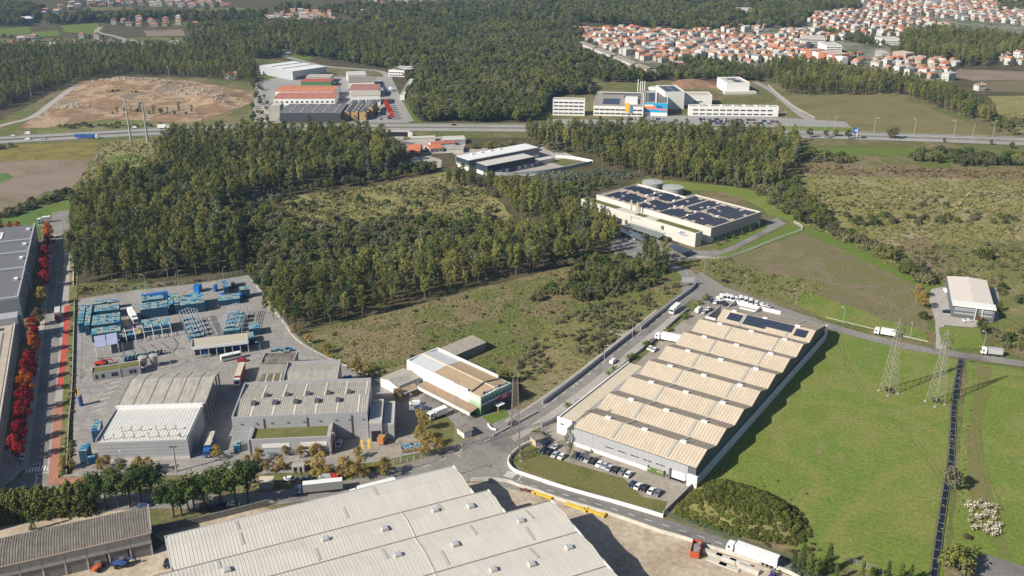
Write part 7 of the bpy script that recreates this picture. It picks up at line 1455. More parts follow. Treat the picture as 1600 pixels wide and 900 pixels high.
# prototypes: crown and trunk meshes, and joined ones for the masses
PROTO = {}
for k, n in (('euc', 8), ('dark', 6), ('pine', 4), ('shrub', 6), ('maple', 4), ('plane', 4), ('conifer', 4), ('cypress', 2), ('palm', 2)):
    PROTO[k] = []
    for i in range(n):
        b, tr, lm_, bm = crown(k); PROTO[k].append((b.mesh('crown', lm_), tr.mesh('trunk', bm), b, tr, lm_, bm))
L_m1 = leafmat('yellow_green_leaf', (.085, .105, .028), (.205, .205, .06)); L_m2 = leafmat('grey_green_leaf', (.09, .11, .055), (.20, .22, .13)); L_m3 = leafmat('fresh_green_leaf', (.055, .085, .026), (.135, .175, .055))
for k, i, m in (('dark', 2, L_m3), ('dark', 3, L_m1), ('dark', 4, L_m2), ('dark', 5, L_s), ('euc', 5, L_m3), ('euc', 6, L_m1), ('euc', 7, L_m2), ('shrub', 4, L_m3), ('shrub', 5, L_m1)):
    v = PROTO[k][i]; v[0].materials[0] = m; PROTO[k][i] = (v[0], v[1], v[2], v[3], m, v[5])
def joined(b, tr, lm_, bm, name):
    q = MB(); q.add(b.v, b.f, 0); k = len(b.v); q.v += tr.v; q.f += [tuple(i + k for i in f) for f in tr.f]; q.mi += [1] * len(tr.f); return bpy.data.objects.new(name, q.mesh(name, [lm_, bm]))
def scatter(name, label, protos, pts, cat='plants'):
    """one object that carries many small plants as instances: pts are x, y, z, which, turn, size"""
    me = bpy.data.meshes.new(name); me.from_pydata([p[:3] for p in pts], [], [])
    for nm, ty, ix in (('which', 'INT', 3), ('turn', 'FLOAT', 4), ('size', 'FLOAT', 5)):
        a = me.attributes.new(nm, ty, 'POINT'); a.data.foreach_set('value', [p[ix] for p in pts])
    o = link(name, me, None, kind='stuff', label=label, cat=cat)
    ng = bpy.data.node_groups.new(name, 'GeometryNodeTree'); ng.interface.new_socket('Geometry', in_out='INPUT', socket_type='NodeSocketGeometry'); ng.interface.new_socket('Geometry', in_out='OUTPUT', socket_type='NodeSocketGeometry')
    N = ng.nodes.new; L = ng.links.new; gi = N('NodeGroupInput'); go = N('NodeGroupOutput'); ip = N('GeometryNodeInstanceOnPoints'); jn = N('GeometryNodeJoinGeometry')
    for pobj in reversed(protos):
        oi = N('GeometryNodeObjectInfo'); oi.inputs['Object'].default_value = pobj; oi.inputs['As Instance'].default_value = True; L(oi.outputs['Geometry'], jn.inputs[0])
    def attr(nm, ty): a = N('GeometryNodeInputNamedAttribute'); a.data_type = ty; a.inputs[0].default_value = nm; return a.outputs[0]
    mp = N('GeometryNodeMeshToPoints'); L(gi.outputs[0], mp.inputs[0]); L(mp.outputs[0], ip.inputs['Points']); L(jn.outputs[0], ip.inputs['Instance']); ip.inputs['Pick Instance'].default_value = True
    L(attr('which', 'INT'), ip.inputs['Instance Index']); cb = N('ShaderNodeCombineXYZ'); L(attr('turn', 'FLOAT'), cb.inputs[2]); L(cb.outputs[0], ip.inputs['Rotation']); L(attr('size', 'FLOAT'), ip.inputs['Scale']); L(ip.outputs[0], go.inputs[0])
    md = o.modifiers.new('plants', 'NODES'); md.node_group = ng; return o
JP = {k: [joined(*v[2:], k + '_form') for v in PROTO[k]] for k in ('euc', 'dark', 'shrub')}
SMALL = {}
for k, ms in (('tuft', [L_y]), ('pampas', [L_y, L_w]), ('bush', [L_s])): SMALL[k] = [bpy.data.objects.new(k + '_form', low_plant(k).mesh(k + '_form', ms)) for _ in range(4)]
b = MB()
for i in range(26): leaf_at(b, Vector((pr_.uniform(-.9, .9), pr_.uniform(-.9, .9), pr_.uniform(1.0, 2.2))), Vector((pr_.uniform(-1, 1), pr_.uniform(-1, 1), .7)), .30)
b.mi = [1] * len(b.f); q_ = low_plant('pampas'); b.add(q_.v, q_.f, 0)
SMALL['plume'] = [bpy.data.objects.new('plume_form', b.mesh('plume_form', [L_y, leafmat('white_plume', (.50, .44, .36), (.75, .69, .60))]))]
SMALL['greenbush'] = [bpy.data.objects.new('bush_form', low_plant('bush').mesh('bush_form', [L_g])) for _ in range(3)]
SMALL['hedgebush'] = [bpy.data.objects.new('bush_form', low_plant('bush').mesh('bush_form', [L_h])) for _ in range(3)]
SMALL['autumnbush'] = [bpy.data.objects.new('bush_form', low_plant('bush').mesh('bush_form', [L_a])) for _ in range(3)]
SMALL['brownbush'] = [bpy.data.objects.new('bush_form', low_plant('bush').mesh('bush_form', [L_br])) for _ in range(3)]
SMALL['bluebush'] = [bpy.data.objects.new('bush_form', low_plant('bush').mesh('bush_form', [L_b])) for _ in range(3)]
def tree(kind, x, y, name, label, cat='tree', group=None, s=1.0, z=0.0, leaf=None, i=None):
    v = PROTO[kind][pr_.randrange(len(PROTO[kind])) if i is None else i]
    t = thing(name, label, cat, (x, y, z), pr_.uniform(0, 6.28), group); t.scale = (s * pr_.uniform(.92, 1.08), s * pr_.uniform(.92, 1.08), s)
    me = v[0]
    if leaf is not None: me = cmesh((v[0].name, leaf.name), lambda: v[2].mesh('crown', leaf))
    link('crown', me, t); link('trunk', v[1], t); return t
# keep-clear strips along the roads
CLEAR = [(motorway, 21), (main, 6.5), (east, 5.5), (low, 5), (west, 7), (north, 8)]
def clear(x, y):
    for l, w_ in CLEAR:
        for i in range(0, len(l) - 1):
            a, b2 = l[i], l[i + 1]
            if abs(a.x - x) < w_ + 60 + abs(b2.x - a.x) and abs(a.y - y) < w_ + 60 + abs(b2.y - a.y) and segd((x, y), a, b2) < w_: return False
    return True
EB = [(min(p[0] for p in e), max(p[0] for p in e), min(p[1] for p in e), max(p[1] for p in e), e) for e in EXC]
def free(x, y):
    for x0, x1, y0, y1, e in EB:
        if x0 < x < x1 and y0 < y < y1 and inside((x, y), e): return False
    return True
def sow(pts, sp, jit=.42, keepf=1.0, holes=()):
    poly = W(pts); xs = [p[0] for p in poly]; ys = [p[1] for p in poly]; y = min(ys); r_ = 0; res = []; hp = [W(h) for h in holes]
    while y < max(ys):
        x = min(xs) + (r_ % 2) * sp * .5
        while x < max(xs):
            p = (x + pr_.uniform(-jit, jit) * sp, y + pr_.uniform(-jit, jit) * sp); x += sp
            if pr_.random() > keepf or not inside(p, poly) or any(inside(p, h) for h in hp): continue
            if free(*p) and clear(*p): res.append(p)
        y += sp * .9; r_ += 1
    return res
CLR = [(440, 340), (470, 306), (540, 300), (640, 284), (700, 272), (770, 300), (795, 335), (740, 362), (640, 362), (560, 370), (480, 362)]
A1 = 'tall eucalyptus in the dense wood behind the crate yard'; A2 = 'tree of the mixed wood beside the meadow'
FORESTS = [([(120, 446), (180, 442), (340, 432), (382, 428), (375, 380), (345, 350), (360, 320), (440, 300), (520, 290), (600, 275), (640, 262), (600, 228), (560, 219), (270, 221), (245, 250), (258, 268), (235, 285), (170, 285), (115, 330), (112, 400)], 6.1, 'euc', (.6, 1.06), A1, 1),
           ([(345, 350), (375, 380), (385, 430), (400, 452), (430, 430), (500, 400), (470, 360), (430, 330), (370, 322)], 6, 'dark', (.5, .8), 'dark broadleaf tree in the shaded dip of the wood', 1),
           ([(395, 460), (405, 486), (455, 517), (520, 508), (600, 488), (760, 441), (880, 415), (962, 394), (958, 372), (900, 345), (850, 360), (740, 400), (600, 430), (470, 440)], 6.2, 'euc', (.5, .88), 'eucalyptus at the meadow edge of the mixed wood', 1),
           ([(400, 455), (470, 440), (600, 430), (740, 400), (850, 365), (800, 350), (755, 372), (650, 366), (560, 380), (480, 368), (430, 350), (410, 400)], 6.4, 'dark', (.5, .8), 'dark rounded tree in the middle of the mixed wood', .6),
           ([(400, 440), (600, 425), (740, 395), (830, 362), (760, 360), (640, 368), (500, 372), (420, 352)], 6.2, 'shrub', (1.0, 1.7), 'rounded grey green willow bush between the wood and the pale clearing', .85),
           (CLR, 15, 'shrub', (.6, 1.3), 'bush standing among the pampas of the pale clearing', .45), (CLR, 24, 'dark', (.3, .6), 'small dark tree standing in the pale clearing', .5), ([(440, 352), (800, 340), (760, 372), (600, 380), (450, 372)], 6.5, 'shrub', (.8, 1.6), 'bush on the lower rim of the pale clearing', .6),
           ([(430, 330), (470, 302), (560, 292), (700, 265), (660, 262), (560, 280), (440, 305)], 6, 'dark', (.45, .75), 'tree on the upper rim of the pale clearing', .8),
           ([(690, 292), (700, 276), (760, 292), (830, 300), (905, 322), (960, 362), (962, 392), (880, 365), (850, 352), (806, 340), (770, 300)], 5.8, 'euc', (.5, .82), 'eucalyptus in the belt between the clearing and the solar factory', 1),
           ([(835, 285), (905, 280), (960, 288), (930, 300), (905, 318)], 4.8, 'dark', (.35, .55), 'low tree behind the solar factory drive', .5),
           ([(935, 262), (1010, 275), (1130, 291), (1160, 296), (1200, 300), (1230, 285), (1245, 250), (1240, 222), (1150, 218), (1000, 212), (830, 210), (815, 222), (850, 228), (930, 246)], 6.4, 'euc', (.55, .95), 'eucalyptus of the tall belt below the motorway and the research buildings', 1),
           ([(1010, 272), (1130, 289), (1200, 302), (1235, 290), (1225, 282), (1120, 276), (1020, 262)], 6, 'shrub', (1.0, 1.7), 'brownish rounded tree at the field foot of the tall belt', .7),
           ([(1180, 300), (1235, 345), (1262, 352), (1350, 388), (1450, 452), (1456, 436), (1400, 400), (1330, 372), (1300, 350), (1270, 322), (1240, 288)], 5.2, 'shrub', (.9, 1.5), 'grey green bush of the hedge belt running down beside the brown field', .85),
           ([(1190, 295), (1240, 330), (1290, 350), (1262, 320), (1240, 292)], 6, 'dark', (.6, .9), 'larger tree at the upper end of the hedge belt', .9),
           ([(650, 190), (750, 191), (838, 190), (862, 160), (862, 150), (925, 150), (920, 140), (905, 120), (880, 110), (790, 100), (652, 118), (650, 130), (634, 125), (634, 155)], 7.2, 'dark', (.9, 1.45), 'tall dark tree of the big wood beyond the motorway', 1),
           ([(0, 172), (50, 150), (112, 130), (185, 117), (300, 122), (390, 132), (400, 120), (395, 100), (340, 86), (300, 82), (100, 78), (-100, 84), (-100, 190)], 7.2, 'euc', (.55, .9), 'eucalyptus of the wood beyond the earthworks', 1),
           ([(0, 172), (60, 145), (110, 130), (60, 120), (-100, 130), (-100, 190)], 8, 'dark', (.5, .8), 'tree beyond the earthworks road', .6),
           ([(70, 33), (120, 26), (300, 26), (415, 24), (415, 36), (290, 34), (260, 30), (80, 40)], 11, 'dark', (1, 1.6), 'tree of the far dark woods', 1), ([(-150, 40), (-150, 8), (20, 8), (70, 16), (66, 30), (35, 42)], 12, 'dark', (1, 1.6), 'tree of the far dark woods', 1),
           ([(285, 46), (420, 38), (560, 40), (640, 36), (900, 38), (912, 50), (905, 70), (960, 95), (1010, 120), (1100, 128), (1060, 122), (990, 130), (925, 128), (905, 115), (880, 108), (790, 100), (652, 116), (634, 122), (600, 108), (480, 88), (395, 92), (300, 80), (290, 66), (340, 60)], 9.2, 'dark', (.9, 1.5), 'tree of the wide woods north of the motorway', 1),
           ([(300, 80), (395, 96), (450, 86), (480, 84), (600, 106), (640, 100), (600, 60), (420, 50), (300, 60)], 9.5, 'euc', (.7, 1.0), 'eucalyptus north of the industrial estate', .5),
           ([(415, 20), (560, 14), (900, 8), (1320, 4), (1345, 18), (1270, 24), (1250, 44), (1200, 44), (1080, 48), (1010, 44), (910, 36), (640, 34), (560, 36), (540, 24), (470, 14)], 12.5, 'dark', (1.1, 1.8), 'tree of the wide far forest', 1),
           ([(1196, 128), (1225, 148), (1300, 150), (1405, 148), (1440, 162), (1490, 182), (1546, 197), (1552, 188), (1500, 158), (1420, 132), (1350, 122), (1300, 108), (1215, 104), (1196, 112)], 7.4, 'euc', (.62, .95), 'eucalyptus in the dense belt below the suburb', 1),
           ([(1010, 128), (1040, 122), (1190, 128), (1200, 112), (1085, 96), (1060, 102), (1015, 118)], 8, 'dark', (.7, 1.1), 'tree between the suburb and the research buildings', .9),
           ([(1402, 88), (1430, 92), (1500, 104), (1548, 104), (1560, 92), (1640, 84), (1640, 72), (1500, 58), (1470, 50), (1410, 62)], 9, 'euc', (.7, 1.1), 'eucalyptus of the wooded hill beside the suburb', 1),
           ([(1560, 22), (1660, 18), (1660, 2), (1560, 2)], 12, 'dark', (1, 1.6), 'tree of the far dark woods', 1),
           ([(1290, 50), (1345, 58), (1390, 72), (1370, 76), (1310, 62), (1275, 56)], 10, 'dark', (.7, 1.1), 'tree between the far streets', .7), ([(165, 110), (-100, 110), (-100, 100), (160, 96)], 11, 'dark', (.6, 1), 'tree beyond the earthworks', .4),
           ([(-300, 62), (0, 58), (60, 66), (160, 56), (210, 70), (300, 62), (300, 80), (-300, 90)], 20, 'dark', (.5, .9), 'hedgerow tree among the far green fields', .5),
           ([(380, 195), (430, 200), (420, 160), (405, 120), (385, 125), (398, 150)], 10, 'dark', (.45, .75), 'tree between the earthworks and the estate', .55),
           ([(760, 262), (830, 272), (850, 268), (760, 258)], 6, 'shrub', (.8, 1.3), 'bush below the dark blue factory', .0),
           ([(725, 230), (860, 222), (890, 240), (860, 238), (760, 236)], 7, 'shrub', (1, 1.5), 'tree on the motorway bank above the dark blue factory', .8),
           ([(600, 262), (640, 262), (690, 268), (655, 275), (605, 272)], 6, 'dark', (.5, .8), 'tree by the small yard cut into the wood', .7),
           ([(1215, 214), (1400, 219), (1600, 226), (1600, 222), (1400, 215.5), (1215, 211)], 12, 'shrub', (.8, 1.4), 'bush on the near bank of the motorway', 0),
           ([(1216, 240), (1300, 240), (1345, 252), (1300, 256), (1230, 252)], 8, 'shrub', (1, 1.5), 'bush at the upper edge of the marsh', .8),
           ([(1430, 238), (1520, 242), (1600, 250), (1700, 254), (1700, 262), (1500, 258), (1420, 252)], 7.5, 'shrub', (1.2, 1.9), 'dense dark bush along the top of the marsh', .9),
           ([(1300, 345), (1340, 355), (1500, 352), (1600, 350), (1600, 342), (1450, 338), (1320, 336)], 7.5, 'shrub', (.6, 1.0), 'low bush in the strip across the marsh', .8),
           ([(845, 405), (985, 400), (1052, 412), (1050, 432), (1000, 455), (920, 472), (880, 468), (830, 478), (838, 460), (900, 440)], 5.6, 'shrub', (.7, 1.3), 'bush of the tree clump in the meadow below the solar factory', .75),
           ([(1000, 400), (1050, 405), (1052, 425), (1020, 432), (1002, 420)], 4.6, 'euc', (.7, .95), 'eucalyptus of the clump at the factory entrance', 1), ([(910, 450), (985, 432), (1000, 420), (1003, 440), (960, 460)], 4.8, 'euc', (.45, .7), 'young eucalyptus of the clump in the meadow', .9),
           ([(0, 335), (108, 298), (110, 306), (60, 325), (0, 345), (-100, 370), (-100, 358)], 4.6, 'shrub', (.7, 1.1), 'dark bush of the hedge between the brown and green fields', 1),
           ([(135, 290), (150, 270), (250, 262), (258, 268), (200, 280), (150, 290)], 5.5, 'shrub', (.5, .9), 'bush beside the pampas plumes', .6), ([(-200, 238), (0, 234), (26, 228), (0, 226), (-200, 230)], 8, 'shrub', (.7, 1.2), 'bush by the far motorway bank', .9),
           ([(90, 191), (180, 197), (270, 197), (280, 200), (180, 201), (80, 203)], 8, 'shrub', (.6, 1), 'bush on the bank below the earthworks', .7),
           ([(1550, 520), (1600, 520), (1700, 540), (1700, 560), (1600, 552), (1560, 548)], 6, 'shrub', (.8, 1.3), 'bush beside the east road past the drive', .8), ([(1548, 445), (1572, 470), (1600, 500), (1640, 500), (1600, 470), (1570, 450)], 7, 'shrub', (.7, 1.2), 'bush behind the dark office building', .7),
           ([(1552, 205), (1600, 214), (1700, 222), (1700, 205), (1600, 190), (1545, 178)], 10, 'shrub', (1, 1.6), 'bush at the end of the tree belt beside the motorway', .7)]
ALL = {'euc': [], 'dark': [], 'shrub': []}
for pts, sp, k, (s0, s1), ph, kf in FORESTS:
    if kf <= 0: continue
    hl = () if 'clearing' in ph else [[(425, 335), (460, 308), (540, 302), (640, 284), (700, 272), (765, 300), (790, 335), (750, 358), (650, 352), (560, 364), (480, 352)]] if 'wood behind the crate' not in ph else ()
    for x, y in sow(pts, sp, keepf=kf, holes=hl): ALL[k].append((y, x, pr_.uniform(s0, s1), ph))
NAMES = {'euc': ('eucalyptus_tree', 'tree', 'eucalyptus_forest', 'remaining eucalyptus trees of the woods farther off'), 'dark': ('broadleaf_tree', 'tree', 'broadleaf_forest', 'remaining dark broadleaf trees of the woods farther off'), 'shrub': ('willow_shrub', 'shrub', 'shrub_thicket', 'remaining rounded bushes farther off')}
for k, L in ALL.items():
    L.sort(); nm = NAMES[k]
    if k == 'dark': L[:] = [q for q in L if not any(abs(q[1] - hx) < 6 and abs(q[0] - hy) < 6 for hx, hy in HOUSES)]
    ind = L[:290]; rest = L[290:]
    for y, x, s_, ph in ind: tree(k, x, y, nm[0], ph, nm[1], ph.replace('eucalyptus', 'eucalyptuses') + ' and its neighbours', s_)
    scatter(nm[2], nm[3], JP[k], [(x, y, 0, pr_.randrange(len(JP[k])), pr_.uniform(0, 6.28), s_) for y, x, s_, ph in rest], 'forest' if k != 'shrub' else 'shrubs')
    print(k, len(L))
# garden trees among the houses
gp = []
for hx, hy in HOUSES:
    for _ in range(3):
        x, y = hx + pr_.uniform(-11, 11), hy + pr_.uniform(-11, 11)
        if pr_.random() < .85 and free(x, y) and all(abs(x - a) > 6 or abs(y - b2) > 5 for a, b2 in HOUSES if abs(a - x) < 8): gp.append((x, y, 0, pr_.randrange(6), pr_.uniform(0, 6.28), pr_.uniform(.3, .65)))
scatter('garden_trees', 'small garden trees between the houses of the suburbs', JP['dark'], gp, 'trees')
# trees with a place of their own
RED = [((78, 372), 'o', 'orange maple at the top end of the red tree row'), ((80, 388), 'r', 'bright red maple just below the orange one at the road end'), ((74, 412), 'r', 'red maple beside the second stepped hall'), ((73, 432), 'r', 'crimson maple beside the first stepped hall corner'), ((72, 450), 'r', 'dark red maple at the edge of the hall shadow'), ((68, 480), 'o2', 'yellow brown maple level with the dark red cab lorry'), ((63, 508), 'b', 'dull brown maple in the middle of the red tree row'), ((56, 530), 'r', 'crimson maple below the dull brown one'), ((55, 552), 'o', 'orange maple between two crimson ones'), ((50, 580), 'r', 'crimson maple below the orange pair in the row'), ((47, 597), 'r', 'crimson maple just above the second orange one'), ((44, 617), 'o', 'second orange maple in the lower half of the row'), ((42, 644), 'r', 'red maple beside the lower half of the road'), ((38, 666), 'r', 'big crimson maple above the crossing'), ((36, 692), 'r', 'red maple next above the last of the row'), ((30, 720), 'r', 'last red maple of the row, closest to the zebra crossing')]
for q, c, l in RED: p = G(*q); tree('maple', p.x, p.y, 'maple_tree', l, 'tree', 'maples along the tree lined road', {'b': 1.1}.get(c, 1.28), leaf={'o': L_o, 'o2': L_a, 'b': L_br}.get(c))
for u, v, l in ((3, 362, 'small red tree behind the stepped halls, outermost'), (17, 361, 'small dark red tree behind the stepped halls, middle one'), (29, 361, 'small orange tree behind the stepped halls, innermost')): p = G(u, v); tree('maple', p.x, p.y, 'maple_tree', l, s=.75, leaf=L_o if 'orange' in l else None)
for i in range(8): p = G(603.5 + 1.35 * i, 166.5 + 2.9 * i); tree('maple', p.x, p.y, 'maple_tree', 'bright red tree in the short row of the estate, %s from the road units' % ORD[i], 'tree', 'red trees of the industrial estate', .85, leaf=leafmat('scarlet_leaf', (.55, .05, .02), (.70, .12, .04)) if i == 0 else bpy.data.materials['scarlet_leaf'])
AUT = [((100, 735), .75), ((113, 733), .7), ((158, 738), .8), ((168, 728), .75), ((172, 748), .8), ((188, 738), .55), ((218, 740), 1.1), ((234, 740), .9), ((340, 716), .75), ((404, 722), .95), ((446, 712), .7), ((470, 715), .75), ((493, 714), .85), ((505, 744), 1.3), ((538, 748), 1.2), ((566, 748), 1.15), ((600, 745), 1.15), ((560, 716), .8), ((655, 690), 1.0), ((663, 712), 1.0), ((683, 708), .9), ((673, 697), .8), ((665, 672), 1.0), ((657, 655), .7), ((622, 626), .8), ((560, 585), 1.1), ((508, 552), .75), ((460, 524), .8), ((483, 537), .8), ((575, 588), .8), ((386, 726), .6), ((438, 735), .8), ((418, 738), .7)]
for i, (q, s_) in enumerate(AUT):
    p = G(*q); near = ['the lower wall of the works yard', 'the long white ribbed hall', 'the grey office wing', 'the main road fence', 'the scrap pen', 'the office yard', 'the meadow edge'][0 if q[0] < 175 else 1 if q[0] < 345 else 2 if q[0] < 500 else 3 if q[1] > 740 else 4 if q[0] > 640 and q[1] > 680 else 5 if q[0] > 600 else 6]
    tree('plane', p.x, p.y, 'autumn_tree', 'ochre autumn tree near %s, %s counted along' % (near, ORD[i % 20] if i < 20 else 'twenty ' + ORD[i - 20]), 'tree', 'autumn trees of the works yard', s_)
for i, (u, v, s_) in enumerate(((150, 797, .9), (168, 795, .95), (186, 793, 1.0), (204, 792, 1.05), (222, 788, .95), (240, 783, .9), (272, 808, 1.0), (284, 806, .9), (296, 803, .85), (305, 801, .9), (320, 801, 1.15), (346, 792, 1.0), (370, 792, 1.1), (388, 786, 1.05))):
    p = G(u, v); tree('pine', p.x, p.y, 'pine_tree', 'rounded green pine behind the dark wall, %s from the conifer hedge' % ORD[i], 'tree', 'pines along the main road', s_ * 1.42)
for i in range(30):
    u = -10 + (i // 2) * 10.6 + (i % 2) * 5; v = 815 - (i // 2) * .9 + (i % 2) * -7; p = G(u, v); tree('conifer', p.x, p.y, 'conifer_tree', 'tall olive green conifer of the closed hedge before the old shed', 'tree', 'conifers of the closed hedge', pr_.uniform(1.3, 1.55))
p = G(51, 829); tree('cypress', p.x, p.y, 'cone_conifer', 'small dark green cone shaped conifer behind the old shed', s=1.15)
p = G(1487, 764); tree('dark', p.x, p.y, 'grey_olive_tree', 'round grey green tree growing over the ditch', s=.92, leaf=L_k, i=1)
p = G(1497, 892); tree('shrub', p.x, p.y, 'willow_tree', 'olive green tree at the end of the ditch by the bottom road', s=1.9); p = G(1510, 842); tree('shrub', p.x, p.y, 'brown_shrub', 'small brown shrub between the ditch and the white plumes', 'shrub', s=.45, leaf=L_br)
p = G(1522, 862); tree('cypress', p.x, p.y, 'brown_shrub', 'thin brown leafless shrub beside the bottom road', 'shrub', s=.45, leaf=L_br)
p = G(787, 600); tree('dark', p.x, p.y, 'dense_tree', 'dense dark green tree behind the end of the green office', s=.75); p = G(768, 590); tree('dark', p.x, p.y, 'dense_tree', 'lower green tree touching the green office roof', s=.5)
for i, (u, v, s_) in enumerate(((1240, 892, .8), (1252, 897, 1.2), (1263, 902, 1.0), (1292, 896, 1.3), (1275, 905, .9), (1305, 908, .8), (1345, 912, .9), (1360, 914, .8), (1385, 912, .9), (1405, 915, .9), (1420, 913, .9))): p = G(u, v); tree('cypress', p.x, p.y, 'cypress_tree', 'dark green cypress at the bottom edge below the meadow, %s from the white lorry' % ORD[i], 'tree', 'cypresses at the bottom edge', s_ * 1.35)
for u, v, l in ((1388, 612, 'dry brown bush tangle at the feet of the pylon closer to the warehouse'), (1461, 629, 'dry brown bush tangle at the feet of the pylon beside the ditch')): p = G(u, v); tree('shrub', p.x, p.y, 'dry_bush', l, 'shrub', s=.55, leaf=L_br)
p = G(1366, 896); tree('shrub', p.x, p.y, 'bright_shrub', 'bright yellow green shrub at the bottom edge', 'shrub', s=.55, leaf=L_g)
for i, (u, v) in enumerate(((1104, 466), (1100, 470), (1086, 481), (1092, 476), (1066, 499), (1073, 496), (1044, 518), (1007, 541), (1012, 541), (982, 563), (988, 560), (951, 587), (959, 580), (887, 638), (839, 683))):
    p = G(u, v); tree('palm', p.x, p.y, 'spiky_shrub', 'spiky bright green shrub along the road wall, %s from the top junction' % ORD[i], 'shrub', 'spiky shrubs along the road wall', .95 if i != 14 else 1.3)
for u, v, s_, l in ((894, 693, .42, 'slim pale leaved eucalyptus against the grey warehouse corner'), (890, 717, .40, 'pale leaved tree overhanging the row of cars'), (884, 700, .30, 'small pale tree among the first parked cars'), (916, 722, .28, 'small tree at the edge of the lawn by the parked cars'), (897, 722, .25, 'tiny leaning tree on the lawn before the parked cars')): p = G(u, v); tree('euc', p.x, p.y, 'slim_eucalyptus', l, s=s_, leaf=L_k)
p = G(1440, 482); tree('plane', p.x, p.y, 'ochre_tree', 'ochre leaved dense tree at the tip of the brown field', s=1.2); p = G(1434, 466); tree('plane', p.x, p.y, 'ochre_tree', 'lighter ochre tree behind the dense one at the brown field tip', s=1.1); p = G(1442, 498); tree('shrub', p.x, p.y, 'drive_tree', 'olive tree beside the drive of the dark office building', s=1.0, leaf=L_h)
p = G(1533, 522); tree('dark', p.x, p.y, 'olive_tree', 'tall olive green tree hiding the corner of the dark office building', s=.75, leaf=L_h); p = G(1561, 486); tree('conifer', p.x, p.y, 'round_conifer', 'rounded bright green conifer beside the dark office building', s=.75, leaf=L_g)
p = G(1538, 404); tree('shrub', p.x, p.y, 'lone_tree', 'lone olive tree casting a shadow in the rough marsh', s=1.5, leaf=L_h)
for i, (u, v, s_) in enumerate(((1283, 358 - 0, .6), (1330, 322, .8), (1372, 326, .9), (1440, 322, .8), (1477, 324, .9), (1515, 322, .8), (1260, 318, .7), (1405, 322, .7))): p = G(u, v); tree('shrub', p.x, p.y, 'marsh_bush', 'lone dark bush in the pale marsh, %s from the hedge belt' % ORD[i], 'shrub', 'lone bushes of the marsh', s_)
for i, (u, v, s_) in enumerate(((1305, 213, .7), (1265, 215, .8), (1290, 216, .7), (1325, 218, .8), (1390, 216, 1.0), (1397, 217, 1.0), (1475, 223, .5), (1150, 206, 1.1), (1142, 208, 1.2), (1548, 226, .5), (1580, 232, .6))): p = G(u, v); tree('dark', p.x, p.y, 'bank_tree', 'dark green tree on the near bank of the motorway, %s from the tall belt' % ORD[i], 'tree', 'trees on the motorway bank', s_)
for i in range(14): p = G(176 + i * 9.6 + pr_.uniform(-3, 3), 178 + pr_.uniform(-2, 4)); tree('euc' if i % 2 else 'dark', p.x, p.y, 'sapling', 'young tree on the near rim of the earthworks, %s from the road' % ORD[i], 'tree', 'young trees of the earthworks', .35 + .15 * (i % 3), z=.5)
for i in range(6): p = G(1122 + i * 12.2, 384 - i * 5.5); tree('plane', p.x, p.y, 'yellow_sapling', 'small yellow tree along the glazed side of the solar factory, %s from the corner' % ORD[i], 'tree', 'yellow saplings of the solar factory', .42, leaf=L_g)
for i in range(11): p = G(548 + i * 8.5, 42 + 5 * math.sin(i)); tree('dark', p.x, p.y, 'pale_tree', 'yellow green rounded tree before the far forest, %s from the village' % ORD[i], 'tree', 'yellow green trees before the far forest', 1.1 + .3 * (i % 2), leaf=L_g if i < 4 else L_a)
# low plants in masses
def mass(name, label, key, areas, cat='undergrowth', zf=None):
    P__ = []
    for pts, sp, (s0, s1), kf in areas:
        for x, y in sow(pts, sp, .6, min(1, kf * 1.25)):
            if noise.noise(Vector((x * .045, y * .045, sp))) + .6 * noise.noise(Vector((x * .16, y * .16, sp))) < (-.22 if 'mound' not in name else -9): continue
            P__.append((x, y, zf(x, y) if zf else 0.0, pr_.randrange(len(SMALL[key])), pr_.uniform(0, 6.28), pr_.uniform(s0, s1)))
    print(name, len(P__)); return scatter(name, label, SMALL[key], P__, cat)
mead = [(470, 522), (590, 494), (772, 446), (965, 400), (1010, 402), (1070, 430), (1080, 450), (990, 517), (842, 628), (800, 605), (745, 560), (640, 560), (590, 600), (520, 560)]
mass('meadow_tufts', 'rough grass tufts over the meadow, the marsh and the verges', 'tuft', [(mead, 2.1, (.5, 1.1), .6), ([(1225, 285), (1235, 255), (1600, 268), (1700, 275), (1700, 445), (1455, 448), (1260, 352)], 3.4, (.9, 1.9), .8), ([(1075, 412), (1120, 402), (1190, 425), (1285, 440), (1290, 452), (1240, 475), (1180, 462)], 2.0, (.6, 1.3), .8), ([(425, 335), (460, 305), (540, 300), (640, 280), (700, 268), (770, 300), (805, 345), (760, 368), (650, 360), (560, 372), (480, 360)], 2.6, (.8, 1.6), .9), ([(118, 446), (330, 436), (300, 444), (215, 452), (121, 466)], 1.7, (.5, 1.1), .7)], 'grass')
mass('pampas_grass', 'pale plumed pampas grass in the clearing and across the marsh', 'pampas', [([(440, 330), (470, 310), (540, 303), (640, 284), (700, 272), (765, 302), (795, 340), (755, 362), (650, 355), (560, 366), (490, 356)], 4.0, (.8, 1.5), .75), ([(150, 285), (128, 275), (150, 245), (160, 225), (235, 215), (262, 245), (250, 265), (190, 275)], 3.8, (.9, 1.7), .7), ([(1235, 320), (1240, 300), (1300, 298), (1600, 300), (1600, 335), (1400, 332), (1290, 342)], 5.5, (.9, 1.6), .75), ([(1240, 262), (1600, 268), (1600, 272), (1330, 270)], 6, (.8, 1.4), .5), ([(1380, 355), (1600, 350), (1600, 372), (1420, 372)], 6, (.7, 1.3), .4), ([(1170, 425), (1240, 432), (1285, 444), (1230, 458)], 4, (.5, .9), .3), ([(812, 555), (860, 510), (960, 500), (900, 580), (850, 615)], 5, (.5, .9), .3), ([(1560, 175), (1600, 180), (1600, 210), (1575, 205)], 7, (1, 1.8), .6)], 'grass')
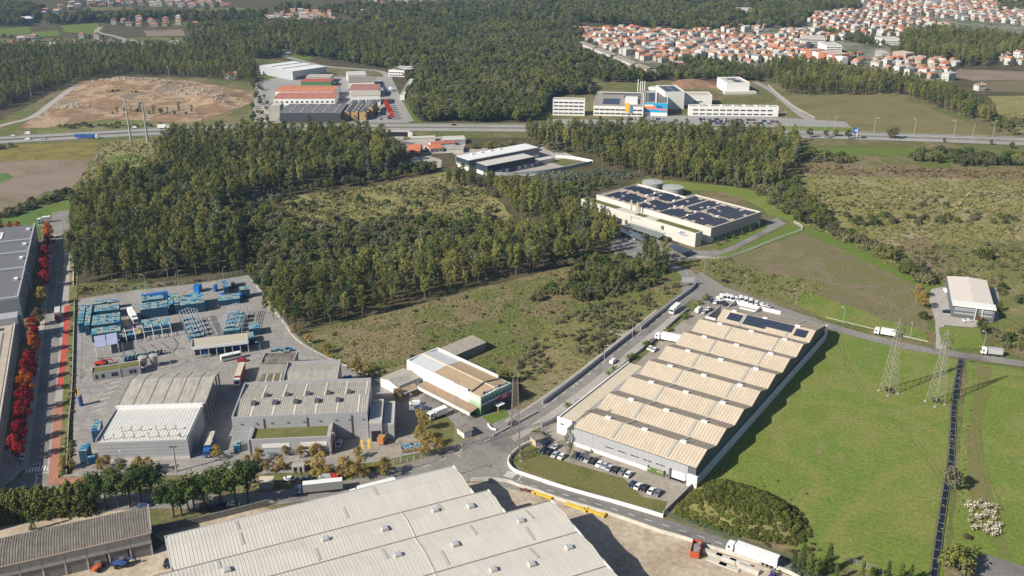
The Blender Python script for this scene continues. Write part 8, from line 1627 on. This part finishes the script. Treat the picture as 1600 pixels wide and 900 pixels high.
mass('scrub_bushes', 'low olive scrub in the meadow by the road wall and between fields', 'bush', [([(985, 470), (1080, 432), (1086, 448), (990, 517), (846, 628), (806, 600), (808, 560), (850, 510), (920, 480)], 3.3, (.8, 1.7), .6), ([(1080, 412), (1130, 402), (1200, 430), (1285, 442), (1240, 470), (1180, 460)], 5, (.6, 1.1), .4), ([(1400, 388), (1600, 380), (1600, 445), (1455, 448), (1400, 415)], 5.0, (.8, 1.7), .5), (mead, 9, (.5, 1.1), .4), ([(425, 335), (460, 305), (640, 285), (770, 300), (800, 345), (650, 360), (480, 360)], 13, (.9, 1.9), .5), ([(1235, 300), (1600, 300), (1600, 340), (1300, 345)], 11, (.8, 1.8), .5)])
mass('brown_scrub', 'brown dry bushes in the scrubland and at the wood edges', 'brownbush', [([(860, 500), (985, 478), (1000, 500), (900, 560), (820, 600)], 7, (.7, 1.3), .4), ([(1240, 258), (1600, 268), (1600, 280), (1330, 276), (1230, 268)], 5, (.6, 1.2), .6), ([(1000, 275), (1130, 290), (1130, 284), (1010, 268)], 6, (1, 2.2), .7), ([(120, 452), (300, 438), (380, 430), (300, 443), (120, 462)], 3.5, (.6, 1.1), .5), ([(850, 430), (960, 410), (1000, 430), (900, 470)], 6, (.7, 1.4), .5)])
mass('mound_bushes', 'dense green bramble cover on the mound', 'hedgebush', [(hill_pts, 1.25, (.55, 1.05), 1)], 'brambles', mound_z)
mass('mound_brambles', 'brighter green bramble patches on the mound and by the field edge', 'greenbush', [(hill_pts, 2.4, (.55, 1.0), .7)], 'brambles', mound_z)
mass('mound_edge_scrub', 'dry brown scrub round the foot of the mound', 'brownbush', [([(1095, 758), (1130, 750), (1210, 742), (1275, 780), (1262, 800), (1200, 775), (1130, 753)], 3.6, (.3, .7), .35), ([(1040, 806), (1060, 812), (1160, 843), (1270, 850), (1300, 870), (1240, 872), (1120, 830)], 2.6, (.4, .8), .6)], 'scrub')
mass('field_weeds', 'small tufts and weeds scattered over the big green fields', 'tuft', [([(1295, 520), (1400, 545), (1498, 566), (1488, 700), (1466, 900), (1380, 900), (1262, 862), (1280, 800), (1200, 750), (1110, 745)], 9, (.25, .6), .5), ([(1515, 572), (1600, 582), (1600, 880), (1555, 860), (1492, 860), (1508, 720)], 8, (.25, .5), .5), ([(1480, 580), (1502, 570), (1492, 700), (1470, 880), (1456, 880), (1478, 720)], 2.6, (.3, .8), .6), ([(1516, 600), (1522, 600), (1505, 780), (1478, 860), (1476, 850), (1500, 770)], 1.8, (.4, .9), .7)], 'weeds')
mass('strip_shrubs', 'green and ochre shrubs of the planted strip beside the works yard', 'hedgebush', [([(112, 478), (120, 478), (116, 600), (110, 690), (102, 690), (109, 600)], 1.7, (.35, .8), .8), ([(118, 690), (108, 745), (98, 745), (103, 690)], 1.6, (.5, 1.0), .9)], 'shrubs')
mass('autumn_undergrowth', 'ochre undergrowth below the autumn trees along the main road', 'autumnbush', [([(390, 722), (460, 722), (560, 726), (600, 728), (560, 745), (480, 742), (400, 738)], 2.2, (.5, 1.0), .8), ([(104, 700), (112, 700), (108, 744), (98, 744)], 2, (.5, .9), .6), ([(470, 526), (520, 558), (560, 578), (600, 598), (590, 602), (540, 575), (465, 530)], 2.6, (.5, .9), .6), ([(590, 606), (600, 598), (620, 612), (615, 622)], 2.5, (.5, .9), .7)])
mass('young_eucalyptus', 'pale blue green young eucalyptus plantation behind the solar factory', 'bluebush', [([(815, 290), (840, 272), (930, 264), (1000, 276), (930, 292), (905, 312), (880, 300)], 3.6, (1.0, 1.9), .85), ([(350, 295), (440, 285), (470, 300), (400, 320), (360, 318)], 5, (1.5, 2.6), .6)], 'saplings')
mass('plume_mound', 'dense clump of creamy white pampas plumes in the field beyond the ditch', 'plume', [([(1510, 788), (1530, 787), (1556, 795), (1566, 820), (1556, 842), (1530, 840), (1511, 822)], 2.1, (.7, 1.1), .9)], 'grass')
# pale boulders on the earthworks
b = MB()
for _ in range(500):
    u, v = pr_.choice(((110 + pr_.gauss(0, 8), 165), (300, 152), (340, 158), (250, 133), (180, 130), (290, 145))); u += pr_.gauss(0, 14); v += pr_.gauss(0, 3.0); p = G(u, v); s_ = pr_.uniform(.4, 1.5); z = earth_z(p.x, p.y)
    b.hexa([(p.x + dx * s_ * pr_.uniform(.6, 1), p.y + dy * s_ * pr_.uniform(.6, 1), z + dz * s_ * pr_.uniform(.5, 1)) for dz in (0, 1) for dx, dy in ((-1, -1), (1, -1), (1, 1), (-1, 1))])
b.build('boulders', mat('pale_stone', (.42, .36, .29), .9, .2, .5), None, kind='stuff', label='pale boulders strewn over the earthworks', cat='stones')
# ---------------------------------------------------------------- haze: the air over the whole place
HAZE = 0.00008
if HAZE:
    hz = MB(); hz.box(-9500, -8500, -2.5, 9500, 10500, 192)
    m = bpy.data.materials.new('haze_air'); m.use_nodes = True; n = m.node_tree; n.nodes.remove(n.nodes['Principled BSDF']); v = n.nodes.new('ShaderNodeVolumePrincipled'); v.inputs['Color'].default_value = (.42, .64, 1, 1); v.inputs['Density'].default_value = HAZE; v.inputs['Anisotropy'].default_value = .2
    n.links.new(v.outputs[0], n.nodes['Material Output'].inputs['Volume']); hz.build('haze', m, kind='stuff')
